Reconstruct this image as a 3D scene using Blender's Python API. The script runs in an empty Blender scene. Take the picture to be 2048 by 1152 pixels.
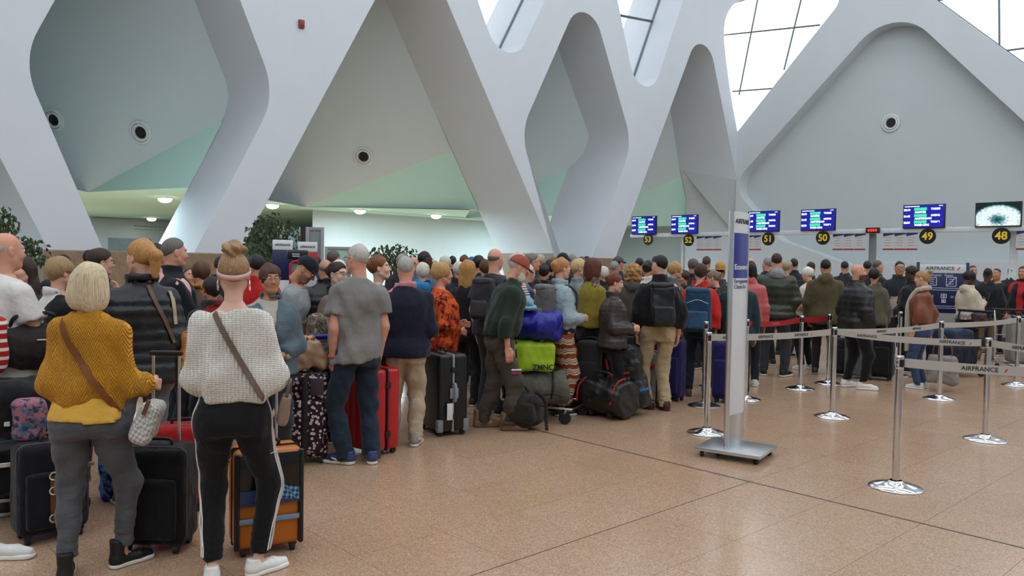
import bpy, bmesh, math, random
import numpy as np
from mathutils import Vector, Matrix, Euler
rnd = random.Random(7)
S = bpy.context.scene
C = S.collection

# ---------------------------------------------------------------- camera
F_PX, CAM_H, HOR_Y, TILT = 1550.0, 1.66, 527.0, 0.017
ROLL = math.atan(TILT)
PITCH = math.atan((576 - HOR_Y) * math.cos(ROLL) / F_PX)
cam = bpy.data.cameras.new('camera'); cam.sensor_width = 36; cam.lens = F_PX / 2048 * 36
cam.clip_end = 300
camo = bpy.data.objects.new('camera', cam); C.objects.link(camo)
camo.matrix_world = Matrix.Translation((0, 0, CAM_H)) @ Matrix.Rotation(math.pi / 2 - PITCH, 4, 'X') @ Matrix.Rotation(ROLL, 4, 'Z')
S.camera = camo
# ---------------------------------------------------------------- world: bright overcast daylight
wd = bpy.data.worlds.new('overcast'); S.world = wd; wd.use_nodes = True
bg = wd.node_tree.nodes['Background']; bg.inputs[0].default_value = (0.90, 0.955, 1.0, 1); bg.inputs[1].default_value = 1.9
S.view_settings.view_transform = 'Standard'; S.view_settings.look = 'None'
S.view_settings.exposure = 0.22; S.cycles.max_bounces = 5; S.cycles.diffuse_bounces = 3; S.cycles.glossy_bounces = 2; S.cycles.use_adaptive_sampling = True; S.cycles.adaptive_threshold = 0.05; S.cycles.caustics_reflective = False; S.cycles.caustics_refractive = False; S.view_settings.gamma = 1.0; S.view_settings.use_curve_mapping = False

def ray(px, py):
    x = (px - 1024) / F_PX; y = -(py - 576) / F_PX
    c, s = math.cos(ROLL), math.sin(ROLL)
    xr, yr = x * c - y * s, x * s + y * c
    cp, sp = math.cos(PITCH), math.sin(PITCH)
    return Vector((xr, cp + yr * sp, -sp + yr * cp))
def gnd(px, py, z=0.0):
    d = ray(px, py); return Vector((0, 0, CAM_H)) + d * ((z - CAM_H) / d.z)
def atY(px, py, Y):
    d = ray(px, py); return Vector((0, 0, CAM_H)) + d * (Y / d.y)
def on_plane(px, py, p0, n):
    d = ray(px, py); o = Vector((0, 0, CAM_H))
    return o + d * ((p0 - o).dot(n) / d.dot(n))

# ---------------------------------------------------------------- materials
MATS = {}
def hexc(c):
    if isinstance(c, str):
        c = c.lstrip('#'); c = [int(c[i:i + 2], 16) / 255 for i in (0, 2, 4)]
        return tuple((v / 12.92 if v <= .04045 else ((v + .055) / 1.055) ** 2.4) for v in c)
    return tuple(c)
class NT:
    def __init__(s, name):
        s.m = bpy.data.materials.new(name); s.m.use_nodes = True
        s.t = s.m.node_tree; s.b = s.t.nodes['Principled BSDF']; s.out = s.t.nodes['Material Output']
    def n(s, typ, **kw):
        nd = s.t.nodes.new(typ)
        for k, v in kw.items(): setattr(nd, k, v)
        return nd
    def l(s, a, b): s.t.links.new(a, b)
    def math(s, op, a, b=None, c=None):
        nd = s.n('ShaderNodeMath', operation=op)
        for i, v in enumerate((a, b, c)):
            if v is None: continue
            if isinstance(v, (int, float)): nd.inputs[i].default_value = v
            else: s.l(v, nd.inputs[i])
        return nd.outputs[0]
    def mix(s, f, a, b):
        nd = s.n('ShaderNodeMix', data_type='RGBA')
        for sock, v in ((nd.inputs[0], f), (nd.inputs[6], a), (nd.inputs[7], b)):
            if isinstance(v, (int, float)): sock.default_value = v
            elif isinstance(v, tuple): sock.default_value = (*v[:3], 1)
            else: s.l(v, sock)
        return nd.outputs[2]
    def co(s, kind='Object', scale=None, rot=None):
        if kind == 'Pos': o = s.n('ShaderNodeNewGeometry').outputs['Position']
        else: o = s.n('ShaderNodeTexCoord').outputs[kind]
        if scale is not None or rot is not None:
            mp = s.n('ShaderNodeMapping')
            if scale is not None: mp.inputs['Scale'].default_value = scale
            if rot is not None: mp.inputs['Rotation'].default_value = rot
            s.l(o, mp.inputs[0]); o = mp.outputs[0]
        return o
    def noise(s, vec, scale, detail=3, rough=.55, out='Fac'):
        nd = s.n('ShaderNodeTexNoise'); nd.inputs['Scale'].default_value = scale
        nd.inputs['Detail'].default_value = detail; nd.inputs['Roughness'].default_value = rough
        s.l(vec, nd.inputs['Vector']); return nd.outputs[out]
    def ramp(s, f, stops):
        nd = s.n('ShaderNodeValToRGB'); cr = nd.color_ramp
        while len(cr.elements) < len(stops): cr.elements.new(.5)
        for e, (p, c) in zip(cr.elements, stops): e.position = p; e.color = (*c[:3], 1)
        s.l(f, nd.inputs[0]); return nd.outputs[0]
    def bump(s, h, strength, dist=.01):
        nd = s.n('ShaderNodeBump'); nd.inputs['Strength'].default_value = strength; nd.inputs['Distance'].default_value = dist
        s.l(h, nd.inputs['Height']); s.l(nd.outputs[0], s.b.inputs['Normal'])
    def set(s, rough=.6, metal=0., spec=.5, col=None):
        s.b.inputs['Roughness'].default_value = rough; s.b.inputs['Metallic'].default_value = metal
        s.b.inputs['Specular IOR Level'].default_value = spec
        if col is not None:
            if isinstance(col, tuple): s.b.inputs['Base Color'].default_value = (*col[:3], 1)
            else: s.l(col, s.b.inputs['Base Color'])
def plain(col, rough=.5, metal=0., spec=.5, emit=0., name=None, var=.06, bump=0., bscale=200):
    key = ('plain', col, rough, metal, spec, emit, var, bump, bscale)
    if key in MATS: return MATS[key]
    c = hexc(col); t = NT(name or 'plain_material')
    if var:
        v = t.co('Object'); f = t.noise(v, 9, 2)
        cc = t.mix(f, tuple(x * (1 - var * 2) for x in c), tuple(min(1, x * (1 + var * 2)) for x in c))
        t.set(rough, metal, spec, cc)
        if bump: t.bump(t.noise(v, bscale, 2), bump, .004)
    else: t.set(rough, metal, spec, c)
    if emit:
        t.b.inputs['Emission Color'].default_value = (*c, 1); t.b.inputs['Emission Strength'].default_value = emit
    MATS[key] = t.m; return t.m
def cloth(col, kind='plain', col2=None, scale=1.):
    key = ('cloth', col, kind, col2, scale)
    if key in MATS: return MATS[key]
    c = hexc(col); c2 = hexc(col2) if col2 else tuple(x * .6 for x in c)
    t = NT('cloth_' + kind); v = t.co('Object'); rough, spec = .85, .25
    def sep(): 
        s = t.n('ShaderNodeSeparateXYZ'); t.l(v, s.inputs[0]); return s.outputs
    soft = t.noise(v, 7, 2)
    base = t.mix(soft, tuple(x * .82 for x in c), tuple(min(1, x * 1.15) for x in c))
    if kind == 'plain':
        t.bump(t.math('ADD', t.noise(t.co('Object', (1, 1, .7)), 11, 2), t.math('MULTIPLY', t.noise(v, 60, 1), .12)), .55, .035)
    elif kind == 'knit':
        w = t.n('ShaderNodeTexWave', bands_direction='X'); w.inputs['Scale'].default_value = 17 * scale
        w.inputs['Distortion'].default_value = 1.2; w.inputs['Detail'].default_value = 2; w.inputs['Detail Scale'].default_value = 1.5
        t.l(v, w.inputs['Vector'])
        w2 = t.n('ShaderNodeTexWave', bands_direction='Z'); w2.inputs['Scale'].default_value = 34 * scale; w2.inputs['Distortion'].default_value = 2
        t.l(v, w2.inputs['Vector'])
        h = t.math('ADD', w.outputs['Fac'], t.math('MULTIPLY', w2.outputs['Fac'], .35))
        base = t.mix(w.outputs['Fac'], tuple(x * .86 for x in c), base); t.bump(h, .75, .011); rough = .95
    elif kind == 'cable':
        x_, y_, z_ = sep(); col_ = t.math('PINGPONG', x_, .05)
        ch = t.math('SINE', t.math('MULTIPLY', t.math('ADD', t.math('ADD', z_, t.math('MULTIPLY', t.math('ABSOLUTE', t.math('SUBTRACT', col_, .025)), 2.2)), t.math('MULTIPLY', soft, .10)), 260))
        f = t.math('MULTIPLY_ADD', ch, .5, .5)
        base = t.mix(f, tuple(x * .74 for x in c), base); t.bump(f, .9, .013); rough = .95
    elif kind == 'denim':
        f = t.noise(t.co('Object', (1, 1, .35)), 10, 5)
        base = t.mix(f, tuple(x * .6 for x in c), tuple(min(1, x * 1.5) for x in c)); t.bump(t.math('ADD', t.noise(t.co('Object', (1, 1, 1.4)), 13, 2), t.math('MULTIPLY', t.noise(v, 90, 1), .10)), .5, .030)
    elif kind == 'stripe':
        z = sep()[2]; f = t.math('GREATER_THAN', t.math('FRACT', t.math('MULTIPLY', z, 38 * scale)), .62)
        base = t.mix(f, base, c2)
    elif kind == 'floral':
        vo = t.n('ShaderNodeTexVoronoi', feature='F1'); vo.inputs['Scale'].default_value = 26 * scale; t.l(v, vo.inputs['Vector'])
        d = vo.outputs['Distance']; ring = t.math('LESS_THAN', t.math('ABSOLUTE', t.math('SUBTRACT', d, .24)), .13)
        base = t.mix(ring, base, c2); rough = .5
    elif kind == 'swirl':
        n1 = t.noise(v, 9 * scale, 5, .65); f = t.ramp(n1, [(.40, (0, 0, 0)), (.50, (1, 1, 1)), (.57, (1, 1, 1)), (.64, (0, 0, 0))])
        n2 = t.noise(v, 17 * scale, 4, .6); g = t.ramp(n2, [(.5, (0, 0, 0)), (.6, (1, 1, 1))])
        base = t.mix(f, base, c2); base = t.mix(g, base, tuple(x * .35 for x in c))
    elif kind == 'zigzag':
        x, y, z = sep()
        zz = t.math('ADD', z, t.math('MULTIPLY', t.math('PINGPONG', x, .02), 1.0))
        f = t.math('FRACT', t.math('MULTIPLY', zz, 9.0))
        base = t.ramp(f, [(0, hexc('#7a3a1e')), (.22, hexc('#a85a30')), (.3, hexc('#d8c4b0')), (.42, hexc('#3a2018')), (.5, hexc('#c9a78f')), (.62, hexc('#8a8078')), (.74, hexc('#e0d2c4')), (.8, hexc('#8a4520'))])
        nd = [n for n in t.t.nodes if n.type == 'VALTORGB'][-1]; nd.color_ramp.interpolation = 'CONSTANT'
    elif kind == 'check':
        ck = t.n('ShaderNodeTexChecker'); ck.inputs['Scale'].default_value = 55 * scale; t.l(t.co('Object', None, (0, .6, .3)), ck.inputs['Vector'])
        base = t.mix(ck.outputs['Fac'], c, c2); rough = .5
    elif kind == 'camo':
        f = t.ramp(t.noise(v, 11 * scale, 4), [(.45, (0, 0, 0)), (.55, (1, 1, 1))]); base = t.mix(f, base, c2)
    elif kind == 'shine':
        rough, spec = .38, .45; t.bump(t.noise(v, 22, 2), .3, .012)
    elif kind == 'leather':
        rough, spec = .45, .5; t.bump(t.noise(v, 45, 4), .25, .008)
    t.set(rough, 0, spec, base)
    if kind in ('plain', 'knit', 'cable', 'denim'): t.b.inputs['Sheen Weight'].default_value = .12
    MATS[key] = t.m; return t.m
def skin_mat(col):
    key = ('skin', col)
    if key in MATS: return MATS[key]
    c = hexc(col); t = NT('skin'); v = t.co('Object')
    f = t.noise(v, 14, 3)
    base = t.mix(f, (c[0] * .92, c[1] * .84, c[2] * .82), (min(1, c[0] * 1.05), c[1] * 1.05, c[2] * 1.05))
    a = t.n('ShaderNodeAttribute', attribute_name='paint')
    base = t.mix(a.outputs['Alpha'], base, a.outputs['Color'])
    t.set(.5, 0, .4, base)
    MATS[key] = t.m; return t.m
def hair_mat(col, curly=False):
    key = ('hair', col, curly)
    if key in MATS: return MATS[key]
    c = hexc(col); t = NT('hair')
    v = t.co('Object', (1, 1, .55) if curly else (1, 1, .07))
    f = t.noise(v, 170 if not curly else 110, 3, .6)
    f2 = t.ramp(f, [(.30, tuple(x * .55 for x in c)), (.5, c), (.72, tuple(min(1, x * 1.3) for x in c))])
    t.set(.5, 0, .35, f2); t.bump(f, .7, .006)
    MATS[key] = t.m; return t.m
chrome = None
def metal(col=(.72, .73, .75), rough=.14):
    return plain(col, rough, 1.0, .5, var=0, name='polished_metal')

# ---------------------------------------------------------------- mesh helpers
def link(o, parent=None):
    C.objects.link(o)
    if parent is not None: o.parent = parent
    return o
def obj(name, mesh, mat=None, parent=None, loc=None, rot=None):
    o = bpy.data.objects.new(name, mesh)
    if mat is not None:
        mats = mat if isinstance(mat, (list, tuple)) else [mat]
        if len(mesh.materials) == 0:
            for m in mats: mesh.materials.append(m)
        elif list(mesh.materials) != list(mats):
            for i, m in enumerate(mats):
                o.material_slots[i].link = 'OBJECT'; o.material_slots[i].material = m
    link(o, parent)
    if loc is not None: o.location = loc
    if rot is not None: o.rotation_euler = rot
    return o
LABELS = {}
def tag(o, label, cat, group=None, kind=None):
    if label: o['label'] = label
    if cat: o['category'] = cat
    if group: o['group'] = group
    if kind: o['kind'] = kind
    return o
def empty(name, loc=(0, 0, 0), rz=0., label=None, cat=None, group=None):
    o = bpy.data.objects.new(name, None); C.objects.link(o); o.location = loc; o.rotation_euler = (0, 0, rz)
    o.empty_display_size = .2
    return tag(o, label, cat, group)
def pyd(name, verts, faces, smooth=False):
    m = bpy.data.meshes.new(name); m.from_pydata([tuple(v) for v in verts], [], faces); m.validate()
    if smooth: m.polygons.foreach_set('use_smooth', [True] * len(m.polygons))
    m.update(); return m
def npmesh(name, V, Q, smooth=True):
    m = bpy.data.meshes.new(name); n = len(V); k = len(Q)
    m.vertices.add(n); m.vertices.foreach_set('co', np.ascontiguousarray(V, np.float32).ravel())
    w = Q.shape[1]
    m.loops.add(k * w); m.loops.foreach_set('vertex_index', np.ascontiguousarray(Q, np.int32).ravel())
    m.polygons.add(k); m.polygons.foreach_set('loop_start', np.arange(k, dtype=np.int32) * w)
    m.polygons.foreach_set('use_smooth', np.full(k, smooth, dtype=bool))
    m.update(calc_edges=True); return m
class BM:
    """collects shapes into one mesh"""
    def __init__(s): s.b = bmesh.new()
    def box(s, cx, cy, cz, sx, sy, sz, bev=0., seg=2, M=None, taper=None):
        r = bmesh.ops.create_cube(s.b, size=1); vs = r['verts']
        for v in vs:
            v.co.x *= sx; v.co.y *= sy; v.co.z *= sz
            if taper and v.co.z > 0: v.co.x *= taper[0]; v.co.y *= taper[1]
        if bev:
            es = list({e for v in vs for e in v.link_edges})
            r2 = bmesh.ops.bevel(s.b, geom=es, offset=bev, segments=seg, affect='EDGES', profile=.5)
            vs = list({v for f in r2['faces'] for v in f.verts} | {v for v in vs if v.is_valid})
            vs = s._island(vs)
        T = Matrix.Translation((cx, cy, cz))
        if M is not None: T = M @ T
        bmesh.ops.transform(s.b, matrix=T, verts=vs)
        return s
    def _island(s, vs):
        seen = set(vs); st = list(vs)
        while st:
            v = st.pop()
            for e in v.link_edges:
                o = e.other_vert(v)
                if o not in seen: seen.add(o); st.append(o)
        return list(seen)
    def cyl(s, p, q, r, r2=None, seg=16, caps=True):
        p, q = Vector(p), Vector(q); d = q - p; L = d.length
        if L < 1e-6: return s
        M = Matrix.Translation((p + q) / 2) @ d.to_track_quat('Z', 'Y').to_matrix().to_4x4()
        bmesh.ops.create_cone(s.b, cap_ends=caps, segments=seg, radius1=r, radius2=r if r2 is None else r2, depth=L, matrix=M); return s
    def sph(s, c, r, sc=(1, 1, 1), seg=12, M=None):
        T = Matrix.Translation(c) @ Matrix.Diagonal((*sc, 1))
        if M is not None: T = M @ T
        bmesh.ops.create_uvsphere(s.b, u_segments=seg, v_segments=max(6, seg // 2 + 2), radius=r, matrix=T); return s
    def tube(s, pts, r, seg=8, closed=False):
        V, Fc = tube_geo([Vector(p) for p in pts], r, seg, closed)
        vs = [s.b.verts.new(v) for v in V]
        for f in Fc:
            try: s.b.faces.new([vs[i] for i in f])
            except ValueError: pass
        return s
    def lathe(s, prof, seg=32, M=None):
        V = []; n = len(prof)
        for i in range(seg):
            a = 2 * math.pi * i / seg
            for r, z in prof: V.append(Vector((r * math.cos(a), r * math.sin(a), z)))
        if M is not None: V = [M @ v for v in V]
        vs = [s.b.verts.new(v) for v in V]
        for i in range(seg):
            j = (i + 1) % seg
            for k in range(n - 1):
                try: s.b.faces.new((vs[i * n + k], vs[j * n + k], vs[j * n + k + 1], vs[i * n + k + 1]))
                except ValueError: pass
        return s
    def poly(s, pts):
        vs = [s.b.verts.new(p) for p in pts]; s.b.faces.new(vs); return s
    def prism(s, pts, d):
        """pts: ring of Vectors; d: extrusion Vector"""
        d = Vector(d); a = [s.b.verts.new(p) for p in pts]; c = [s.b.verts.new(Vector(p) + d) for p in pts]; n = len(pts)
        s.b.faces.new(a); s.b.faces.new(c[::-1])
        for i in range(n): s.b.faces.new((a[i], c[i], c[(i + 1) % n], a[(i + 1) % n]))
        return s
    def mesh(s, name='mesh', smooth=False, angle=None):
        bmesh.ops.remove_doubles(s.b, verts=s.b.verts, dist=1e-5)
        bmesh.ops.recalc_face_normals(s.b, faces=s.b.faces)
        m = bpy.data.meshes.new(name)
        if smooth:
            for f in s.b.faces: f.smooth = True
            for e in s.b.edges:
                if len(e.link_faces) == 2 and e.calc_face_angle(0) > (angle or .7): e.smooth = False
        s.b.to_mesh(m); s.b.free(); return m
    def build(s, name, mat, parent=None, smooth=True, loc=None, rot=None):
        return obj(name, s.mesh(name, smooth), mat, parent, loc, rot)
def tube_geo(P, r, seg=8, closed=False):
    n = len(P); V = []; Fc = []; up = None
    rr = r if isinstance(r, (list, tuple)) else [r] * n
    for i in range(n):
        a = P[(i - 1) % n] if (closed or i > 0) else P[i]
        b = P[(i + 1) % n] if (closed or i < n - 1) else P[i]
        t = (b - a)
        t = t.normalized() if t.length > 1e-9 else Vector((0, 0, 1))
        if up is None:
            up = Vector((0, 0, 1)) if abs(t.z) < .9 else Vector((1, 0, 0))
        x = t.cross(up)
        if x.length < 1e-6: x = t.orthogonal()
        x.normalize(); y = t.cross(x).normalized(); up = -y if False else x.cross(t)
        for k in range(seg):
            an = 2 * math.pi * k / seg
            V.append(P[i] + x * (rr[i] * math.cos(an)) + y * (rr[i] * math.sin(an)))
    m = n if closed else n - 1
    for i in range(m):
        for k in range(seg):
            j = (i + 1) % n; k2 = (k + 1) % seg
            Fc.append((i * seg + k, i * seg + k2, j * seg + k2, j * seg + k))
    if not closed:
        Fc.append(tuple(range(seg))[::-1]); Fc.append(tuple((n - 1) * seg + k for k in range(seg)))
    return V, Fc
def smooth_path(P, n=8):
    P = [Vector(p) for p in P]; out = []
    for i in range(len(P) - 1):
        p0 = P[max(i - 1, 0)]; p1 = P[i]; p2 = P[i + 1]; p3 = P[min(i + 2, len(P) - 1)]
        for k in range(n):
            t = k / n
            out.append(.5 * ((2 * p1) + (p2 - p0) * t + (2 * p0 - 5 * p1 + 4 * p2 - p3) * t * t + (3 * p1 - p0 - 3 * p2 + p3) * t ** 3))
    out.append(P[-1]); return out
def ribbon(P, W, thick=.003):
    """flat band along path P, W(i) = width vectors; closed thin box strip"""
    V = []; Fc = []; n = len(P)
    for i, p in enumerate(P):
        w = W[i]; t = (P[min(i + 1, n - 1)] - P[max(i - 1, 0)]).normalized(); nn = t.cross(w).normalized() * (thick / 2)
        V += [p - w / 2 - nn, p + w / 2 - nn, p + w / 2 + nn, p - w / 2 + nn]
    for i in range(n - 1):
        for k in range(4):
            k2 = (k + 1) % 4; Fc.append((i * 4 + k, i * 4 + k2, i * 4 + 4 + k2, i * 4 + 4 + k))
    Fc.append((3, 2, 1, 0)); Fc.append(tuple((n - 1) * 4 + k for k in range(4)))
    return V, Fc
TXT = {}
def text_obj(txt, size, mat, parent, M, name='lettering', align='CENTER', depth=.0008, bold=0.):
    key = (txt, size, align, depth, bold)
    if key not in TXT:
        cu = bpy.data.curves.new('lettering', 'FONT'); cu.body = txt; cu.size = size; cu.align_x = align; cu.align_y = 'CENTER'
        cu.extrude = depth; cu.offset = bold; cu.resolution_u = 3
        to = bpy.data.objects.new('tmp', cu); C.objects.link(to)
        dg = bpy.context.evaluated_depsgraph_get(); me = bpy.data.meshes.new_from_object(to.evaluated_get(dg))
        bpy.data.objects.remove(to); bpy.data.curves.remove(cu); TXT[key] = me
    me = TXT[key].copy(); me.materials.clear()
    o = obj(name, me, mat, parent); o.matrix_local = M
    return o
def curve_fill(loops, depth, name):
    """2-D region (outer loop + holes) extruded; local x,y in plane, z from 0 to depth"""
    cu = bpy.data.curves.new(name, 'CURVE'); cu.dimensions = '2D'; cu.fill_mode = 'BOTH'; cu.extrude = depth / 2
    for lp in loops:
        sp = cu.splines.new('POLY'); sp.points.add(len(lp) - 1); sp.use_cyclic_u = True
        for q, (x, y) in zip(sp.points, lp): q.co = (x, y, 0, 1)
    to = bpy.data.objects.new('tmp', cu); C.objects.link(to)
    dg = bpy.context.evaluated_depsgraph_get(); me = bpy.data.meshes.new_from_object(to.evaluated_get(dg))
    bpy.data.objects.remove(to); bpy.data.curves.remove(cu)
    me.transform(Matrix.Translation((0, 0, depth / 2))); me.materials.clear(); me.name = name
    return me
def fillet(pts, rad, seg=14):
    out = []; n = len(pts)
    for i in range(n):
        p = Vector(pts[i]); a = Vector(pts[i - 1]); b = Vector(pts[(i + 1) % n])
        r = rad[i] if isinstance(rad, (list, tuple)) else rad
        if r <= 0: out.append(tuple(p)); continue
        u = (a - p).normalized(); v = (b - p).normalized()
        ang = u.angle(v); t = r / math.tan(ang / 2)
        t = min(t, (a - p).length * .48, (b - p).length * .48); r = t * math.tan(ang / 2)
        bis = (u + v).normalized(); c = p + bis * (r / math.sin(ang / 2))
        s = p + u * t - c; e = p + v * t - c
        a0 = math.atan2(s.y, s.x); a1 = math.atan2(e.y, e.x); da = (a1 - a0 + math.pi) % (2 * math.pi) - math.pi
        for k in range(seg + 1):
            an = a0 + da * k / seg; out.append((c.x + r * math.cos(an), c.y + r * math.sin(an)))
    return out
# ================================================================ the hall
EU = Vector((.736, .677, 0)).normalized()      # along the lattice wall
EN = Vector((-EU.y, EU.x, 0))                  # into the space behind it
W0 = Vector((-6.736, 14.22, 0))                # foot of the first V on the lattice wall
def WP(u, d, z): return W0 + EU * u + EN * d + Vector((0, 0, z))
def wuz(px, py, d=0.):
    p = on_plane(px, py, W0 + EN * d, EN) - W0
    return p.dot(EU), p.z
WM = Matrix(((EU.x, 0, EN.x, W0.x), (EU.y, 0, EN.y, W0.y), (0, 1, 0, 0), (0, 0, 0, 1)))   # x,y,z local -> u, z, d

def white_paint(name, col, bump=.12):
    t = NT(name); v = t.co('Pos'); f = t.noise(v, 1.3, 4)
    c = hexc(col); t.set(.75, 0, .3, t.mix(f, tuple(x * .95 for x in c), tuple(min(1, x * 1.03) for x in c)))
    t.bump(t.noise(v, 90, 3), bump, .006); return t.m
m_white = white_paint('white_painted_concrete', (.63, .665, .71))
m_vault = white_paint('grey_white_vault_plaster', (.62, .70, .71))
m_green = white_paint('green_lit_soffit', (.55, .80, .71))  # green cast of the glass-tinted light put into the paint colour
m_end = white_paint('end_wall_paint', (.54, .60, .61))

# ---- floor
def floor_material(name, joint=False):
    t = NT(name); v = t.co('Pos')
    vo = t.n('ShaderNodeTexVoronoi', feature='F1'); vo.inputs['Scale'].default_value = 150; t.l(v, vo.inputs['Vector'])
    chip = vo.outputs['Color']; sx = t.n('ShaderNodeSeparateColor'); t.l(chip, sx.inputs[0])
    base = t.ramp(sx.outputs[0], [(0, hexc('#ab8a72')), (.3, hexc('#c6a388')), (.62, hexc('#cdab91')), (.86, hexc('#dcc0a8')), (1, hexc('#b3957d'))])
    nd = [n for n in t.t.nodes if n.type == 'VALTORGB'][-1]; nd.color_ramp.interpolation = 'CONSTANT'
    big = t.noise(v, .9, 2); base = t.mix(t.math('MULTIPLY', big, .45), base, hexc('#a5835f'))
    oi = t.n('ShaderNodeObjectInfo')
    base = t.mix(t.math('MULTIPLY', oi.outputs['Random'], .16), base, hexc('#a3805f'))
    fine = t.noise(v, 190, 2); base = t.mix(t.math('MULTIPLY', fine, .22), base, hexc('#7a604e'))
    t.set(.2, 0, .42, base)
    r = t.math('MULTIPLY_ADD', t.noise(v, 3.2, 2), .20, .10); t.l(r, t.b.inputs['Roughness'])
    t.bump(t.noise(v, 2.2, 2), .03, .01)
    return t.m
m_floor = floor_material('polished_terrazzo')
m_joint = plain('#54463b', .5, name='floor_joint')
floor = obj('floor', pyd('floor', [(-60, -30, -.02), (60, -30, -.02), (60, 80, -.02), (-60, 80, -.02)], [(0, 1, 2, 3)]), plain('#8a7464', .45, name='grout_bed'))
tag(floor, 'polished brown terrazzo floor of the check-in hall', None, kind='structure')
TS = .625; U0, V0 = 5.41, 1.87            # tile grid read off the photo's joints (u along the lattice wall, v across)
cx0 = []
for iu in range(-40, 44):
    for iv in range(-40, 60):
        c = EU * (U0 + (iu + .5) * TS) + EN * (V0 + (iv + .5) * TS)
        if c.y < 2.2 or c.y > 30 or abs(c.x) > c.y * .72 + 1.5 : continue
        cx0.append((c.length, iu, iv, c))
cx0.sort(key=lambda q: q[0])
g = .0011
tm = BM().box(0, 0, -.01, TS - 2 * g, TS - 2 * g, .02, 0).mesh('tile')
rzt = math.atan2(EU.y, EU.x)
for _, iu, iv, c in cx0[:300]:
    obj('tile', tm, m_floor, floor, loc=(c.x, c.y, 0), rot=(0, 0, rzt))
vv, ff = [], []
for _, iu, iv, c in cx0[300:]:
    for sx, sy in ((-1, -1), (1, -1), (1, 1), (-1, 1)):
        p = c + EU * (sx * (TS / 2 - g)) + EN * (sy * (TS / 2 - g)); vv.append((p.x, p.y, 0))
    k = len(vv); ff.append((k - 4, k - 3, k - 2, k - 1))
tag(obj('tile_field', pyd('tile_field', vv, ff), m_floor, floor), None, None, kind='stuff')
def strip(name, a, b, w, z, mat, parent):
    d = (b - a).normalized(); s = Vector((-d.y, d.x, 0)) * w / 2
    return obj(name, pyd(name, [a - s + Vector((0, 0, z)), b - s + Vector((0, 0, z)), b + s + Vector((0, 0, z)), a + s + Vector((0, 0, z))], [(0, 1, 2, 3)]), mat, parent)
strip('expansion_joint', EU * U0 + EN * -8, EU * U0 + EN * 20, .020, .0012, m_joint, floor)
strip('expansion_joint', EU * -6 + EN * (V0 + 2 * TS), EU * 5.4 + EN * (V0 + 2 * TS), .006, .0012, m_joint, floor)

# ---- lattice wall
DEP = 2.3
zf = -.5
def line_to(px1, py1, px2, py2, ztarget):
    a = Vector(wuz(px1, py1)); b = Vector(wuz(px2, py2)); t = (ztarget - a.y) / (b.y - a.y); return tuple(a + (b - a) * t)
OPEN = {}
OPEN[1] = fillet([wuz(290, 695), wuz(552, 190), wuz(330, -396), wuz(43, 120)], [0, 1.35, .8, 1.35])
OPEN[2] = fillet([line_to(750, 0, 480, 505, zf), line_to(893, 0, 1108, 510, zf), wuz(830, -150)], [0, 0, .8])
OPEN[3] = fillet([wuz(1142, 640), wuz(1263.7, 286.5), wuz(1173, -36), wuz(1042, 263)], [0, 1.25, .75, 1.25])
OPEN[4] = fillet([line_to(1386, 94, 1275, 396, zf), line_to(1423, 100, 1467, 325, zf), wuz(1409, 30)], [0, 0, .75])
a0 = line_to(0, 315, 100, 505, zf); ap = wuz(-250, -160)
OPEN[0] = fillet([a0, ap, (ap[0] - 3.2, zf)], [0, .8, 0])
OPEN['w1'] = fillet([wuz(617, 62), wuz(780, -300), wuz(630, -660), wuz(470, -300)], [.75, .8, .8, .8])
OPEN['w2'] = fillet([wuz(1013, 165), wuz(1146, -120), wuz(1040, -400), wuz(913, -120)], [.72, .8, .8, .8])
OPEN['w3'] = fillet([wuz(1285, 250), wuz(1386, -60), wuz(1300, -300), wuz(1223, -60)], [.75, .8, .8, .8])
uc = wuz(1474, 300)[0]                       # corner with the end wall
ncurve = [wuz(x, y) for x, y in ((1475, 263), (1466, 215), (1458, 165), (1452, 118), (1448.5, 85), (1448, 62), (1450, 42), (1456, 24), (1466, 10), (1478, 2), (1484, -2))]
outer = [(-9, -1.5), (uc + .3, -1.5), (uc + .3, ncurve[0][1] - .25)] + ncurve + [(uc + .3, ncurve[-1][1]), (uc + .3, 15.5), (-9, 15.5)]
me = curve_fill([outer] + [OPEN[k] for k in (0, 1, 2, 3, 4, 'w1', 'w2', 'w3')], DEP, 'wall_left')
me.transform(WM)
wall_l = obj('wall_left', me, m_white); tag(wall_l, 'white concrete lattice wall of slanting struts and rounded openings', None, kind='structure')

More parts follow.
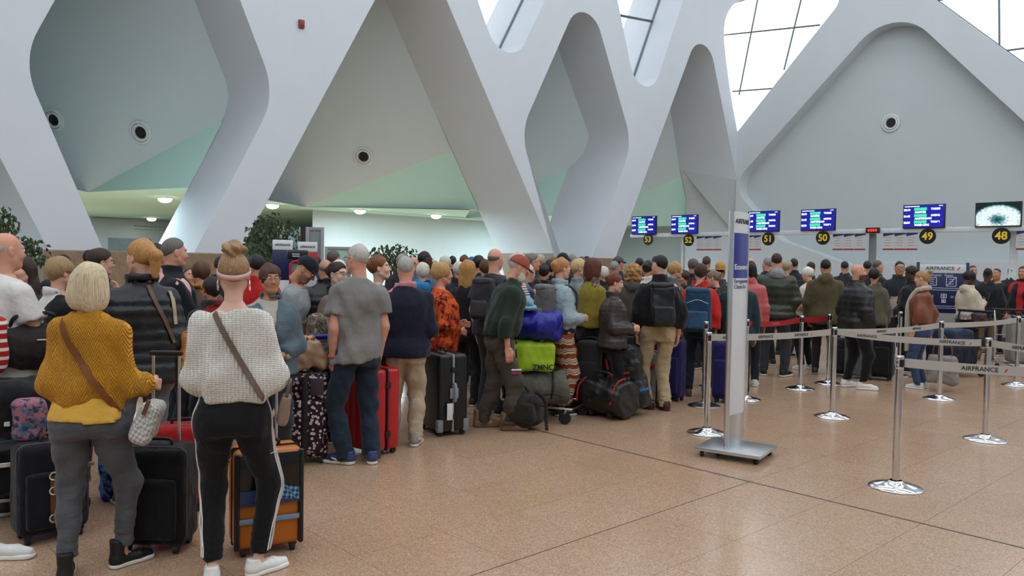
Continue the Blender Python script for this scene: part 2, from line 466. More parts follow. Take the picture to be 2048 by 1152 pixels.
# ---- vaults behind the lattice: a sloping upper panel and in every bay a soffit painted with the green light
def wpt(px, py, d): return on_plane(px, py, W0 + EN * d, EN)
def atz(px, py, z): return gnd(px, py, z)
def inner(u, z): return WP(u, DEP, z)
ZC = 3.2
def bay(i, R, Bp, rq, apex, L, lb):
    """R: right inner vertex, Bp: foot of the crease on the low ceiling; rq / lb: inner edges at ceiling height"""
    P = OPEN[i]; cu = sum(u for u, z in P) / len(P); cz = sum(z for u, z in P) / len(P)
    zR = R.z; zt = max(z for u, z in P); top_ = WP(cu, DEP - .02, zt + .5)
    pn = (R - Bp).cross(top_ - Bp)                       # the panel is one plane; it meets the reveals at varying depth
    def on_panel(u, z): p0 = WP(u, 0, z); return p0 + EN * ((Bp - p0).dot(pn) / EN.dot(pn))
    out = [R]
    for k in range(1, 15): z = zR + (zt - .02 - zR) * k / 14; out.append(on_panel(open_edge(i, z, 1) + .3, z))
    out.append(on_panel(cu, zt + .5))
    for k in range(14, 0, -1): z = ZC + (zt - .02 - ZC) * k / 14; out.append(on_panel(open_edge(i, z, -1) - .5, z))
    out.append(lb)
    up = BM()
    for a, b in zip(out, out[1:]): up.poly((Bp, a, b))
    obj('vault_panel', up.mesh('vault_panel', True, .6), m_vault, ceil_)
    obj('soffit', BM().poly((Bp, rq, R)).mesh('soffit'), m_green, ceil_)
    sl = BM(); rim = [(open_edge(i, ZC + (zt - .01 - ZC) * k / 20, -1), ZC + (zt - .01 - ZC) * k / 20) for k in range(21)] + [(open_edge(i, ZC + (zt - .01 - ZC) * k / 20, 1), ZC + (zt - .01 - ZC) * k / 20) for k in range(20, -1, -1)]
    for (u1, z1), (u2, z2) in zip(rim, rim[1:]): sl.poly((WP(u1, DEP - .03, z1), WP(u2, DEP - .03, z2), WP(u2, 8., z2), WP(u1, 8., z1)))
    obj('vault_light_seal', sl.mesh('vault_light_seal', True, .35), m_vault, ceil_)  # sleeve added behind the reveals to shut sky light out of the vault
    return [(Bp, a, b) for a, b in zip(out, out[1:])]
def open_edge(i, z, side):
    """u of an opening's edge at height z"""
    P = OPEN[i]; us = []
    for k in range(len(P)):
        (x1, z1), (x2, z2) = P[k], P[(k + 1) % len(P)]
        if (z1 - z) * (z2 - z) < 0: us.append(x1 + (x2 - x1) * (z - z1) / (z2 - z1))
    return max(us) if side > 0 else min(us)
pts_low = []
ceil_ = empty('ceiling'); tag(ceil_, 'vaulted ceiling panels and low soffit behind the white lattice', None, kind='structure')
BAYS = {0: ((-180, 330), (-420, 395)), 1: ((452, 240), (175, 384)), 2: ((887, 298), (636, 402)), 3: ((1150, 335), (1000, 404)), 4: ((1366, 352), (1225, 412))}
PAN = {}
for i in range(5):
    R_ = wpt(*BAYS[i][0], DEP); zR = R_.z
    uR = open_edge(i, zR, 1); R_ = WP(uR + .02, DEP - .01, zR)
    (xa, ya), (xb, yb) = BAYS[i]; B_ = None
    for k in range(400):                      # follow the crease seen in the photo down to the low ceiling, 5.6 m behind the wall
        t_ = k / 100; y_ = ya + (yb - ya) * t_
        if y_ > 470: break
        q_ = atz(xa + (xb - xa) * t_, y_, ZC)
        if (q_ - W0).dot(EN) > 5.6: B_ = q_; break
    if B_ is None: B_ = WP(uR - 6, 5.6, ZC)
    q = WP(open_edge(i, ZC, 1) + .02, DEP - .01, ZC)
    zt = max(z for _, z in OPEN[i]); ua = sum(u for u, z in OPEN[i] if z > zt - .05) / max(1, sum(1 for u, z in OPEN[i] if z > zt - .05))
    A_ = WP(ua, DEP + .0, zt + .6)
    zl = min(zR + .0, zt - .5); L_ = WP(open_edge(i, zl, -1) - .5, DEP - .01, zl)
    lb = WP(open_edge(i, ZC, -1) - .6, DEP - .01, ZC)
    PAN[i] = bay(i, R_, B_, q, A_, L_, lb)
    pts_low += [lb, B_, q]; print('BAY', i, B_, R_)
# low ceiling of the space behind: one plane per bay strip, closed at the back
BACKD = 18.
def dcoord(p): return (p - W0).dot(EN)
def ucoord(p): return (p - W0).dot(EU)
low = BM(); DB = 5.6
ends = [WP(-13, DEP - .1, ZC), WP(-13, DB, ZC)]
for k in range(0, len(pts_low) + 1, 3):
    if k == 0: ring = [ends[0], pts_low[0], pts_low[1], ends[1]]
    elif k == len(pts_low): ring = [pts_low[k - 1], WP(uc + 1, DEP - .1, ZC), WP(uc + 1, DB, ZC), pts_low[k - 2]]
    else: ring = [pts_low[k - 1], pts_low[k], pts_low[k + 1], pts_low[k - 2]]
    low.poly([Vector((p.x, p.y, ZC)) for p in ring])
low.poly([WP(-13, DB - .02, ZC), WP(uc + 1, DB - .02, ZC), WP(uc + 1, BACKD, ZC), WP(-13, BACKD, ZC)])
obj('low_ceiling', low.mesh('low_ceiling'), m_green, ceil_)
# closing slabs above (keep the sky out of the space behind)
def quad(name, pts, mat, parent=None): return obj(name, pyd(name, pts, [tuple(range(len(pts)))]), mat, parent)
bw = empty('wall_back'); tag(bw, 'pale partition walls closing the space behind the lattice', None, kind='structure')
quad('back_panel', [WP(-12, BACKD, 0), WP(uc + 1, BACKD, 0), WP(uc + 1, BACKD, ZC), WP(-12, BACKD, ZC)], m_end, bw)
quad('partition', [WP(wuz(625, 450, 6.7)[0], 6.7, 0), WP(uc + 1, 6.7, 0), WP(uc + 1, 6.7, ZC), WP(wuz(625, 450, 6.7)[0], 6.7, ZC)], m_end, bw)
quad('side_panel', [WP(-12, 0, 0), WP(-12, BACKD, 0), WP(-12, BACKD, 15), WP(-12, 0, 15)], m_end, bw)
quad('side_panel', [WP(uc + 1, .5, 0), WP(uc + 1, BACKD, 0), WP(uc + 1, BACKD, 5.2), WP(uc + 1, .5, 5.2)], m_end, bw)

# downlights on the low ceiling
m_lamp = plain((1, .98, .92), .4, emit=9., var=0, name='lamp_glow')
m_rim = plain('#dfe3e2', .4, var=0, name='lamp_rim')
DL = [(330, 396), (303, 436), (545, 409), (720, 420), (872, 430), (1113, 442), (40, 418)]
DLL = ['round ceiling downlight nearest above the man in pink shirt', 'lower round downlight just beneath its neighbour over the banner', 'round downlight beside the strut over the white-sweater woman', 'round downlight above the grey-haired man in grey T-shirt',
       'round downlight above the woman in red patterned top', 'small round downlight between the two narrow struts', 'round downlight above the plant at the far left']
for (x, y), lb_ in zip(DL, DLL):
    p = atz(x, y, ZC - .02)
    d = empty('downlight', p, 0, lb_, 'downlight', 'downlights in the low ceiling')
    BM().lathe([(.13, .03), (.185, .03), (.19, -.005), (.175, -.015), (.13, .0)], 24).build('rim', m_rim, d)
    BM().lathe([(0, .0), (.165, .0), (.168, -.03), (.15, -.075), (.10, -.105), (.04, -.12), (0, -.122)], 28).build('lamp_globe', m_lamp, d)
    L = bpy.data.lights.new('downlight_lamp', 'AREA'); L.shape = 'DISK'; L.size = .3; L.energy = 9; L.color = (1, .97, .9)
    lo = bpy.data.objects.new('downlight_lamp', L); link(lo, d); lo.location = (0, 0, -.16)
for (u, dd) in ((-6, 5), (-3, 9.5), (1, 4.2), (2, 13.5), (8, 3.9), (14, 3.9), (-6, 14)):  # added fill lights without fixtures, brighten the low space behind the lattice
    L = bpy.data.lights.new('fill_light', 'AREA'); L.size = 1.2; L.energy = 230; L.color = (.68, .92, 1)
    lo = bpy.data.objects.new('fill_light', L); link(lo, ceil_); lo.location = WP(u, dd, ZC - .05)

# air nozzles set in the vault panels
def tri_hit(px, py, tris):
    o = Vector((0, 0, CAM_H)); d = ray(px, py).normalized()
    from mathutils.geometry import intersect_ray_tri
    for a, b, c in tris:
        h = intersect_ray_tri(a, b, c, d, o, True)
        if h is not None: return h, (b - a).cross(c - a).normalized()
    return None, None
m_black = plain('#0b0c0d', .6, var=0, name='dark_opening'); m_noz = plain('#d5dad9', .45, name='nozzle_white')
def nozzle(p, nrm, r, label):
    if nrm.dot(Vector((0, 0, CAM_H)) - p) < 0: nrm = -nrm
    e = empty('air_nozzle', p, 0, label, 'vent', 'round air nozzles in the walls'); e.rotation_mode = 'QUATERNION'; e.rotation_quaternion = nrm.to_track_quat('Z', 'Y')
    BM().lathe([(r, 0), (r, .03), (r * .82, .04), (r * .8, .01)], 32).build('flange', m_noz, e)
    BM().lathe([(r * .8, .012), (r * .72, .05), (r * .6, .055), (r * .5, .0), (r * .48, -.05)], 32).build('nozzle_ring', m_noz, e)
    BM().lathe([(r * .5, .014), (0, .012)], 24).build('opening', m_black, e)
for (x, y, r, lb_) in ((282, 265, .27, 'round white air nozzle in the vault beside the leftmost big strut'), (108, 240, .25, 'round air nozzle half hidden by the leftmost strut'), (727, 313, .27, 'round air nozzle in the middle vault above the downlights')):
    i = 1 if x < 500 else 2; h, nn = tri_hit(x, y, PAN[i])
    if h is None: h = wpt(x, y, 3.2); nn = -EN
    nozzle(h, nn, r, lb_)
    print('NOZ', x, h, dcoord(h))

# glazing of the upper lattice openings
def glass_mat():
    t = NT('bright_pane'); tr = t.n('ShaderNodeBsdfTransparent'); gl = t.n('ShaderNodeBsdfGlossy'); gl.inputs['Roughness'].default_value = .05
    tl = t.n('ShaderNodeBsdfTranslucent'); v = t.co('Pos')
    vo = t.n('ShaderNodeTexVoronoi', feature='DISTANCE_TO_EDGE'); vo.inputs['Scale'].default_value = 5; t.l(v, vo.inputs['Vector'])
    f = t.math('MULTIPLY', t.math('GREATER_THAN', vo.outputs['Distance'], .12), .03)
    m1 = t.n('ShaderNodeMixShader'); t.l(f, m1.inputs[0]); t.l(tr.outputs[0], m1.inputs[1]); t.l(tl.outputs[0], m1.inputs[2])
    m2 = t.n('ShaderNodeMixShader'); m2.inputs[0].default_value = .03; t.l(m1.outputs[0], m2.inputs[1]); t.l(gl.outputs[0], m2.inputs[2])
    t.l(m2.outputs[0], t.out.inputs[0]); return t.m
m_glass = glass_mat(); m_mull = plain('#5d656b', .4, .3, var=0, name='grey_window_frame')
for wi, (k, lines) in enumerate((('w1', [((640, 0), (617, 30))]), ('w2', []), ('w3', [((1225, 28), (1320, 46))]))):
    w = empty('window_%d' % (wi + 1)); tag(w, None, None, kind='structure')
    me = curve_fill([OPEN[k]], .02, 'pane'); me.transform(WM @ Matrix.Translation((0, 0, 1.05))); obj('pane', me, m_glass, w)
    P = [WP(u, 1.04, z) for u, z in OPEN[k]]
    BM().tube(P, .05, 6, True).build('window_frame', m_mull, w)
    zs = [z for _, z in OPEN[k]]
    for a, b in lines:
        pa = wpt(*a, 1.03); pb = wpt(*b, 1.03); BM().tube([pa + (pa - pb) * .3, pb + (pb - pa) * .3], .04, 6).build('mullion', m_mull, w)

# ---- end wall behind the check-in desks
CE = Vector((EU.y, -EU.x, 0))                 # along the end wall, towards the right of the picture
K0 = WP(uc, 0, 0)
KN = EU.copy()                                # away from the hall
def KP(s, d, z): return K0 + CE * s + KN * d + Vector((0, 0, z))
def ksz(px, py, d=0.):
    p = on_plane(px, py, K0 + KN * d, KN) - K0
    return p.dot(CE), p.z
KM = Matrix(((CE.x, 0, KN.x, K0.x), (CE.y, 0, KN.y, K0.y), (0, 1, 0, 0), (0, 0, 0, 1)))
m_endw = white_paint('white_end_wall', (.62, .67, .70))
W5 = fillet([(.02, ksz(1476, 262)[1]), ksz(1690, -8), ksz(1630, -60), (.02, ksz(1476, -30)[1])], [.0, .5, .6, .1])
W6 = fillet([ksz(1790, -60), ksz(2140, 195), ksz(2300, 150), ksz(2300, -200)], [.3, .3, .3, .3])
RC = fillet([ksz(1462, 372), ksz(1790, 5), ksz(2110, 300), ksz(2160, 520), ksz(1700, 530), ksz(1560, 480)], [.75, 1.35, .6, .4, 0, .9])
RC2 = fillet([ksz(1455, 375, .6), ksz(1786, -8, .6), ksz(2120, 300, .6), ksz(2175, 535, .6), ksz(1700, 545, .6), ksz(1550, 490, .6)], [.75, 1.35, .6, .4, 0, .9])
kout = [(0, -.3), (16, -.3), (16, 15.5), (0, 15.5), (0, W5[-1][1])] + W5[::-1] + [(0, W5[0][1] - .02)]
me = curve_fill([kout, W6, RC], .55, 'wall_right'); me.transform(KM)
wall_r = obj('wall_right', me, m_endw); tag(wall_r, 'pale end wall with arched recess behind the check-in desks', None, kind='structure')
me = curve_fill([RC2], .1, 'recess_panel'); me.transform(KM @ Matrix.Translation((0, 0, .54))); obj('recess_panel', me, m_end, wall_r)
for wi, (LP, lines) in enumerate(((W5, [((1515, 0), (1478, 190)), ((1602, 0), (1568, 140)), ((1440, 71), (1640, 50)), ((1465, 183), (1545, 177))]), (W6, [((1998, -40), (1999, 110)), ((1999, 103), (2060, 95)), ((1860, 3), (2000, 103)), ((1862, 4), (1900, -4))]))):
    w = empty('window_%d' % (wi + 4)); tag(w, None, None, kind='structure')
    me = curve_fill([LP], .02, 'pane'); me.transform(KM @ Matrix.Translation((0, 0, .46))); obj('pane', me, m_glass, w)
    BM().tube([KP(s, .45, z) for s, z in LP], .03, 6, wi == 1).build('window_frame', m_mull, w)
    for a, b in lines:
        pa = on_plane(*a, KP(0, .44, 0), KN); pb = on_plane(*b, KP(0, .44, 0), KN)
        BM().tube([pa, pb], .028, 6).build('mullion', m_mull, w)
me = curve_fill([[(u_, z_) for u_, z_ in ncurve] + [(uc + .02, ncurve[-1][1]), (uc + .02, ncurve[0][1])]], .02, 'pane'); me.transform(WM @ Matrix.Translation((0, 0, .45)))
obj('corner_pane', me, m_glass, bpy.data.objects['window_4'])
h = on_plane(1782, 246, KP(0, .53, 0), KN); nozzle(h, -KN, .28, 'round air nozzle in the arched recess above the check-in screens')
# wedge-shaped bulkhead at the corner, below the narrow opening
obj('bulkhead', BM().prism([wpt(1364, 339, DEP - .1), wpt(1472, 331, .02), wpt(1475, 474, .02)], EU * .35).mesh('bulkhead'), m_end, wall_r)
# plinths at the strut feet
m_tan = plain('#8a7258', .5, var=.15, name='brown_stone_plinth')
for i, (xa, xb, zz) in enumerate(((88, 470, 1.76), (1104, 1240, 1.86))):
    ua = wuz(xa, 508, -.5)[0]; ub = wuz(xb, 508, -.5)[0]
    m_ = BM().box((ua + ub) / 2, zz / 2, -.25, ub - ua, zz, .5, .02).mesh('plinth'); m_.transform(WM)
    obj('plinth', m_, m_tan, wall_l)

# ---- unseen rest of the hall: roof strips, side wall and facade, gaps shaped to balance the daylight
shell = empty('ceiling_hall'); tag(shell, None, None, kind='structure')
for k in range(9):
    a = -26 + k * 6.2; quad('roof_panel', [WP(a, -20, 15.5), WP(a + 2.6, -20, 15.5), WP(a + 2.6, 0, 15.5), WP(a, 0, 15.5)], m_white, shell)
fw = obj('wall_facade', pyd('wall_facade', [WP(-26, -20, 0), WP(30, -20, 0), WP(30, -20, 8.5), WP(-26, -20, 8.5)], [(0, 1, 2, 3)]), m_end); tag(fw, None, None, kind='structure')
sw = obj('wall_side', pyd('wall_side', [WP(-22, -20, 0), WP(-22, 0, 0), WP(-22, 0, 15.5), WP(-22, -20, 15.5)], [(0, 1, 2, 3)]), m_end); tag(sw, None, None, kind='structure')
sw = obj('wall_side_lattice', pyd('wall_side_lattice', [WP(-22, 0, 0), WP(-9, 0, 0), WP(-9, 0, 15.5), WP(-22, 0, 15.5)], [(0, 1, 2, 3)]), m_white); tag(sw, None, None, kind='structure')
# ================================================================ signed-distance modelling
def surfnet(D, lo, h):
    s = D < 0; nx, ny, nz = D.shape; cx, cy, cz = nx - 1, ny - 1, nz - 1
    LIN, POS, Q = [], [], []
    for ax in range(3):
        A = [slice(None)] * 3; B = [slice(None)] * 3; A[ax] = slice(0, -1); B[ax] = slice(1, None)
        m = s[tuple(A)] != s[tuple(B)]; idx = np.nonzero(m)
        a = D[tuple(A)][idx]; b = D[tuple(B)][idx]; t = a / (a - b)
        p = [np.asarray(i, float) for i in idx]; p[ax] = p[ax] + t; p = np.stack(p, 1)
        o1, o2 = [q for q in range(3) if q != ax]; cells = {}
        for e1 in (0, 1):
            for e2 in (0, 1):
                ci = list(idx); ci[o1] = ci[o1] - e1; ci[o2] = ci[o2] - e2
                ok = (ci[o1] >= 0) & (ci[o2] >= 0) & (ci[0] < cx) & (ci[1] < cy) & (ci[2] < cz)
                lin = (ci[0] * cy + ci[1]) * cz + ci[2]; cells[(e1, e2)] = (lin, ok); LIN.append(lin[ok]); POS.append(p[ok])
        ok = cells[(0, 0)][1] & cells[(0, 1)][1] & cells[(1, 0)][1] & cells[(1, 1)][1]
        quad = np.stack([cells[k][0][ok] for k in ((1, 1), (0, 1), (0, 0), (1, 0))], 1)
        inside = (a < 0)[ok]
        if ax == 1: inside = ~inside
        quad[~inside] = quad[~inside][:, ::-1]
        Q.append(quad)
    LIN = np.concatenate(LIN); POS = np.concatenate(POS); act, inv = np.unique(LIN, return_inverse=True); cnt = np.bincount(inv)
    V = np.stack([np.bincount(inv, weights=POS[:, q]) / cnt for q in range(3)], 1) * h + np.asarray(lo)
    return V, np.searchsorted(act, np.concatenate(Q))
class G:
    """evaluation grid"""
    def __init__(s, lo, hi, h):
        s.lo = np.array(lo, float); s.h = h; n = np.ceil((np.array(hi) - s.lo) / h).astype(int) + 1
        ax = [(s.lo[i] + h * np.arange(n[i])).astype(np.float32) for i in range(3)]
        s.x = ax[0][:, None, None]; s.y = ax[1][None, :, None]; s.z = ax[2][None, None, :]; s.zv = ax[2]
        s.shape = tuple(n)
def rcone(g, a, b, ra, rb):
    a = np.asarray(a, np.float32); b = np.asarray(b, np.float32); d = b - a; L = float(d @ d) + 1e-9
    px, py, pz = g.x - a[0], g.y - a[1], g.z - a[2]
    t = np.clip((px * d[0] + py * d[1] + pz * d[2]) / L, 0, 1)
    return np.sqrt((px - d[0] * t) ** 2 + (py - d[1] * t) ** 2 + (pz - d[2] * t) ** 2) - (ra + (rb - ra) * t)
def rcone_t(g, a, b):
    a = np.asarray(a, np.float32); d = np.asarray(b, np.float32) - a; L = float(d @ d) + 1e-9
    return ((g.x - a[0]) * d[0] + (g.y - a[1]) * d[1] + (g.z - a[2]) * d[2]) / L
def ell(g, c, r):
    q = np.sqrt(((g.x - c[0]) / r[0]) ** 2 + ((g.y - c[1]) / r[1]) ** 2 + ((g.z - c[2]) / r[2]) ** 2)
    return (q - 1) * min(r)
def rbox(g, c, hs, r):
    qx, qy, qz = np.abs(g.x - c[0]) - hs[0] + r, np.abs(g.y - c[1]) - hs[1] + r, np.abs(g.z - c[2]) - hs[2] + r
    return np.sqrt(np.maximum(qx, 0) ** 2 + np.maximum(qy, 0) ** 2 + np.maximum(qz, 0) ** 2) + np.minimum(np.maximum(qx, np.maximum(qy, qz)), 0) - r
def smin(a, b, k):
    h = np.maximum(k - np.abs(a - b), 0) / k; return np.minimum(a, b) - h * h * k * .25
def smax(a, b, k): return -smin(-a, -b, k)
def wob(g, seed, freq, amp, n=5, zs=1., xs=1.):
    r = np.random.RandomState(seed); o = 0
    for _ in range(n):
        d = r.normal(size=3); d /= np.linalg.norm(d); f = freq * r.uniform(.6, 1.6)
        o = o + np.sin((g.x * (d[0] * f * xs) + g.y * (d[1] * f * xs)) + (g.z * (d[2] * f * zs) + r.uniform(0, 6.28)))
    return o * (amp / n ** .5)
def sdf_mesh(name, f, lo, hi, h, post=None):
    g = G(lo, hi, h); D = f(g); D = np.broadcast_to(D, g.shape).astype(np.float32)
    V, Q = surfnet(D, g.lo, h)
    if post is not None: V = post(V)
    return npmesh(name, V, Q)

# ---------------------------------------------------------------- heads
HEADS = {}
def head_field(g, sex):
    m = sex == 'm'
    d = ell(g, (0, -.012, .03), (.074 if m else .071, .094, .088))
    d = smin(d, ell(g, (0, .022, -.045), (.060 if m else .055, .068, .074)), .045)
    d = smin(d, ell(g, (0, .060, -.094), (.026 if m else .02, .024, .024)), .03)
    for sx in (-1, 1):
        d = smin(d, ell(g, (sx * .036, .056, -.028), (.026, .028, .03)), .025)
        d = smin(d, rcone(g, (sx * .058, -.005, -.055), (sx * .028, .055, -.098), .014 if m else .010, .014), .03)
    d = smin(d, rcone(g, (-.034, .079, .026), (.034, .079, .026), .012, .012), .018)
    for sx in (-1, 1):
        d = smax(d, -ell(g, (sx * .031, .103, .006), (.021, .018, .013)), .012)
    d = smin(d, rcone(g, (0, .086, .012), (0, .108, -.030), .008, .012 if m else .0105), .012)
    d = smin(d, rcone(g, (-.012, .094, -.033), (.012, .094, -.033), .0085, .0085), .008)
    d = smin(d, rcone(g, (-.020, .080, -.060), (.020, .080, -.060), .0075, .0075), .007)
    d = smin(d, rcone(g, (-.016, .080, -.071), (.016, .080, -.071), .0082, .0082), .006)
    for sx in (-1, 1):
        e = ell(g, (sx * .077, -.012, -.005), (.011, .019, .031)); e = smax(e, -ell(g, (sx * .087, -.006, -.002), (.008, .010, .018)), .006)
        d = smin(d, e, .008)
    r = .058 if m else .047
    d = smin(d, rcone(g, (0, -.018, -.05), (0, -.032, -.21), r, r * 1.08), .03)
    return d
def head_geo(sex, h):
    key = (sex, h)
    if key not in HEADS:
        g = G((-.105, -.125, -.20), (.105, .135, .135), h); V, Q = surfnet(head_field(g, sex).astype(np.float32), g.lo, h)
        c = V[Q].mean(1); Q = Q[c[:, 2] > -.15]
        used = np.unique(Q); mp = np.full(len(V), -1); mp[used] = np.arange(len(used)); HEADS[key] = (V[used], mp[Q])
    return HEADS[key]
def head_paint(V, sex, lips, brow, stubble=None):
    P = np.zeros((len(V), 4), np.float32); x, y, z = V.T
    f = (np.abs(x) < .024) & (np.abs(z + .0655) < .0115) & (y > .07); P[f] = (*hexc(lips), .75)
    if brow is not None:
        f = (np.abs(np.abs(x) - .032) < .019) & (np.abs(z - .028 + .25 * np.maximum(np.abs(x) - .035, 0)) < .0065) & (y > .06); P[f] = (*hexc(brow), .8)
    if stubble is not None:
        f = (z < -.035) & (y > -.0) & (z > -.125) & ~((np.abs(x) < .022) & (np.abs(z + .0655) < .010)) & ~((np.abs(x) < .02) & (z > -.045)) & (y + z * .9 < .062 + 0 * x) | ((z < -.075) & (z > -.125) & (y > .0)) | ((np.abs(z + .048) < .006) & (np.abs(x) < .026) & (y > .07))
        P[f] = (*hexc(stubble[0]), stubble[1])
    return P
# ---------------------------------------------------------------- hands (right hand; fingers along -z, thumb side +y, palm towards -x)
HANDS = {}
def hand_geo(pose, h):
    key = (pose, h)
    if key in HANDS: return HANDS[key]
    curl = {'relax': (18, 28, 22), 'grip': (62, 82, 50), 'flat': (6, 8, 6)}[pose]
    g = G((-.085, -.07, -.20), (.045, .095, .05), h)
    d = rcone(g, (0, 0, .06), (0, 0, -.01), .029, .026)
    d = smin(d, rbox(g, (0, .002, -.052), (.0145, .039, .044), .0135), .02)
    for k, (y, L) in enumerate(((.030, .9), (.010, 1.0), (-.0105, .95), (-.030, .76))):
        p = np.array((0, y, -.090)); a = 0
        for sgm, cr, r0 in zip((.044, .027, .022), curl, (.0098, .0088, .0080)):
            a += math.radians(cr); q = p + np.array((-math.sin(a), y * .10, -math.cos(a))) * sgm * L
            d = smin(d, rcone(g, p, q, r0, r0 * .92), .005); p = q
    th = [np.array((-.004, .030, -.025)), np.array((-.016, .050, -.056)), np.array((-.026, .050 if pose == 'grip' else .056, -.086)), np.array((-.036 if pose != 'grip' else -.046, .046 if pose != 'grip' else .028, -.110 if pose != 'grip' else -.100))]
    for a, b, r in zip(th, th[1:], (.0135, .0115, .0098)): d = smin(d, rcone(g, a, b, r, r * .9), .008)
    V, Q = surfnet(np.broadcast_to(d, g.shape).astype(np.float32), g.lo, h)
    c = V[Q].mean(1); Q = Q[c[:, 2] < .012]; used = np.unique(Q); mp = np.full(len(V), -1); mp[used] = np.arange(len(used))
    HANDS[key] = (V[used], mp[Q]); return HANDS[key]
# ---------------------------------------------------------------- body
PROF_M = np.array([(.78, .155, .105, -.01), (.86, .170, .118, -.015), (.93, .170, .118, -.012), (1.02, .153, .105, 0), (1.12, .155, .108, 0), (1.22, .168, .115, 0), (1.32, .180, .115, -.005), (1.39, .178, .100, -.012), (1.44, .135, .080, -.016), (1.475, .082, .066, -.014), (1.51, .060, .060, -.012), (1.60, .058, .058, -.005)])
PROF_F = np.array([(.78, .168, .112, -.015), (.86, .180, .125, -.02), (.93, .172, .118, -.012), (1.03, .138, .098, 0), (1.12, .136, .100, .004), (1.22, .150, .115, .012), (1.30, .156, .118, .012), (1.37, .155, .098, -.006), (1.43, .118, .074, -.012), (1.47, .068, .056, -.012), (1.51, .049, .050, -.010), (1.60, .048, .048, -.005)])
ARM = {  # upper-arm direction, forearm direction for the right arm (x outwards, y forward, z up)
    'down': ((.16, -.02, -1), (.04, .16, -1)), 'relax': ((.20, -.10, -1), (-.02, .34, -1)), 'bent': ((.20, -.06, -1), (-.25, .95, -.05)),
    'fold': ((.24, .16, -1), (-.92, .42, .06)), 'clasp': ((.24, .0, -1), (-.55, .80, -.28)), 'pocket': ((.34, -.22, -1), (-.16, .34, -1)),
    'phone': ((.18, .16, -1), (-.35, .78, .50)), 'face': ((.12, .42, -.85), (-.30, .45, .90)), 'push': ((.14, .30, -1), (-.05, .90, -.42)),
    'handle': ((.24, -.02, -1), (.10, .55, -.85)), 'out': ((.45, .15, -.9), (.25, .75, -.55)), 'hip': ((.5, -.15, -.9), (-.55, .1, -.8)), 'low': ((.16, .10, -1), (-.25, .45, -.9)),
    'chest': ((.2, .12, -1), (-.45, .62, .62)), 'back': ((.3, -.25, -1), (-.1, .05, -1))}
def unit(v): v = np.asarray(v, float); return v / np.linalg.norm(v)
class Skel: pass
def skeleton(sex, arms, feet, wide=1.0, sh=None):
    k = Skel(); sx0 = (.172 if sex == 'm' else .148) * (sh or wide); k.prof = (PROF_M if sex == 'm' else PROF_F).copy()
    k.sh, k.el, k.wr, k.fd = {}, {}, {}, {}
    for sd, ap in ((-1, arms[0]), (1, arms[1])):
        u, f = ARM[ap] if isinstance(ap, str) else ap
        u = unit((u[0] * sd, u[1], u[2])); f = unit((f[0] * sd, f[1], f[2]))
        k.sh[sd] = np.array((sx0 * sd, -.012, 1.372)); k.el[sd] = k.sh[sd] + u * .285; k.wr[sd] = k.el[sd] + f * .25; k.fd[sd] = f
    k.hip, k.kn, k.an, k.yaw = {}, {}, {}, {}
    for sd, ft in ((-1, feet[0]), (1, feet[1])):
        x, y, yaw = ft[:3]; lift = ft[3] if len(ft) > 3 else 0
        hip = np.array((.085 * sd, 0, .89)); an = np.array((x, y - .03, .085 + lift)); v = an - hip; L = np.linalg.norm(v)
        a, b = .425, .405; L = min(L, a + b - .002); c = (a * a + L * L - b * b) / (2 * L); hh = math.sqrt(max(a * a - c * c, 0))
        n = v / np.linalg.norm(v); fw = np.array((math.sin(math.radians(yaw)), math.cos(math.radians(yaw)), 0)); fw = unit(fw - n * (fw @ n))
        k.hip[sd] = hip; k.kn[sd] = hip + n * c + fw * hh; k.an[sd] = an; k.yaw[sd] = yaw
    return k
def prof_at(P, z): return [np.interp(z, P[:, 0], P[:, i]) for i in (1, 2, 3)]
def torso(g, P, grow=0., zlo=.8, zhi=1.6, pw=2.4):
    a, b, yc = [np.asarray(v, np.float32)[None, None, :] for v in prof_at(P, g.zv)]
    a = a + grow; b = b + grow
    q = (np.abs(g.x / a) ** pw + np.abs((g.y - yc) / b) ** pw) ** (1 / pw)
    d = (q - 1) * np.minimum(a, b)
    return np.maximum(d, np.maximum(zlo - g.z, g.z - zhi))
def adjust(P, wide, belly):
    P = P.copy(); P[:, 1] = P[:, 1] * np.where(P[:, 0] < 1.43, wide, 1 + (wide - 1) * .4); P[:, 2] *= np.where(P[:, 0] < 1.43, 1 + (wide - 1) * .8, 1)
    w = np.exp(-((P[:, 0] - 1.06) / .12) ** 2) * belly; P[:, 2] += w * .5; P[:, 3] += w * .5; P[:, 1] += w * .35
    return P
def compact(V, Q):
    used = np.unique(Q); mp = np.full(len(V), -1); mp[used] = np.arange(len(used)); return V[used], mp[Q]
def loops_of(Q):
    """boundary edges of a quad mesh"""
    E = np.concatenate([Q[:, [i, (i + 1) % 4]] for i in range(4)]); key = np.sort(E, 1)
    _, inv, cn = np.unique(key, axis=0, return_inverse=True, return_counts=True); return E[cn[inv.ravel()] == 1]
def lean_fn(lean, s=1.):
    if not lean: return lambda V: V
    L = math.radians(lean)
    def f(V):
        V = np.array(V, float); one = V.ndim == 1; V = np.atleast_2d(V).copy()
        t = np.clip((V[:, 2] - .90) / .4, 0, 1); a = L * t; z0 = .90
        y, z = V[:, 1].copy(), V[:, 2] - z0; c, sn = np.cos(a), np.sin(a); up = z > 0
        V[:, 1] = np.where(up, y * c + z * sn, y); V[:, 2] = np.where(up, z0 + z * c - y * sn, V[:, 2])
        return V[0] if one else V
    return f
NB = [0]
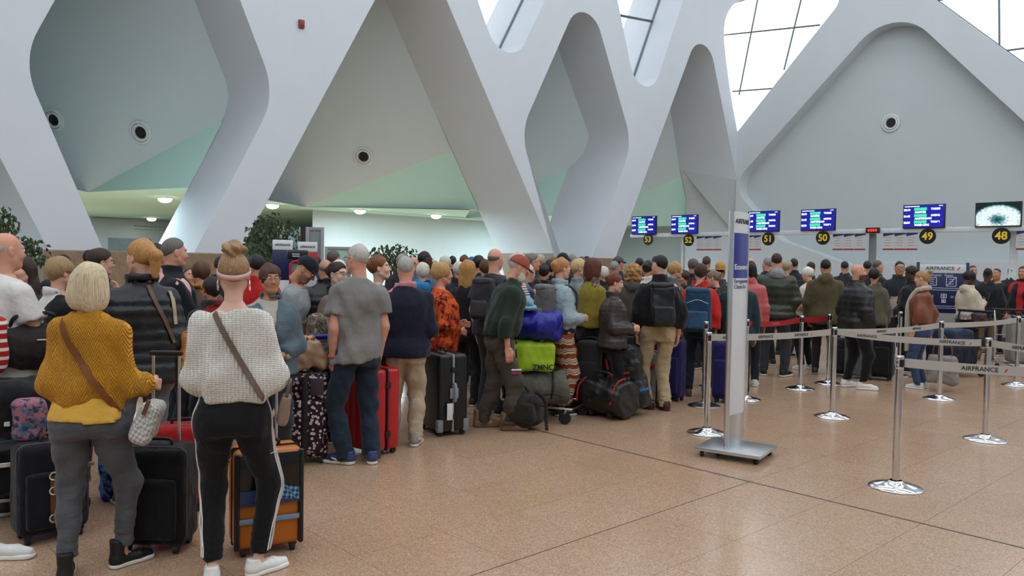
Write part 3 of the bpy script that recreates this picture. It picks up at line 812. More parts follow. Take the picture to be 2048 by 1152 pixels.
def person(label, loc, height, face, sex='m', skin='#d6a58c', hair=('short', '#4a3526'), top=None, top2=None, bottom=None, shoes=('#2a2626', '#d8d4cc'),
           arms=('down', 'down'), feet=((-.11, 0, -8), (.11, 0, 8)), wide=1., belly=0., lean=0., hturn=0., htilt=0., hroll=0., hands=('relax', 'relax'), res=None, eyes=None, glasses=None, lips=None, stubble=None, extra=None, group=None, sh=None, seedv=None):
    NB[0] += 1; seed = seedv or NB[0]; s = height / 1.75; Y = loc[1]
    if res is None: res = .0135 if Y < 5 else .017 if Y < 7 else .0205 if Y < 9.3 else .026 if Y < 12 else .032
    hh = .0062 if Y < 7.6 else .008 if Y < 10 else .011 if Y < 13 else .014
    e = empty('person', (loc[0], loc[1], 0), -math.radians(face), label, 'person', group)
    e.rotation_euler.z = -math.radians(face)
    k = skeleton(sex, arms, feet, wide, sh); k.prof = adjust(k.prof, wide, belly); P = k.prof; ln = lean_fn(lean); k.ln = ln; k.s = s; k.e = e; k.sex = sex
    fin = lambda V: ln(V) * s
    f_ = 1. if sex == 'm' else .9
    # -- body
    PB = P.copy(); gr = np.interp(P[:, 0], [.8, 1.1, 1.3, 1.4, 1.46], [-.034, -.03, -.022, -.016, -.004]); PB[:, 1] += gr; PB[:, 2] += gr
    def body(g):
        d = np.maximum(torso(g, P, -.020, .84, 1.56), torso(g, P, -.034, .84, 1.05)) if False else torso(g, PB, 0., .86, 1.56)
        for sd in (-1, 1):
            d = smin(d, rcone(g, k.sh[sd], k.el[sd], .052 * f_ * (wide ** .5), .040 * f_), .05)
            d = smin(d, rcone(g, k.el[sd], k.wr[sd], .041 * f_, .028 * f_), .02)
            d = smin(d, rcone(g, k.wr[sd], k.wr[sd] + k.fd[sd] * .05, .028 * f_, .026 * f_), .01)
            d = smin(d, rcone(g, k.hip[sd], k.kn[sd], .066, .046), .03)
            d = smin(d, rcone(g, k.kn[sd], k.an[sd], .046, .028), .02)
            yw = math.radians(k.yaw[sd]); fw = np.array((math.sin(yw), math.cos(yw), 0))
            d = smin(d, rcone(g, k.an[sd] + (0, 0, -.03), k.an[sd] + fw * .12 + (0, 0, -.05), .030, .024), .02)
        return d
    allp = np.array([v for q in (k.sh, k.el, k.wr, k.kn, k.an) for v in q.values()])
    lo = np.minimum(allp.min(0) - .13, (-.3, -.24, .0)); hi = np.maximum(allp.max(0) + .13, (.3, .24, 1.62)); lo[2] = -.02; hi[2] = max(1.58, hi[2])
    rb = max(res, .021); g = G(lo, hi, rb); V, Q = surfnet(np.broadcast_to(body(g), g.shape).astype(np.float32), g.lo, rb)
    c = V[Q].mean(1); keep = ~((c[:, 2] > 1.487) & (np.abs(c[:, 0]) < .12) & (np.abs(c[:, 1]) < .12))
    cuts = []
    for sd in (-1, 1):
        q = (c - k.wr[sd]); keep &= ~((q @ k.fd[sd] > -.004) & (np.linalg.norm(q, axis=1) < .11))
    V, Q = compact(V, Q[keep]); V = fin(V)
    HV, HQ = head_geo(sex, hh)
    Hm = Matrix.Translation(Vector(ln(np.array((0, .012, 1.636))) * s)) @ Matrix.Rotation(-math.radians(lean), 4, 'X') @ Matrix.Rotation(-math.radians(hturn), 4, 'Z') @ Matrix.Rotation(math.radians(htilt), 4, 'X') @ Matrix.Rotation(math.radians(hroll), 4, 'Y') @ Matrix.Diagonal((s * .96, s * .96, s * .96, 1))
    k.H = Hm; R = np.array(Hm.to_3x3()); T = np.array(Hm.translation)
    parts = [(V, Q), (HV @ R.T + T, HQ)]
    for sd in (-1, 1):
        hv, hq = hand_geo(hands[0 if sd < 0 else 1], hh if hh < .008 else .009)
        z = -k.fd[sd]; ref = np.array((0, 0, 1.)) if abs(z[2]) < .75 else np.array((0, 1., 0)); y = unit(ref - z * (ref @ z)); x = np.cross(y, z)
        hv2 = hv.copy(); 
        if sd < 0: hv2[:, 0] *= -1; hq = hq[:, ::-1]
        hv2 = hv2 * (.98 if sex == 'm' else .9)
        parts.append((fin(hv2 @ np.stack([x, y, z]) + k.wr[sd] + k.fd[sd] * .006), hq))
    off = 0; VV = []; QQ = []; LP = []
    for v, q in parts: VV.append(v); QQ.append(q + off); LP.append(loops_of(q) + off); off += len(v)
    n0 = len(VV[0]); n1 = n0 + len(VV[1]); VV = np.concatenate(VV); QQ = np.concatenate(QQ)
    me = npmesh('body', VV, QQ)
    bm = bmesh.new(); bm.from_mesh(me); bm.verts.ensure_lookup_table()
    def loop_edges(E, near=None):
        es = []
        for a, b in E:
            if near is not None and np.linalg.norm(VV[a] - near) > .12 * s: continue
            ed = bm.edges.get((bm.verts[int(a)], bm.verts[int(b)]))
            if ed: es.append(ed)
        return es
    def main_loop(es):
        """largest connected loop"""
        left = set(es); best = []
        while left:
            st = [left.pop()]; cur = [st[0]]
            while st:
                q = st.pop()
                for v in q.verts:
                    for o in v.link_edges:
                        if o in left: left.discard(o); st.append(o); cur.append(o)
            if len(cur) > len(best): best = cur
        return best
    for j, ctr in ((1, ln(np.array((0, -.012, 1.487))) * s), (2, fin(k.wr[-1])), (3, fin(k.wr[1]))):
        try:
            ea = main_loop(loop_edges(LP[0], ctr)); eb = main_loop(loop_edges(LP[j]))
            r_ = bmesh.ops.bridge_loops(bm, edges=ea + eb)
            for fc in r_['faces']: fc.smooth = True
        except Exception as ex: print('bridge', label, j, ex)
    bmesh.ops.recalc_face_normals(bm, faces=bm.faces)
    bm.to_mesh(me); bm.free(); me.update()
    pa = np.zeros((len(VV), 4), np.float32); sk = hexc(skin)
    pa[n0:n1] = head_paint(HV, sex, lips or tuple(x * y for x, y in zip(sk, (.82, .55, .55))), hair[1] if hair else '#6a5040', stubble)
    at = me.color_attributes.new('paint', 'FLOAT_COLOR', 'POINT'); at.data.foreach_set('color', pa.ravel())
    k.body = obj('body', me, skin_mat(skin), e)
    # -- clothes
    if bottom: k.bot = garment_bottom(k, bottom, res, fin, seed)
    k.top = garment_top(k, top, res, fin, seed) if top else None
    if top2: k.top2 = garment_top(k, top2, res, fin, seed + 50)
    if shoes: make_shoes(k, shoes, s)
    if hair and hair[0] != 'none': make_hair(k, hair, hh, seed)
    if eyes is None: eyes = (Y < 10)
    if eyes:
        for sx in (-1, 1):
            o = obj('eye', EYE, [plain('#e8e2dc', .2, var=0, name='eye_white'), plain('#2c1d14', .2, var=0, name='iris')], e); o.matrix_local = Hm @ Matrix.Translation((sx * .031, .0835, .006))
    if glasses:
        b = BM()
        for sx in (-1, 1):
            ring = [Vector((sx * .032 + .024 * math.cos(a), .104 - abs(.024 * math.cos(a) + .0) * .12, .004 + .018 * math.sin(a))) for a in np.linspace(0, 6.283, 17)[:-1]]
            b.tube(ring, .0022, 5, True); b.tube([(sx * .056, .100, .010), (sx * .080, .05, .012), (sx * .083, -.01, .008)], .0022, 5)
        b.tube([(-.009, .106, .008), (.009, .106, .008)], .002, 5)
        o = b.build('glasses', plain(glasses, .3, var=0, name='spectacle_frame'), e); o.matrix_local = Hm
    if extra: extra(k)
    return k
b_ = BM().sph((0, 0, 0), .0125, seg=12); EYE = None
def _eye():
    me = b_.mesh('eye', True)
    me.materials.append(None); me.materials.append(None)
    for p in me.polygons:
        if p.center.y > .0103: p.material_index = 1
    return me
EYE = _eye()
def g_prof(P, t):
    """garment profile: body profile plus ease, hanging straight below the chest when loose"""
    Q = P.copy(); ez = t.get('ease', .015); ez = np.interp(P[:, 0], [1.28, 1.40, 1.45], [ez, ez * .35 + .006, min(ez, .014)]); Q[:, 1] += ez; Q[:, 2] += ez
    hang = t.get('hang', .6); m = Q[:, 0] < 1.31; i3 = np.argmin(abs(Q[:, 0] - 1.31))
    for c in (1, 2): Q[m, c] = np.maximum(Q[m, c], Q[m, c] * (1 - hang) + Q[i3, c] * hang)
    fl = t.get('flare', 0.); Q[:, 1] += np.clip((1.25 - Q[:, 0]) / .4, 0, 1) * fl; Q[:, 2] += np.clip((1.25 - Q[:, 0]) / .4, 0, 1) * fl
    return Q
def garment_top(k, t, res, fin, seed):
    P = g_prof(k.prof, t); k.gp = P; ea = t.get('ease', .015); sl = t.get('sl', 1.96); hem = t.get('hem', .88); nz = t.get('neck', 1.475); wr = t.get('wr', .006); quilt = t.get('quilt', 0); sr = t.get('sr', (.064, .054, .042)); gath = t.get('gather', 0)
    f_ = 1. if k.sex == 'm' else .92
    def f(g):
        d = torso(g, P, 0, hem, nz + .05, 2.6)
        if gath: d = d + gath * np.clip(1 - (g.z - hem) / .09, 0, 1) - gath * .6 * np.exp(-((g.z - hem - .16) / .08) ** 2)
        w = wob(g, seed, 26, wr * 1.2, 6, .6) + wob(g, seed + 7, 55, wr * .6, 5, .5)
        if quilt: w = w - quilt * np.abs(np.sin((g.z - hem) * math.pi / t.get('qp', .085))) ** .6 + quilt * .5
        arm = None
        for sd in (-1, 1):
            if sl <= 0: break
            u = min(sl, 1.); p1 = k.sh[sd] + (k.el[sd] - k.sh[sd]) * u
            a = rcone(g, k.sh[sd] + (0, 0, -.004), p1, sr[0] * f_ * .92 + min(ea, .03) * .3, (sr[0] + (sr[1] - sr[0]) * u) * f_ + ea * .5)
            if sl <= 1: a = np.maximum(a, (rcone_t(g, k.sh[sd], p1) - 1) * .285 * u)
            else:
                p2 = k.el[sd] + (k.wr[sd] - k.el[sd]) * (sl - 1); b = rcone(g, k.el[sd], p2, sr[1] * f_ + ea * .5, sr[2] * f_ + ea * .35)
                if t.get('cuff'): b = b + .016 * np.clip((rcone_t(g, k.el[sd], p2) - .88) / .06, 0, 1)
                b = np.maximum(b, (rcone_t(g, k.el[sd], p2) - 1) * .25)
                if quilt: b = b - quilt * .8 * np.abs(np.sin(rcone_t(g, k.el[sd], p2) * math.pi * 3)) ** .6 + quilt * .4
                a = smin(a, b, .02)
            arm = a if arm is None else np.minimum(arm, a)
        if arm is not None: d = smin(d, arm, t.get('blend', .018))
        d = np.maximum(d, hem - g.z + .004 * np.sin(g.x * 21 + seed))
        nk = t.get('nslope', -.25)
        d = np.maximum(d, (g.z - nz - nk * (g.y + .01) - t.get('nwide', 0) * 0) )
        if t.get('nwide'): d = np.maximum(d, -ell(g, (t.get('nx', 0), 0, nz + .045), (t['nwide'], .13, .085)))
        if t.get('open'):        # open front
            d = np.maximum(d, -(rbox(g, (0, .16, hem + .3), (t['open'], .14, .40), .02)))
        co = t.get('collar', 0)
        if co:
            q = np.sqrt((g.x / .082) ** 2 + ((g.y + .012) / .078) ** 2); ring = np.maximum(np.abs(q - 1) * .078 - .013, np.abs(g.z - 1.485 - co * .4 - g.y * nk * .5) - co); d = smin(d, ring, .012)
        if t.get('hood'): d = smin(d, ell(g, (0, -.115, 1.45), (.115, .06, .075)) + wob(g, seed + 3, 40, .006), .03)
        return d + w
    pts = np.array([k.sh[a] for a in (-1, 1)] + ([k.el[a] for a in (-1, 1)] if sl > 0 else []) + ([k.wr[a] for a in (-1, 1)] if sl > 1 else []))
    mx = P[:, 1].max() + .04; my = P[:, 2].max() + .05
    lo = np.minimum(pts.min(0) - .11, (-mx, -my - .05, hem - .03)); hi = np.maximum(pts.max(0) + .11, (mx, my + .04 + max(0, P[:, 3].max()), 1.56)); lo[2] = min(hem - .03, lo[2]) if sl > 1 else hem - .03
    me = sdf_mesh(t.get('name', 'top'), f, lo, hi, res, fin)
    o = obj(t.get('name', 'sweater'), me, t['mat'], k.e)
    if t.get('label'): o['label'] = t['label']
    return o
def garment_bottom(k, t, res, fin, seed):
    P = k.prof; w_ = t.get('waist', 1.0); r = t.get('r', (.098, .070, .058)); hem = t.get('hem', .07); wr = t.get('wr', .005); ea = t.get('ease', .008)
    def f(g):
        if t.get('skirt'):
            a = np.interp(g.zv, [hem, .9, 1.0], [t['skirt'], .195, .165]).astype(np.float32)[None, None, :]
            d = (np.sqrt((g.x / a) ** 2 + ((g.y + .01) / (a * .75)) ** 2) - 1) * a * .75; d = np.maximum(d, np.maximum(hem - g.z, g.z - w_))
            return d + wob(g, seed, 24, wr, 5, .15)
        d = torso(g, P, ea, .79, w_, 2.4)
        legs = None
        for sd in (-1, 1):
            a = smin(rcone(g, k.hip[sd] + (0, -.01, -.03), k.kn[sd], r[0], r[1]), rcone(g, k.kn[sd], k.an[sd] + (0, 0, -.05), r[1], r[2]), .03)
            if k.an[sd][2] < .3 : a = np.maximum(a, hem - g.z)
            legs = a if legs is None else np.minimum(legs, a)
        d = smin(d, legs, .045)
        fold = wob(g, seed, 30, wr, 5, 1.1) + wob(g, seed + 5, 62, wr * .5, 4, 1.3)
        stack = np.exp(-((g.z - hem - .05) / .07) ** 2) * np.sin(g.z * 150 + g.x * 20 + g.y * 30) * t.get('stack', .004)
        return d + fold + stack
    pts = np.array([k.kn[a] for a in (-1, 1)] + [k.an[a] for a in (-1, 1)]); mx = P[:3, 1].max() + .05
    if t.get('skirt'): mx = max(mx, t['skirt'] + .03)
    lo = np.minimum(pts.min(0) - .12, (-mx, -.22, -.01)); hi = np.maximum(pts.max(0) + .12, (mx, .26, w_ + .03)); lo[2] = min(hem, pts[:, 2].min()) - .08; hi[2] = w_ + .03
    return obj(t.get('name', 'trousers'), sdf_mesh('trousers', f, lo, hi, res, fin), t['mat'], k.e)
# ---- shoes
def shoe_meshes(kind):
    def up(g):
        d = smin(rcone(g, (0, -.035, .045), (0, .10, .038), .040, .036), rcone(g, (0, .10, .034), (.004, .165, .030), .038, .030), .02)
        d = smin(d, rcone(g, (0, -.03, .06), (0, -.028, .105 if kind == 'low' else .16), .038, .038 if kind == 'low' else .045), .03)
        d = np.maximum(d, .018 - g.z); d = np.maximum(d, g.z - (.10 if kind == 'low' else .17) + (g.y + .03) * .15)
        return d + .0012 * np.sin(g.y * 160) * (g.z > .05)
    def so(g):
        a = np.interp(np.linspace(0, 1, g.shape[1]), np.linspace(0, 1, 8), [.030, .040, .041, .038, .042, .046, .042, .028]).astype(np.float32)[None, :, None]
        d = np.maximum(np.abs(g.x) - a, np.maximum(np.abs(g.y - .062) - .142, np.abs(g.z - .0145) - .0135)); q = rcone(g, (0, -.03, .015), (.003, .155, .015), .046, .045)
        return np.maximum(smax(d, q, .01), np.abs(g.z - .015) - .0145)
    return sdf_mesh('shoe', up, (-.07, -.1, 0), (.07, .22, .2), .0075), sdf_mesh('sole', so, (-.07, -.1, -.008), (.07, .22, .04), .0065)
SHOE = {}
def make_shoes(k, sh, s):
    kind = sh[2] if len(sh) > 2 else 'low'
    if kind not in SHOE: SHOE[kind] = shoe_meshes(kind)
    for sd in (-1, 1):
        a = k.an[sd] * s; M = Matrix.Translation((a[0], a[1] + .0, (k.an[sd][2] - .085) * s)) @ Matrix.Rotation(-math.radians(k.yaw[sd]), 4, 'Z') @ Matrix.Diagonal((s * (1.05 if k.sex == 'm' else .95),) * 3 + (1,))
        m1 = cloth(sh[0], 'shine' if kind == 'low' else 'leather') if isinstance(sh[0], str) else sh[0]
        o = obj('shoe', SHOE[kind][0], m1, k.e); o.matrix_local = M
        obj('sole', SHOE[kind][1], plain(sh[1], .6, var=.03, name='sole_rubber'), o)
# ---- hair
HAIR = {}
def hair_mesh(style, h, seed):
    key = (style, h, seed % 3)
    if key in HAIR: return HAIR[key]
    sd = seed % 3 + 11
    def f(g):
        cap = ell(g, (0, -.015, .035), (.0790, .1010, .0950)); sidew = wob(g, sd, 60, .0030, 5, .35)
        ear = np.minimum(ell(g, (-.082, -.008, -.008), (.02, .026, .034)), ell(g, (.082, -.008, -.008), (.02, .026, .034)))
        hl = wob(g, sd + 9, 85, .006, 6)
        def cut(y0, z0, sl): return (g.y - y0) - sl * (g.z - z0) + hl
        nape = -.085 - g.z
        if style == 'short': d = smax(smax(cap + sidew, cut(.040, .052, 1.05), .012), -.07 - g.z, .02); return np.maximum(d, -ear)
        if style == 'crop': d = smax(smax(cap + .0045 + sidew * .5, cut(.040, .055, 1.05), .01), -.06 - g.z, .02); return np.maximum(d, -ear)
        if style == 'thin': d = smax(smax(cap + .003 + wob(g, sd, 90, .003), cut(.012, .045, 1.0), .014), -.075 - g.z, .02); return np.maximum(d, -ear)
        if style == 'fringe': d = smax(smax(cap + .0035, cut(-.005, .0, 1.2), .012), -.075 - g.z, .02); d = smax(d, g.z - .035 - wob(g, sd, 50, .004), .01); return np.maximum(d, -ear)
        if style == 'full': d = smax(smax(ell(g, (0, -.014, .04), (.088, .108, .102)) + sidew * 1.6, cut(.05, .045, 1.2), .014), nape, .02); return np.maximum(d, -ear)
        if style in ('pixie', 'bobshort'):
            d = ell(g, (0, -.018, .030), (.090, .108, .106)) + sidew * 2
            d = smax(d, -ell(g, (0, .125, -.04), (.062, .075, .095)), .014); d = smax(d, -.078 - g.z + .3 * g.y, .025); return d
        if style == 'bob':
            d = ell(g, (0, -.02, .03), (.094, .112, .106)); d = smin(d, ell(g, (0, -.035, -.07), (.112, .088, .105)), .05)
            d = smax(d, -ell(g, (0, .12, -.055), (.060, .105, .12)), .014); d = smax(d, -.150 - g.z + wob(g, sd, 45, .006), .012); return d + sidew * 2.2
        if style in ('long', 'longwavy'):
            d = ell(g, (0, -.02, .03), (.092, .110, .104)); d = smin(d, ell(g, (0, -.055, -.13), (.105, .062, .18)), .06)
            d = smax(d, -ell(g, (0, .12, -.07), (.058, .12, .14)), .014); return d + sidew * (2.2 if style == 'long' else 4.5)
        if style == 'curly':
            d = ell(g, (0, -.03, .02), (.122, .125, .12)); d = smin(d, ell(g, (0, -.045, -.08), (.118, .09, .09)), .05); d = smax(d, -ell(g, (0, .13, -.05), (.058, .09, .11)), .014)
            return d + wob(g, sd, 75, .009, 7) + wob(g, sd + 3, 130, .005, 6)
        cap2 = smax(smax(ell(g, (0, -.014, .034), (.083, .104, .098)) + sidew, cut(.048, .045, 1.15), .012), -.082 - g.z, .02); cap2 = np.maximum(cap2, -ear)
        if style == 'bun':
            b = ell(g, (0, -.055, .142), (.058, .055, .042)) + wob(g, sd, 85, .006, 6) + .004 * np.sin(np.arctan2(g.y + .055, g.x) * 5 + g.z * 120)
            return smin(cap2, b, .015)
        if style == 'ponytail':
            b = smin(rcone(g, (0, -.10, .055), (0, -.150, .02), .026, .036), rcone(g, (0, -.150, .02), (0, -.135, -.12), .038, .018), .02) + sidew * 2
            return smin(cap2 - .004, b, .015)
        if style == 'updo':
            b = ell(g, (0, -.105, .05), (.042, .038, .045)) + wob(g, sd, 70, .007, 6); return smin(cap2 - .003 + wob(g, sd, 60, .003), b, .02)
        if style == 'spiky':
            b = rcone(g, (0, -.095, .06), (0, -.135, .105), .022, .034) + wob(g, sd, 95, .010, 6); return smin(cap2 - .004 + wob(g, sd, 50, .004), b, .02)
        if style == 'afro': return smax(ell(g, (0, -.018, .04), (.092, .112, .104)) + wob(g, sd, 120, .004, 6), cut(.04, .05, 1.1), .012)
        return cap2
    lo, hi = (-.16, -.22, -.36), (.16, .14, .21)
    if style in ('short', 'crop', 'thin', 'fringe', 'full', 'pixie', 'afro'): lo, hi = (-.11, -.14, -.10), (.11, .12, .16)
    HAIR[key] = sdf_mesh('hair', f, lo, hi, max(h, .008)); return HAIR[key]
def make_hair(k, hair, h, seed):
    me = hair_mesh(hair[0], h, seed).copy() if False else hair_mesh(hair[0], h, seed)
    m = hair_mat(hair[1], hair[0] in ('curly', 'afro', 'bun', 'spiky'))
    o = obj('hair', me, m, k.e); o.matrix_local = k.H; return o
def cap_part(k, col, brim=True, beanie=False, straw=False):
    def f(g):
        d = smax(ell(g, (0, -.013, .037), (.0925, .115, .104)), (.026 if not beanie else .012) - g.z + g.y * -.05, .008)
        if straw: d = ell(g, (0, -.012, .08), (.09, .11, .10)); d = np.maximum(d, .03 - g.z)
        if brim and not straw:
            b = np.maximum(np.abs(g.z - .034 + (g.y - .08) * .28) - .004, np.sqrt((g.x / .078) ** 2 + ((g.y - .085) / .088) ** 2) * .08 - .08); d = smin(d, np.maximum(b, .04 - g.y), .008)
        if straw:
            b = np.maximum(np.abs(g.z - .035) - .005, np.sqrt(g.x ** 2 + (g.y + .012) ** 2) - .17); d = smin(d, b, .01)
        return d
    o = obj('cap' if not straw else 'straw_hat', sdf_mesh('cap', f, (-.19, -.2, 0), (.19, .2, .2), .0085), cloth(col, 'plain'), k.e); o.matrix_local = k.H; return o
def strap_over(k, pts, w, mat, parent, side=-1, lift=.010, name='strap'):
    """band laid on the garment surface; pts = (x, z) in canonical metres, side -1 = back"""
    P = []; W = []
    from mathutils.bvhtree import BVHTree
    me = k.top.data; bv = BVHTree.FromPolygons([v.co for v in me.vertices], [p.vertices for p in me.polygons])
    for p in smooth_path([(x, 0, z) for x, z in pts], 8):
        q = Vector(k.ln(np.array((p.x, 0, p.z))) * k.s); hit = bv.ray_cast(Vector((q.x, side * .8, q.z)), Vector((0, -side, 0)))[0]
        if hit is None:
            if not P: continue
            hit = Vector((q.x, P[-1].y, q.z))
        P.append(hit + Vector((0, side * lift, 0)))
    for _ in range(2): P = [P[0]] + [(P[i - 1] + P[i] * 2 + P[i + 1]) / 4 for i in range(1, len(P) - 1)] + [P[-1]]
    n = len(P)
    for i in range(n):
        t = (P[min(i + 1, n - 1)] - P[max(i - 1, 0)]).normalized(); c = Vector((0, (P[i].y), 0)); c = Vector((P[i].x * .6, P[i].y if abs(P[i].y) > .01 else side * .1, 0)).normalized()
        W.append(t.cross(c).normalized() * w)
    V, Fc = ribbon(P, W, .006)
    o = obj(name, pyd(name, V, Fc, False), mat, parent)
    if parent is not None: o.matrix_parent_inverse = Matrix.Identity(4)
    return o
# ================================================================ the people
LT, TN, RD, DK, PL = '#d8a68d', '#c08c6e', '#d39a82', '#553628', '#e2b7a1'
def tee(c, kind='plain', **k): return dict(dict(name='t_shirt', mat=cloth(c, kind), ease=.028, sl=.62, sr=(.082, .078, .04), hem=.84, wr=.008, hang=.85), **k)
def swt(c, kind='plain', c2=None, **k): return dict(dict(name='sweater', mat=cloth(c, kind, c2), ease=.03, hem=.86, wr=.006, cuff=1), **k)
def jak(c, kind='plain', c2=None, **k): return dict(dict(name='jacket', mat=cloth(c, kind, c2), ease=.04, hem=.82, wr=.008, collar=.026, sr=(.07, .061, .05)), **k)
def puf(c, kind='shine', **k): return dict(dict(name='padded_jacket', mat=cloth(c, kind), ease=.048, hem=.82, wr=.005, quilt=.013, collar=.032, sr=(.074, .066, .054)), **k)
def shi(c, kind='plain', c2=None, **k): return dict(dict(name='shirt', mat=cloth(c, kind, c2), ease=.022, hem=.85, wr=.007, collar=.016), **k)
def trs(c, kind='plain', **k): return dict(dict(name='trousers', mat=cloth(c, kind)), **k)
def jns(c, **k): return dict(dict(name='jeans', mat=cloth(c, 'denim'), r=(.098, .068, .055)), **k)
PP = {}; SPOTS = []
def P(key, label, px, ty, Y, app, feet_y=None, hairup=.012, **kw):
    """px, top: where the head is in the picture; Y: distance (or from the feet); app: facing as seen (0 = back view, 90 = to the right, 180 = to the camera)"""
    if feet_y: Y = gnd(px, feet_y).y
    h = atY(px, ty, Y); face = app + math.degrees(math.atan2(h.x, h.y))
    if label in LABELS: print('DUP LABEL', label)
    LABELS[label] = 1
    v = None
    for k_ in range(60):                    # keep neighbours from standing inside one another
        dY = ((k_ + 1) // 2) * .12 * (1 if k_ % 2 else -1); q = atY(px, ty, Y + dY)
        if all((q.x - a) ** 2 + (q.y - b) ** 2 > r_ for a, b, r_ in SPOTS): v = q; break
    if v is not None: h = v
    SPOTS.append((h.x, h.y, .44 ** 2))
    PP[key] = person(label, h, max(1.35, min(1.95, h.z - hairup)), face, **kw); return PP[key]
GRP = 'travellers queuing for check-in'
# ---- foreground
def ex_white(k):
    e = k.e
    b = BM(); ring = []
    for a in np.linspace(0, 2 * math.pi, 33)[:-1]:
        ring.append(k.H @ Vector((.087 * math.sin(a), -.014 + .108 * math.cos(a), .004 + .034 * (math.cos(a) + 1) * .9 - .022)))
    W = [Vector((0, 0, .026))] * 33; ring.append(ring[0])
    V, Fc = ribbon(ring, W, .006); obj('headband', pyd('headband', V, Fc, True), cloth('#d9a9a2', 'shine'), e)
    for sx in (-1, 1):
        c = k.H @ Vector((sx * .083, -.006, -.062)); b = BM()
        b.tube([c + Vector((.008 * math.cos(a) * 0, .026 * math.cos(a), .026 * math.sin(a))) for a in np.linspace(0, 6.283, 25)[:-1]], .0032, 6, True).build('hoop_earring', metal((.8, .8, .82), .2), e)
    from mathutils.bvhtree import BVHTree
    me = k.bot.data; bv = BVHTree.FromPolygons([v.co for v in me.vertices], [p.vertices for p in me.polygons])
    # three white stripes down the outer side of each trouser leg
    for sd in (-1, 1):
        for j in (-1, 0, 1):
            pts = []
            for z in np.linspace(.98, .14, 44):
                hp, kn, an = k.hip[sd], k.kn[sd], k.an[sd]
                if z > kn[2]: c = hp + (kn - hp) * np.clip((hp[2] - z) / (hp[2] - kn[2]), 0, 1)
                else: c = kn + (an - kn) * (kn[2] - z) / (kn[2] - an[2])
                y = (c[1] - .012 + j * .019) * k.s
                h_ = bv.ray_cast(Vector((sd * .6, y, z * k.s)), Vector((-sd, 0, 0)))[0]
                if h_ is not None: pts.append(h_ + Vector((sd * .002, 0, 0)))
            for _ in range(2): pts = [pts[0]] + [(pts[q - 1] + pts[q] * 2 + pts[q + 1]) / 4 for q in range(1, len(pts) - 1)] + [pts[-1]]
            V, Fc = ribbon(pts, [Vector((0, .011, 0))] * len(pts), .006)
            obj('side_stripe', pyd('side_stripe', V, Fc), cloth('#e8e6e2'), e)
    for sd in (-1, 1):   # seam piping across the thighs
        z = .66 * k.s; c = k.hip[sd] + (k.kn[sd] - k.hip[sd]) * .55; r = .084
        pts = [Vector(((c[0] + r * math.cos(a)) * k.s, (c[1] + r * math.sin(a)) * k.s, z + .02 * math.cos(a) * sd)) for a in np.linspace(math.pi, 2 * math.pi, 20)]
        BM().tube(pts, .0022, 5).build('piping', cloth('#d8d6d2'), e)
P('white', 'woman seen from behind in off-white rib-knit sweater, pink headband and black side-striped trousers', 468, 500, 3.98, 4, sex='f', hairup=.015, hair=('bun', '#a5825c'), skin=PL,
  top=swt('#f3ece2', 'knit', ease=.026, hem=.945, gather=.025, nwide=.125, nx=.02, neck=1.435, blend=.045, sr=(.068, .068, .048), wr=.010, sl=1.9, hang=.75), bottom=dict(name='track_trousers', mat=cloth('#101013'), r=(.104, .066, .050), hem=.12, wr=.004),
  shoes=('#e9e9e7', '#f0efec'), arms=(((.10, .06, -1), (-.45, .85, -.25)), ((.15, -.02, -1), (-.2, .9, -.3))), feet=((-.10, .0, -6), (.13, .05, 55)), wide=1.0, extra=ex_white, hands=('grip', 'grip'))
P('mustard', 'woman with platinum bob in mustard cable-knit sweater and grey jeans, holding a suitcase handle', 178, 516, 4.0, 14, sex='f', hair=('bob', '#d9c6a4'), skin=LT, hairup=.03,
  top=swt('#f0a416', 'cable', ease=.026, hem=.925, gather=.025, blend=.045, sr=(.068, .066, .048), wr=.010, sl=1.92, neck=1.47, hang=.75), top2=dict(name='undershirt', mat=cloth('#e2b04a'), ease=.020, hem=.885, sl=0, neck=.985, wr=.004),
  bottom=jns('#515256', r=(.106, .070, .046), hem=.13, waist=1.02), shoes=('#131214', '#e2e0dc', 'high'), arms=(((.10, .0, -1), (-.3, .9, -.1)), ((.16, .0, -1), (.32, .80, -.18))), feet=((-.10, -.04, -10), (.15, .12, 50)), wide=1.0, hands=('relax', 'grip'))
P('ponytail', 'woman with strawberry ponytail in black quilted jacket, one hand at her cheek', 283, 478, 5.2, -12, sex='f', hair=('ponytail', '#b8864e'), skin=LT,
  top=puf('#17181b', hem=.80, qp=.075, ease=.055), bottom=jns('#6f7378'), shoes=('#3a3a3c', '#cfcac2'), arms=('face', 'relax'), wide=1.08, hturn=-25)
P('pinkshirt', 'grey-haired man in pink shirt and open black jacket looking right', 346, 475, 6.6, 78, hair=('short', '#6d675f'), skin=RD, top=shi('#dcaaa6', ease=.026),
  top2=jak('#17181c', open=.075, ease=.05, collar=.03), bottom=trs('#2a2c33'), arms=('relax', 'push'), hturn=-10, wide=1.06)
P('whitetee', 'bald older man in white T-shirt at the left edge', 10, 462, 5.0, 62, hair=('fringe', '#b9b2a8'), skin=RD, top=tee('#d9d6d2'), bottom=trs('#3a3f48'), arms=('bent', 'push'), wide=1.08, belly=.05)
P('camowoman', 'dark-haired woman in dark camouflage jacket talking towards the left', 44, 510, 6.0, -140, sex='f', hair=('long', '#3a2820'), skin=LT, top=jak('#4a4845', 'camo', '#2c2b2a'), bottom=trs('#25252a'), arms=('fold', 'bent'), hroll=8)
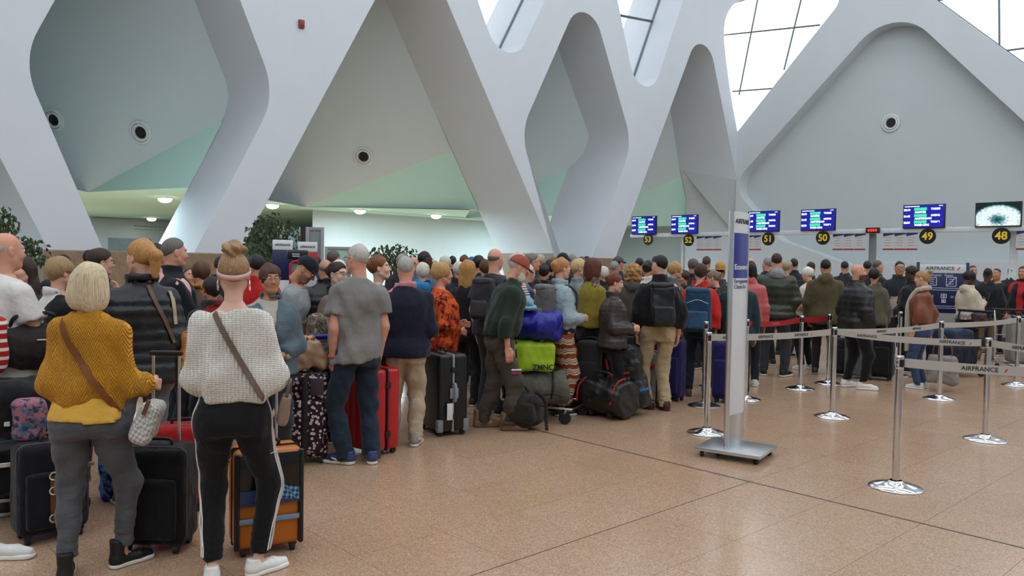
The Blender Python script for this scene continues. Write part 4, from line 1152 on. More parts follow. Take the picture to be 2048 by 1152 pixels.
P('curlyglasses', 'woman with wavy blond hair, glasses and black sweater with white collar', 118, 513, 5.6, 55, sex='f', hair=('bobshort', '#a2835a'), skin=LT, top=swt('#17171a'), top2=dict(name='white_collar', mat=cloth('#dedad4'), ease=.012, hem=1.34, sl=0, collar=.02), bottom=trs('#22232a'), glasses='#33302e', arms=('bent', 'bent'))
P('sideglasses', 'dark-haired person in glasses turned right behind the platinum bob', 200, 497, 6.9, 75, hair=('full', '#3a2a20'), skin=LT, top=jak('#33343a'), bottom=trs('#25252a'), glasses='#222222')
P('ponyback', 'dark-haired man partly hidden behind the ponytail', 314, 486, 7.4, 120, hair=('short', '#2c221c'), skin=TN, top=jak('#2a2b30'), bottom=trs('#25252a'))
P('yellowscarf', 'brown-haired woman in brown jacket with yellow scarf, seen from behind', 402, 521, 7.0, -20, sex='f', hair=('bobshort', '#5a3d2a'), skin=LT, top=jak('#5f4a3f', collar=.02), top2=dict(name='scarf', mat=cloth('#c58d2c'), ease=.03, hem=1.40, sl=0, collar=.035), bottom=trs('#2b2a2e'))
P('redscarf', 'short dark-haired person in red scarf left of the white sweater', 424, 552, 6.4, -15, sex='f', hair=('pixie', '#2e211d'), skin=TN, top=jak('#30312f'), top2=dict(name='scarf', mat=cloth('#8b2025'), ease=.03, hem=1.40, sl=0, collar=.035), bottom=trs('#202024'))
P('denim', 'auburn-haired woman in glasses and blue denim jacket facing the camera', 541, 527, 5.9, 176, sex='f', hair=('pixie', '#4e2f22'), skin=TN, top=shi('#a9a69a', ease=.022, collar=0), top2=jak('#52626c', 'denim', open=.05, ease=.042, hem=.85, collar=.028), bottom=trs('#2b2f36'), glasses='#8a7a6a', arms=('clasp', 'clasp'), wide=1.06, hturn=-10)
P('capman', 'man in dark cap and grey sweatshirt bending over a luggage trolley', 566, 505, 7.0, 105, hair=('crop', '#2a211c'), skin=TN, top=swt('#8f9497', ease=.035), bottom=trs('#2c3038'), arms=('push', 'push'), lean=16, htilt=-22, stubble=('#2a211c', .4), extra=lambda k: cap_part(k, '#191b22'))
P('redback', 'dark-haired man in red jacket behind the denim jacket woman', 514, 507, 7.7, 10, hair=('short', '#2b211b'), skin=TN, top=jak('#b8221f'), bottom=trs('#22242a'))
P('greytee', 'silver-haired man in grey T-shirt and blue jeans with hands in pockets', 716, 487, 6.35, -24, hair=('short', '#bdb9b2'), skin=RD, top=tee('#7f7d7a', hem=.815, ease=.03, sl=.66, wr=.010, sr=(.068, .068, .04)), bottom=jns('#1a2937', r=(.104, .076, .068), hem=.035, wr=.008, stack=.007),
  shoes=('#34406a', '#dcd8cc'), arms=(((.16, -.12, -1), (-.06, .25, -1)), ((.18, -.14, -1), (-.08, .25, -1))), wide=1.02, sh=.98, belly=.05, glasses='#4a4440', feet=((-.09, .02, -40), (.10, -.06, 20)), hturn=-18)
P('taupe', 'woman with dark pinned hair, black glasses and taupe jacket behind grey T-shirt', 674, 523, 7.1, 128, sex='f', hair=('updo', '#33231d'), skin=PL, top=jak('#75655b'), top2=dict(name='scarf', mat=cloth('#1b1a1e'), ease=.03, hem=1.41, sl=0, collar=.036), bottom=trs('#29282c'), glasses='#181414', arms=('bent', 'bent'))
P('blackpuff', 'balding man in black padded jacket seen from behind near the kiosk', 651, 517, 8.3, -8, hair=('fringe', '#7a6f66'), skin=TN, top=puf('#17181b'), bottom=trs('#202126'), arms=('fold', 'fold'))
P('updo', 'young woman with auburn updo in profile behind the navy sweater', 757, 510, 7.4, 88, sex='f', hair=('updo', '#7a4a2c'), skin=PL, top=tee('#1c1b1f'), bottom=trs('#25252a'), htilt=6)
P('navy', 'silver-haired man in navy sweater and beige trousers seen from behind', 812, 512, 7.35, 6, hair=('short', '#a9a59e'), skin=RD, top=swt('#191b2e', ease=.045, hem=.83, hang=.9), top2=shi('#d88e96', ease=.004, collar=.022, hem=1.42, sl=0), bottom=trs('#b3a28b', r=(.106, .08, .068), hem=.045, wr=.009, stack=.008), shoes=('#8d8a86', '#dcd7cc'), arms=('bent', 'bent'), wide=1.10, belly=.06)
P('redtop', 'blond woman in red patterned tunic and red trousers looking right', 884, 524, 7.9, 80, sex='f', hair=('pixie', '#b8905e'), skin=RD, top=dict(name='tunic', mat=cloth('#8e2415', 'swirl', '#cf5a24'), ease=.04, hem=.66, hang=.8, wr=.007), bottom=trs('#8a1f18'), arms=('bent', 'clasp'), wide=1.14, belly=.05)
def beard_part(k, col):
    def f(g): return smax(smin(ell(g, (0, .068, -.098), (.05, .04, .06)), smin(ell(g, (.05, .035, -.06), (.022, .045, .05)), ell(g, (-.05, .035, -.06), (.022, .045, .05)), .03), .03) + wob(g, 5, 80, .004, 6, .4), -ell(g, (0, .11, -.052), (.028, .05, .018)), .01)
    o = obj('beard', sdf_mesh('beard', f, (-.1, -.03, -.18), (.1, .13, .02), .0075), hair_mat(col), k.e); o.matrix_local = k.H
def patches(k):
    for i, c in enumerate(('#e8e6e4', '#2e3f86', '#c0303a')):
        p = k.kn[1] * k.s; b = BM().box(p[0] + .083 * k.s, p[1] - .005, p[2] + .13 - i * .016, .004, .10, .016); b.build('patch_stripe', cloth(c), k.e, False)
P('beard', 'white-bearded man in russet cap, dark green fleece and cargo trousers, leaning forward', 1004, 506, 7.75, 78, hair=('short', '#b5aca0'), skin=RD, top=jak('#232e26', ease=.05, hem=.93, collar=.02, gather=.02, wr=.010), bottom=dict(name='cargo_trousers', mat=cloth('#48403a'), r=(.108, .086, .072), hem=.06, wr=.011, stack=.009), shoes=('#8a6647', '#6a5240', 'high'),
  arms=('down', 'down'), lean=13, htilt=-10, feet=((-.10, -.14, 0), (.10, .10, 8)), wide=1.08, extra=lambda k: (cap_part(k, '#9c4f3c'), beard_part(k, '#cfc9c0'), patches(k)))
# ---- middle of the queue
P('baldback', 'balding man with grey-brown hair behind the russet cap, dark T-shirt', 990, 495, 8.5, 30, hair=('fringe', '#7a6a58'), skin=RD, top=tee('#34363b'), bottom=trs('#34302c'), arms=('relax', 'bent'), wide=1.06)
P('longblond', 'woman with long streaked blond hair in black top seen from behind', 936, 519, 9.0, 20, sex='f', hair=('long', '#b9894e'), skin=LT, top=swt('#18181b'), bottom=trs('#1d1d21'))
P('stripes', 'white-haired woman in navy vest over striped shirt raising a phone', 1036, 504, 8.9, 62, sex='f', hair=('pixie', '#c9c2b6'), skin=RD, top=shi('#e4e0da', 'stripe', '#2a2c38', collar=0), top2=dict(name='padded_vest', mat=cloth('#3b4a72', 'shine'), ease=.045, hem=.86, sl=0, quilt=.010, collar=.025, open=.055), bottom=trs('#2a2c35'), arms=('bent', 'chest'), hands=('relax', 'grip'), glasses='#5a5450')
P('whitecrop', 'person with white cropped hair in black jacket beside the striped shirt', 1056, 527, 9.5, 40, hair=('crop', '#d8d4cc'), skin=RD, top=jak('#1c1c20'), bottom=trs('#22242a'))
P('sideman', 'grey-haired man in sunglasses and dark jacket looking right', 1064, 505, 10.4, 72, hair=('short', '#77716a'), skin=RD, top=jak('#24262b', hood=1), bottom=trs('#22242a'), glasses='#181818', eyes=True)
P('backpackgirl', 'woman with tousled strawberry hair in pale denim jacket and patterned baggy trousers', 1122, 515, 8.55, 58, sex='f', hair=('updo', '#b9804e'), skin=LT, top=jak('#93a3a8', 'denim', ease=.036, hem=.98, collar=.02), top2=dict(name='black_top', mat=cloth('#141418'), ease=.03, hem=.88, sl=0, neck=1.3), bottom=dict(name='patterned_trousers', mat=cloth('#8a4a26', 'zigzag'), r=(.125, .105, .07), hem=.12, waist=1.0, wr=.006), arms=('bent', 'bent'), hands=('grip', 'grip'))
P('blondright', 'blond woman beside the pale denim jacket', 1157, 517, 9.6, 70, sex='f', hair=('bobshort', '#c9a97a'), skin=LT, top=jak('#7d8488'), bottom=trs('#222226'))
P('mustardgreen', 'woman with auburn bob in olive-yellow sweater and black trousers', 1186, 515, 9.5, 48, sex='f', hair=('bob', '#5a2f1f'), skin=LT, top=swt('#8a7a2c', ease=.04, hem=.93), top2=dict(name='scarf', mat=cloth('#54463c', 'swirl', '#8a7868'), ease=.03, hem=1.40, sl=0, collar=.036), bottom=trs('#131316'), arms=('bent', 'clasp'))
P('brownpuff', 'woman with auburn ponytail in brown quilted jacket facing right', 1229, 546, 9.0, 80, sex='f', hair=('updo', '#6a3420'), skin=LT, top=puf('#3a302b', hem=.84, qp=.055, quilt=.009, ease=.055), bottom=trs('#17171b'), arms=('bent', 'bent'), wide=1.14, hands=('grip', 'grip'), htilt=-8)
P('curly', 'woman with curly blond hair in taupe hooded jacket seen from behind', 1267, 526, 9.9, 0, sex='f', hair=('curly', '#a97a48'), skin=LT, top=jak('#4d453f', hood=1), bottom=trs('#222226'), hairup=.02)
P('khaki', 'black-haired man in black jacket and khaki trousers with a backpack', 1320, 509, 8.95, -8, hair=('short', '#1d1a18'), skin=LT, top=jak('#17171a', ease=.055, hem=.93, gather=.03, wr=.010), bottom=trs('#b5a07c', r=(.104, .078, .068), hem=.045, wr=.010, stack=.010), shoes=('#4a1f1c', '#3a2420'), arms=('down', 'relax'), hands=('grip', 'relax'), wide=1.05, hturn=-28, feet=((-.10, .03, -50), (.09, -.02, -15)))
P('blondcrowd', 'blond woman just right of the black-haired khaki man', 1350, 523, 11.0, 75, sex='f', hair=('bobshort', '#b98d5c'), skin=LT, top=jak('#585a5e'), bottom=trs('#222226'))
P('facewoman', 'dark-haired woman facing left with worried look behind the queue', 1368, 540, 11.4, -130, sex='f', hair=('bobshort', '#3a2a22'), skin=TN, top=jak('#2a2a2e'), bottom=trs('#222226'), eyes=True)
P('redjacket', 'brown-haired person in bright red jacket carrying a blue backpack', 1401, 526, 9.9, 4, sex='f', hair=('pixie', '#452a1e'), skin=LT, top=jak('#cb2418', ease=.05, hem=.90), bottom=jns('#1d2230'), shoes=('#5c4636', '#4c3a2e'), arms=('relax', 'relax'), wide=1.06)
P('signleft', 'fair woman in dark coat looking down beside the signpost', 1428, 541, 10.6, -75, sex='f', hair=('updo', '#7d6a52'), skin=LT, top=jak('#1d1d22'), bottom=trs('#1c1c20'), htilt=-14)
P('strawhat', 'person in straw hat half hidden by the signpost', 1441, 528, 12.6, 20, hair=('short', '#3a2a20'), skin=TN, top=jak('#3c3a38'), bottom=trs('#222226'), extra=lambda k: cap_part(k, '#b98a4e', straw=True))
P('teal', 'person in dark teal coat mostly hidden behind the signpost', 1478, 535, 9.9, 0, hair=('short', '#231c19'), skin=TN, top=jak('#1d3238', hem=.72), bottom=trs('#1d1e22'), wide=1.05, shoes=('#3a3836', '#8a8580'))
P('pinkpuff', 'woman with black hair in salmon pink padded jacket right of the signpost', 1500, 523, 10.9, 0, sex='f', hair=('bob', '#191516'), skin=TN, top=puf('#c05a5c', hem=.84, ease=.04), bottom=jns('#20242f'), shoes=('#dcdad6', '#efeeea'), wide=1.05)
P('greenpuff', 'tall dark-haired man in olive green padded jacket seen from behind', 1554, 506, 11.9, 4, hair=('short', '#33271f'), skin=LT, top=puf('#2d3226', hem=.83, ease=.07, quilt=.018, qp=.1), top2=dict(name='hood', mat=cloth('#8a8a8c'), ease=.02, hem=1.42, sl=0, hood=1, collar=.02), bottom=trs('#34343a', r=(.10, .076, .062)), shoes=('#1d1c1d', '#e4e0d8'), wide=1.16, arms=('bent', 'bent'), feet=((-.14, 0, -15), (.14, 0, 25)))
P('navyback', 'grey-haired man in navy jacket left of the green padded jacket', 1536, 514, 13.2, -30, hair=('thin', '#8a847c'), skin=RD, top=jak('#1f2738'), bottom=trs('#22242a'))
P('whitehair', 'white-haired woman in cream sweater with red shoulder bag looking left', 1616, 534, 12.7, -52, sex='f', hair=('bobshort', '#e3ddd0'), skin=LT, top=swt('#cdbfae', ease=.035, hem=.92), bottom=trs('#18181b'), shoes=('#dcdad6', '#efeeea'), arms=('bent', 'bent'), htilt=-14)
P('olive', 'black-haired man in olive hooded jacket seen from behind', 1652, 518, 12.4, 6, hair=('short', '#171413'), skin=TN, top=jak('#554b35', ease=.05, hem=.78, hood=1), bottom=trs('#24221f'), shoes=('#3b2f28', '#8d867c'), arms=('relax', 'handle'), wide=1.06)
P('behindwhite', 'dark-haired person behind the white-haired woman', 1622, 523, 14.2, 10, hair=('short', '#2f2622'), skin=TN, top=jak('#232329'), bottom=trs('#222226'))
P('baldpuff', 'bald bearded man in black padded jacket, black trousers and white trainers', 1716, 527, 10.8, 52, hair=('none', '#3a2a22'), skin=RD, top=puf('#1d1e20', hem=.83, ease=.06, quilt=.012), bottom=trs('#101014', r=(.104, .078, .05), hem=.11), shoes=('#e3e1de', '#f0efec'), arms=('relax', 'relax'), wide=1.12, hturn=25, stubble=('#33241c', .85), feet=((-.12, -.02, -10), (.13, .06, 35)), eyes=True)
P('olivehat', 'person in khaki jacket with dark hair behind the bald man', 1749, 536, 12.2, 0, sex='f', hair=('bobshort', '#241d1b'), skin=TN, top=jak('#5b5545'), bottom=trs('#1d1e22'))
P('baldfar', 'bald man in dark jacket standing before the pillar', 1755, 519, 14.4, 45, hair=('crop', '#6a5a4c'), skin=RD, top=jak('#222329', hood=1), bottom=trs('#222226'))
P('facingman', 'black-haired man in dark zipped jacket facing the camera', 1800, 522, 13.6, 172, hair=('short', '#1a1718'), skin=TN, top=jak('#22252c', ease=.045), bottom=trs('#22242a'), arms=('fold', 'fold'), eyes=True, glasses='#3a3030')
P('reader', 'dark-skinned person in black coat reading a newspaper', 1824, 533, 12.6, -62, hair=('afro', '#2a211e'), skin=DK, top=jak('#1a1b20', ease=.05, hem=.72), bottom=trs('#1b1b1f'), arms=('clasp', 'clasp'), htilt=-16)
P('leather', 'woman with blond spiky ponytail in tan leather jacket, long cream scarf and jeans', 1846, 541, 10.9, -72, sex='f', hair=('spiky', '#a98a60'), skin=LT, top=jak('#7e4227', 'leather', ease=.036, hem=.97, collar=.02, gather=.01), bottom=jns('#3a4a68'), shoes=('#dad8d4', '#efeeea'), arms=('relax', 'back'), eyes=True, htilt=-6)
P('creamjacket', 'dark-skinned woman in cream hooded jacket looking at her phone', 1939, 542, 13.0, 42, sex='f', hair=('pixie', '#1c1614'), skin=DK, top=jak('#c9bba6', ease=.055, hem=.90, hood=1), bottom=trs('#352d2a'), arms=('phone', 'phone'), hands=('grip', 'grip'), htilt=-22, hturn=18)
P('rearone', 'short-haired man facing the camera behind the cream jacket', 1946, 530, 16.0, 165, hair=('crop', '#3a312c'), skin=TN, top=jak('#3a3d44'), bottom=trs('#222226'))
P('blackjacket', 'man in black jacket and khaki trousers with his back turned near the trolley', 1976, 535, 14.4, 8, hair=('crop', '#231c1a'), skin=DK, top=jak('#1d1f25', ease=.055), bottom=trs('#7d6a52'), shoes=('#4a4038', '#8a8278'), wide=1.1)
P('darksweater', 'smiling man in dark sweater at the right of the black jacket', 1994, 536, 15.4, -150, hair=('crop', '#3a3430'), skin=TN, top=swt('#25262c'), bottom=trs('#22242a'), eyes=True)
P('redtie', 'man in black coat with red at his chest at the right edge', 2046, 532, 15.0, -165, hair=('short', '#3a322e'), skin=TN, top=shi('#b22a2c'), top2=jak('#1c1d22', open=.05, ease=.05), bottom=trs('#1d1e22'))
P('bluehood', 'white-haired person in navy anorak with bright blue hood', 845, 524, 9.2, 4, sex='f', hair=('bobshort', '#d9d2c2'), skin=LT, top=jak('#1f2740', hood=0), top2=dict(name='hood', mat=cloth('#2a7fb8'), ease=.03, hem=1.38, sl=0, hood=1, collar=.03), bottom=trs('#22242a'))
P('darkglasses', 'dark-skinned man in glasses and denim jacket behind the queue', 849, 501, 10.2, 60, hair=('crop', '#2a2320'), skin=DK, top=jak('#44607a', 'denim'), bottom=trs('#22242a'), glasses='#2a2624')
# ---- heads further back
def back(key, label, px, top, Y, app, hair, sex='m', skin=TN, col='#2a2b30', ex=None):
    P(key, label, px, top, Y, app, sex=sex, hair=hair, skin=skin, top=jak(col), bottom=trs('#222328'), group=GRP, extra=ex, eyes=abs(app) > 90)
for a in (
    ('b1', 'grey-haired man behind the balding man near the kiosk', 667, 500, 10.0, 40, ('short', '#57504a')),
    ('b2', 'person in white knit hat behind the dark pinned hair', 678, 520, 9.4, 20, ('none', '#555555'), 'f', LT, '#44464c', lambda k: cap_part(k, '#ddd6cc', False, True)),
    ('b3', 'dark-haired head behind the man at left edge', 52, 516, 8.5, 60, ('full', '#1f1816'), 'm', TN),
    ('b4', 'dark-haired head above the wavy blond woman', 128, 508, 9.0, 10, ('short', '#241c19')),
    ('b5', 'black-haired head left of the glasses wearer', 178, 499, 9.5, 0, ('short', '#191514')),
    ('b6', 'ruddy bearded face below the man in pink shirt', 372, 530, 8.2, 130, ('short', '#5a4636'), 'm', RD),
    ('b7', 'grey head just above the navy sweater man', 804, 507, 11.5, 10, ('short', '#9c968e')),
    ('b8', 'ruddy bald head behind the navy sweater man', 827, 512, 12.0, 40, ('fringe', '#8a6a52'), 'm', RD),
    ('b9', 'straight blond hair right of the blue hood', 869, 523, 10.6, 15, ('long', '#b48c58'), 'f', LT),
    ('b10', 'silvery curls above the red tunic woman', 891, 512, 11.4, 20, ('pixie', '#c9c3b8'), 'f', LT),
    ('b11', 'white-haired head right of the red tunic woman', 917, 522, 11.0, 0, ('pixie', '#d6cfc4'), 'f', LT),
    ('b12', 'person in blue cap at the back of the crowd', 944, 514, 14.0, 20, ('short', '#3a2f28'), 'm', TN, '#2a2b30', lambda k: cap_part(k, '#2f5f9a')),
    ('b13', 'dark curly head left of the balding man', 958, 512, 11.2, 30, ('afro', '#2a1f1a')),
    ('b14', 'brown-haired head beside the balding man', 971, 518, 10.4, 10, ('bobshort', '#5a3c28'), 'f', LT),
    ('b15', 'long dark hair right of the sunglasses man', 1087, 527, 10.8, 10, ('bobshort', '#2a1e1a'), 'f', TN),
    ('b16', 'dark brown head left of the tousled strawberry hair', 1101, 519, 11.2, -10, ('bobshort', '#33251f'), 'f', TN),
    ('b17', 'black-capped head above the tousled strawberry hair', 1126, 506, 12.5, 30, ('short', '#1c191a'), 'm', TN, '#2a2b30', lambda k: cap_part(k, '#1d2026')),
    ('b18', 'grey-brown head between blond and auburn women', 1163, 513, 13.0, 60, ('short', '#5a4c42')),
    ('b19', 'small dark head behind the auburn bob', 1174, 512, 16.0, 20, ('short', '#2a2320')),
    ('b20', 'white bobbed head right of the auburn bob', 1207, 532, 11.5, 10, ('pixie', '#d0c8be'), 'f', LT),
    ('b21', 'grey-haired head left of the curly blond woman', 1229, 521, 11.8, 15, ('crop', '#8c8882')),
    ('b22', 'dark head in grey cap above the auburn ponytail', 1237, 513, 14.0, 40, ('short', '#3a322c'), 'm', TN, '#2a2b30', lambda k: cap_part(k, '#4a4a4e')),
    ('b23', 'dark-haired head right above the curly blond hair', 1279, 515, 14.5, 20, ('short', '#2a211d')),
    ('b24', 'woman with dark updo in white scarf left of the khaki man', 1296, 521, 11.3, 25, ('updo', '#2c211d'), 'f', TN, '#d8d4ce'),
    ('b25', 'grey-haired man behind the red jacket', 1387, 518, 12.6, 20, ('full', '#5d5450')),
    ('b26', 'balding head just right of the signpost', 1502, 515, 16.0, 10, ('fringe', '#8a8078'), 'm', RD),
    ('b27', 'fair head right behind the green padded jacket', 1574, 520, 14.5, 30, ('pixie', '#a89880'), 'f', LT),
    ('b28', 'dark head left of the pillar in the far queue', 1690, 522, 16.5, 10, ('short', '#2a2422')),
    ('b29', 'dark head between green jacket and white-haired woman', 1588, 516, 15.5, 0, ('short', '#2c2522')),
    ('b30', 'brown-haired head left of the straw hat', 1413, 512, 15.0, 10, ('short', '#4a3a30')),
    ('b31', 'grey head above the blond woman in pale jacket', 1145, 508, 15.0, 0, ('short', '#8a847c')),
    ('b32', 'dark head between silver curls and blue cap', 905, 511, 15.0, 5, ('short', '#2c2420')),
    ('b33', 'auburn head left of the long blond hair', 928, 510, 14.0, 10, ('bobshort', '#6a3a26'), 'f', LT),
    ('b34', 'dark head right of the curly blond hair, far back', 1312, 512, 16.0, 10, ('short', '#2a2422')),
    ('b35', 'fair head at the back above the sunglasses man', 1080, 508, 15.5, 20, ('pixie', '#b8a98f'), 'f', LT),
    ('b36', 'dark-haired head left of the silver-haired grey T-shirt man', 632, 512, 11.0, 10, ('short', '#2c2522')),
    ('b37', 'dark head at the far right beside the black coat', 2024, 533, 17.5, 10, ('short', '#2a2422')),
    ('b38', 'person in dark clothes behind the yellow scarf', 440, 512, 9.0, 0, ('short', '#2d2420')),
    ('b39', 'dark head left of the bald man before the pillar', 1735, 521, 15.5, 0, ('short', '#241f1d')),
): back(*a)
# ================================================================ queue barriers
m_chrome = metal((.74, .75, .77), .10); m_blk = plain('#141416', .45, var=0, name='black_plastic')
POSTP = BM().lathe([(0, .0), (.19, .0), (.192, .006), (.185, .012), (.13, .030), (.06, .044), (.045, .058)], 40).mesh('base_plate', True)
POST1 = BM().cyl((0, 0, .045), (0, 0, .93), .029, seg=24).mesh('post', True)
POST2 = BM().lathe([(0, 1.012), (.026, 1.012), (.031, 1.006), (.031, .985), (.0295, .98), (.0295, .945), (.031, .94), (.031, .915), (.029, .91)], 24).mesh('belt_cassette', True)
POST3 = BM().box(0, -.0305, .955, .03, .012, .055, .003).mesh('belt_slot')
ST = {}
def stanchion(key, loc, label, rz=0., dark=False):
    e = empty('stanchion', (loc[0], loc[1], 0), rz, label, 'stanchion', 'chrome queue barrier posts'); mt = m_chrome if not dark else metal((.35, .34, .33), .25)
    obj('base_plate', POSTP, mt, e); obj('post', POST1, m_chrome, e); obj('belt_cassette', POST2, m_chrome, e); obj('belt_slot', POST3, m_blk, e)
    ST[key] = Vector((loc[0], loc[1], 0)); return e
for key, x, y, lb in (('A', 1791, 975, 'nearest chrome queue post in the right foreground'), ('B', 1970, 880, 'chrome queue post second nearest at the right'), ('C', 1664, 834, 'chrome queue post right of the white signpost where belts meet'),
                      ('D', 1878, 798, 'chrome queue post beside the woman in tan leather jacket'), ('E', 1413, 866, 'chrome queue post directly left of the white signpost'), ('F', 1600, 778, 'chrome queue post in front of the white-haired woman with red belt'),
                      ('G', 1656, 768, 'chrome queue post just behind the one right of the signpost'), ('H', 2032, 771, 'chrome queue post at the right edge with its base in view'), ('J', 1490, 799, 'chrome queue post mostly hidden behind the signpost'),
                      ('K', 1797, 752, 'slim queue post between bald man and leather jacket woman'), ('I', 1408, 812, 'older queue post with dark base behind the left signpost barrier')):
    stanchion(key, gnd(x, y), lb, dark=key in 'IK')
ST['A2'] = Vector((4.42, 5.22, 0)); ST['B2'] = Vector((4.95, 6.05, 0))
stanchion('A2', ST['A2'], 'queue post beyond the right edge of the picture, nearest'); stanchion('B2', ST['B2'], 'queue post beyond the right edge of the picture, further')
m_belt = plain('#b9b4ad', .55, var=.03, name='grey_belt'); m_beltr = plain('#a51d24', .5, var=.03, name='red_belt'); m_ink = plain('#1d2233', .6, var=0, name='dark_ink')
def belt(a, b, label, mat=None, txt=(), sag=.02, zc=.958, w=.068):
    A, B = ST[a] if isinstance(a, str) else a, ST[b] if isinstance(b, str) else b
    d = (B - A).normalized(); A2, B2 = A + d * .034, B - d * .034; L = (B2 - A2).length
    P_ = [A2.lerp(B2, t) + Vector((0, 0, zc - sag * 4 * t * (1 - t))) for t in np.linspace(0, 1, 25)]
    V, Fc = ribbon(P_, [Vector((0, 0, w))] * 25, .003); e = empty('belt', A2, 0, label, 'belt', 'retractable queue belts')
    o = obj('strap', pyd('strap', [Vector(v) - A2 for v in V], Fc), mat or m_belt, e)
    c = BM().box(0, 0, 0, .03, .012, .075, .003).build('belt_clip', m_blk, e); M = Matrix.Translation(P_[-1] - d * .012 - A2) @ Matrix.Rotation(math.atan2(d.y, d.x), 4, 'Z'); c.matrix_local = M
    cam_side = d.cross(Vector((0, 0, 1)))
    if cam_side.dot(-A2) < 0: dd = -d
    else: dd = d
    nrm = dd.cross(Vector((0, 0, 1))); R = Matrix((dd, Vector((0, 0, 1)), nrm)).transposed().to_4x4()
    for t, s_, word in txt:
        p = A2.lerp(B2, t) + Vector((0, 0, zc - sag * 4 * t * (1 - t))) + nrm * .0025
        text_obj(word, s_, m_ink if mat is None else plain('#c96a6c', .6, var=0), e, Matrix.Translation(p - A2) @ R, bold=.0006)
    if txt and mat is None:
        p = A2.lerp(B2, txt[-1][0]) + Vector((0, 0, zc - sag * 4 * txt[-1][0] * (1 - txt[-1][0]))) + nrm * .0025 + dd * .165
        q = BM().prism([Vector((-.012, -.011, 0)), Vector((-.002, -.011, 0)), Vector((.012, .011, 0)), Vector((.002, .011, 0))], (0, 0, .001)).build('red_slash', plain('#c22a30', .5, var=0), e, False); q.matrix_local = Matrix.Translation(p - A2) @ R
AF = 'AIRFRANCE'
belt('A', 'A2', 'nearest pale queue belt running off to the right edge', txt=((.32, .045, AF),), sag=.015)
belt('C', 'B', 'long pale belt from the post beside the signpost to the right', txt=((.22, .04, AF), (.8, .045, AF)), sag=.03)
belt('B', 'B2', 'short pale belt at the right edge of the picture', txt=((.25, .045, AF),), sag=.01)
belt('E', 'C', 'pale belt passing behind the signpost', txt=((.14, .04, AF), (.42, .042, AF), (.72, .042, AF)), sag=.02)
belt('C', 'D', 'pale belt from the signpost queue to the leather jacket woman', txt=((.4, .04, AF), (.75, .04, AF)), sag=.03)
belt('J', 'F', 'red queue belt in front of the green padded jacket', m_beltr, ((.5, .035, AF),), sag=.03)
belt('F', 'G', 'short red queue belt under the white-haired woman', m_beltr, (), sag=.015)
belt('D', 'H', 'pale belt receding behind the right-hand posts', txt=(), sag=.02)
# ================================================================ signpost
m_silver = metal((.62, .64, .66), .32); m_panel = plain('#dfe0e3', .35, var=.02, name='white_panel'); m_blue = plain('#2b3590', .35, var=.02, name='royal_blue_panel'); m_blued = plain('#2c3a55', .4, var=.02)
AX = Vector((.545, .839, 0)).normalized(); NR = Vector((AX.y, -AX.x, 0)); LEN = .46; BUL = .045
near = atY(1457, 700, 6.78); near.z = 0
sp = empty('signpost', near + AX * .23, 0, 'tall white and blue airline signpost on a silver wheeled base', 'signpost')
def face_pt(s_, z, off=0., side=1): return AX * (s_ - .23) + NR * (side * (BUL * 4 * s_ * (LEN - s_) / LEN ** 2 + .012 + off)) + Vector((0, 0, z))
def lens_section(z0, z1, mat, name):
    n = 14; ring = [face_pt(LEN * i / n, 0) for i in range(n + 1)] + [face_pt(LEN * i / n, 0, 0, -1) for i in range(n, -1, -1)]
    BM().prism([p + Vector((0, 0, z0)) for p in ring], (0, 0, z1 - z0)).build(name, mat, sp)
zt = lambda y: 1.66 - (y - 534.3) / 1550 * 6.86
lens_section(.085, zt(829), m_silver, 'foot_section'); lens_section(zt(829), zt(556), m_panel, 'white_section'); lens_section(zt(556), zt(466), m_blue, 'blue_section'); lens_section(zt(466), zt(424), m_panel, 'header_section')
for s_ in (0, LEN):
    BM().cyl(AX * (s_ - .23) + Vector((0, 0, .085)), AX * (s_ - .23) + Vector((0, 0, zt(423))), .024, seg=20).build('edge_profile', metal((.72, .73, .75), .28), sp)
def wrap_text(txt, size, s0, z, mat, bold=0.):
    o = text_obj(txt, size, mat, sp, Matrix.Identity(4), align='LEFT', bold=bold); me = o.data
    for v in me.vertices: v.co = face_pt(min(s0 + v.co.x, LEN - .01), z + v.co.y, .002 + v.co.z)
wrap_text('AIRFRANCE', .06, .03, zt(443), m_ink, .0008)
wrap_text('Economy &', .066, .03, zt(534), plain('#eef0f4', .5, var=0), .0012)
wrap_text('Enregistrement', .052, .03, zt(562), plain('#4b5a78', .5, var=0)); wrap_text('Classe Eco', .052, .03, zt(573), plain('#4b5a78', .5, var=0))
pc = [gnd(x, y, .085) for x, y in ((1394, 894), (1526, 914), (1539, 887), (1432, 874))]
ctr = sum(pc, Vector()) / 4; ux = (pc[1] - pc[0]); ux.z = 0; wx = ux.length; ux.normalize(); uy = Vector((-ux.y, ux.x, 0)); dy = .5 * ((pc[3] - pc[0]).dot(uy) + (pc[2] - pc[1]).dot(uy))
Mb = Matrix.Translation(ctr - sp.location) @ Matrix(((ux.x, uy.x, 0, 0), (ux.y, uy.y, 0, 0), (0, 0, 1, 0), (0, 0, 0, 1)))
Mb.translation.z = 0
print('PLATE', wx, dy, ctr, near)
BM().box(0, 0, .07, wx, max(dy, .4), .03, .004, M=Mb).build('base_plate', m_silver, sp)
for sx in (-1, 1):
    for sy in (-1, 1):
        c = Mb @ Vector((sx * (wx / 2 - .05), sy * (max(dy, .4) / 2 - .05), 0)); b = BM(); b.cyl(c + Vector((-.012, 0, .025)), c + Vector((.012, 0, .025)), .025, seg=16); b.box(c.x, c.y, .05, .02, .03, .02)
        b.build('castor', m_blk, sp)
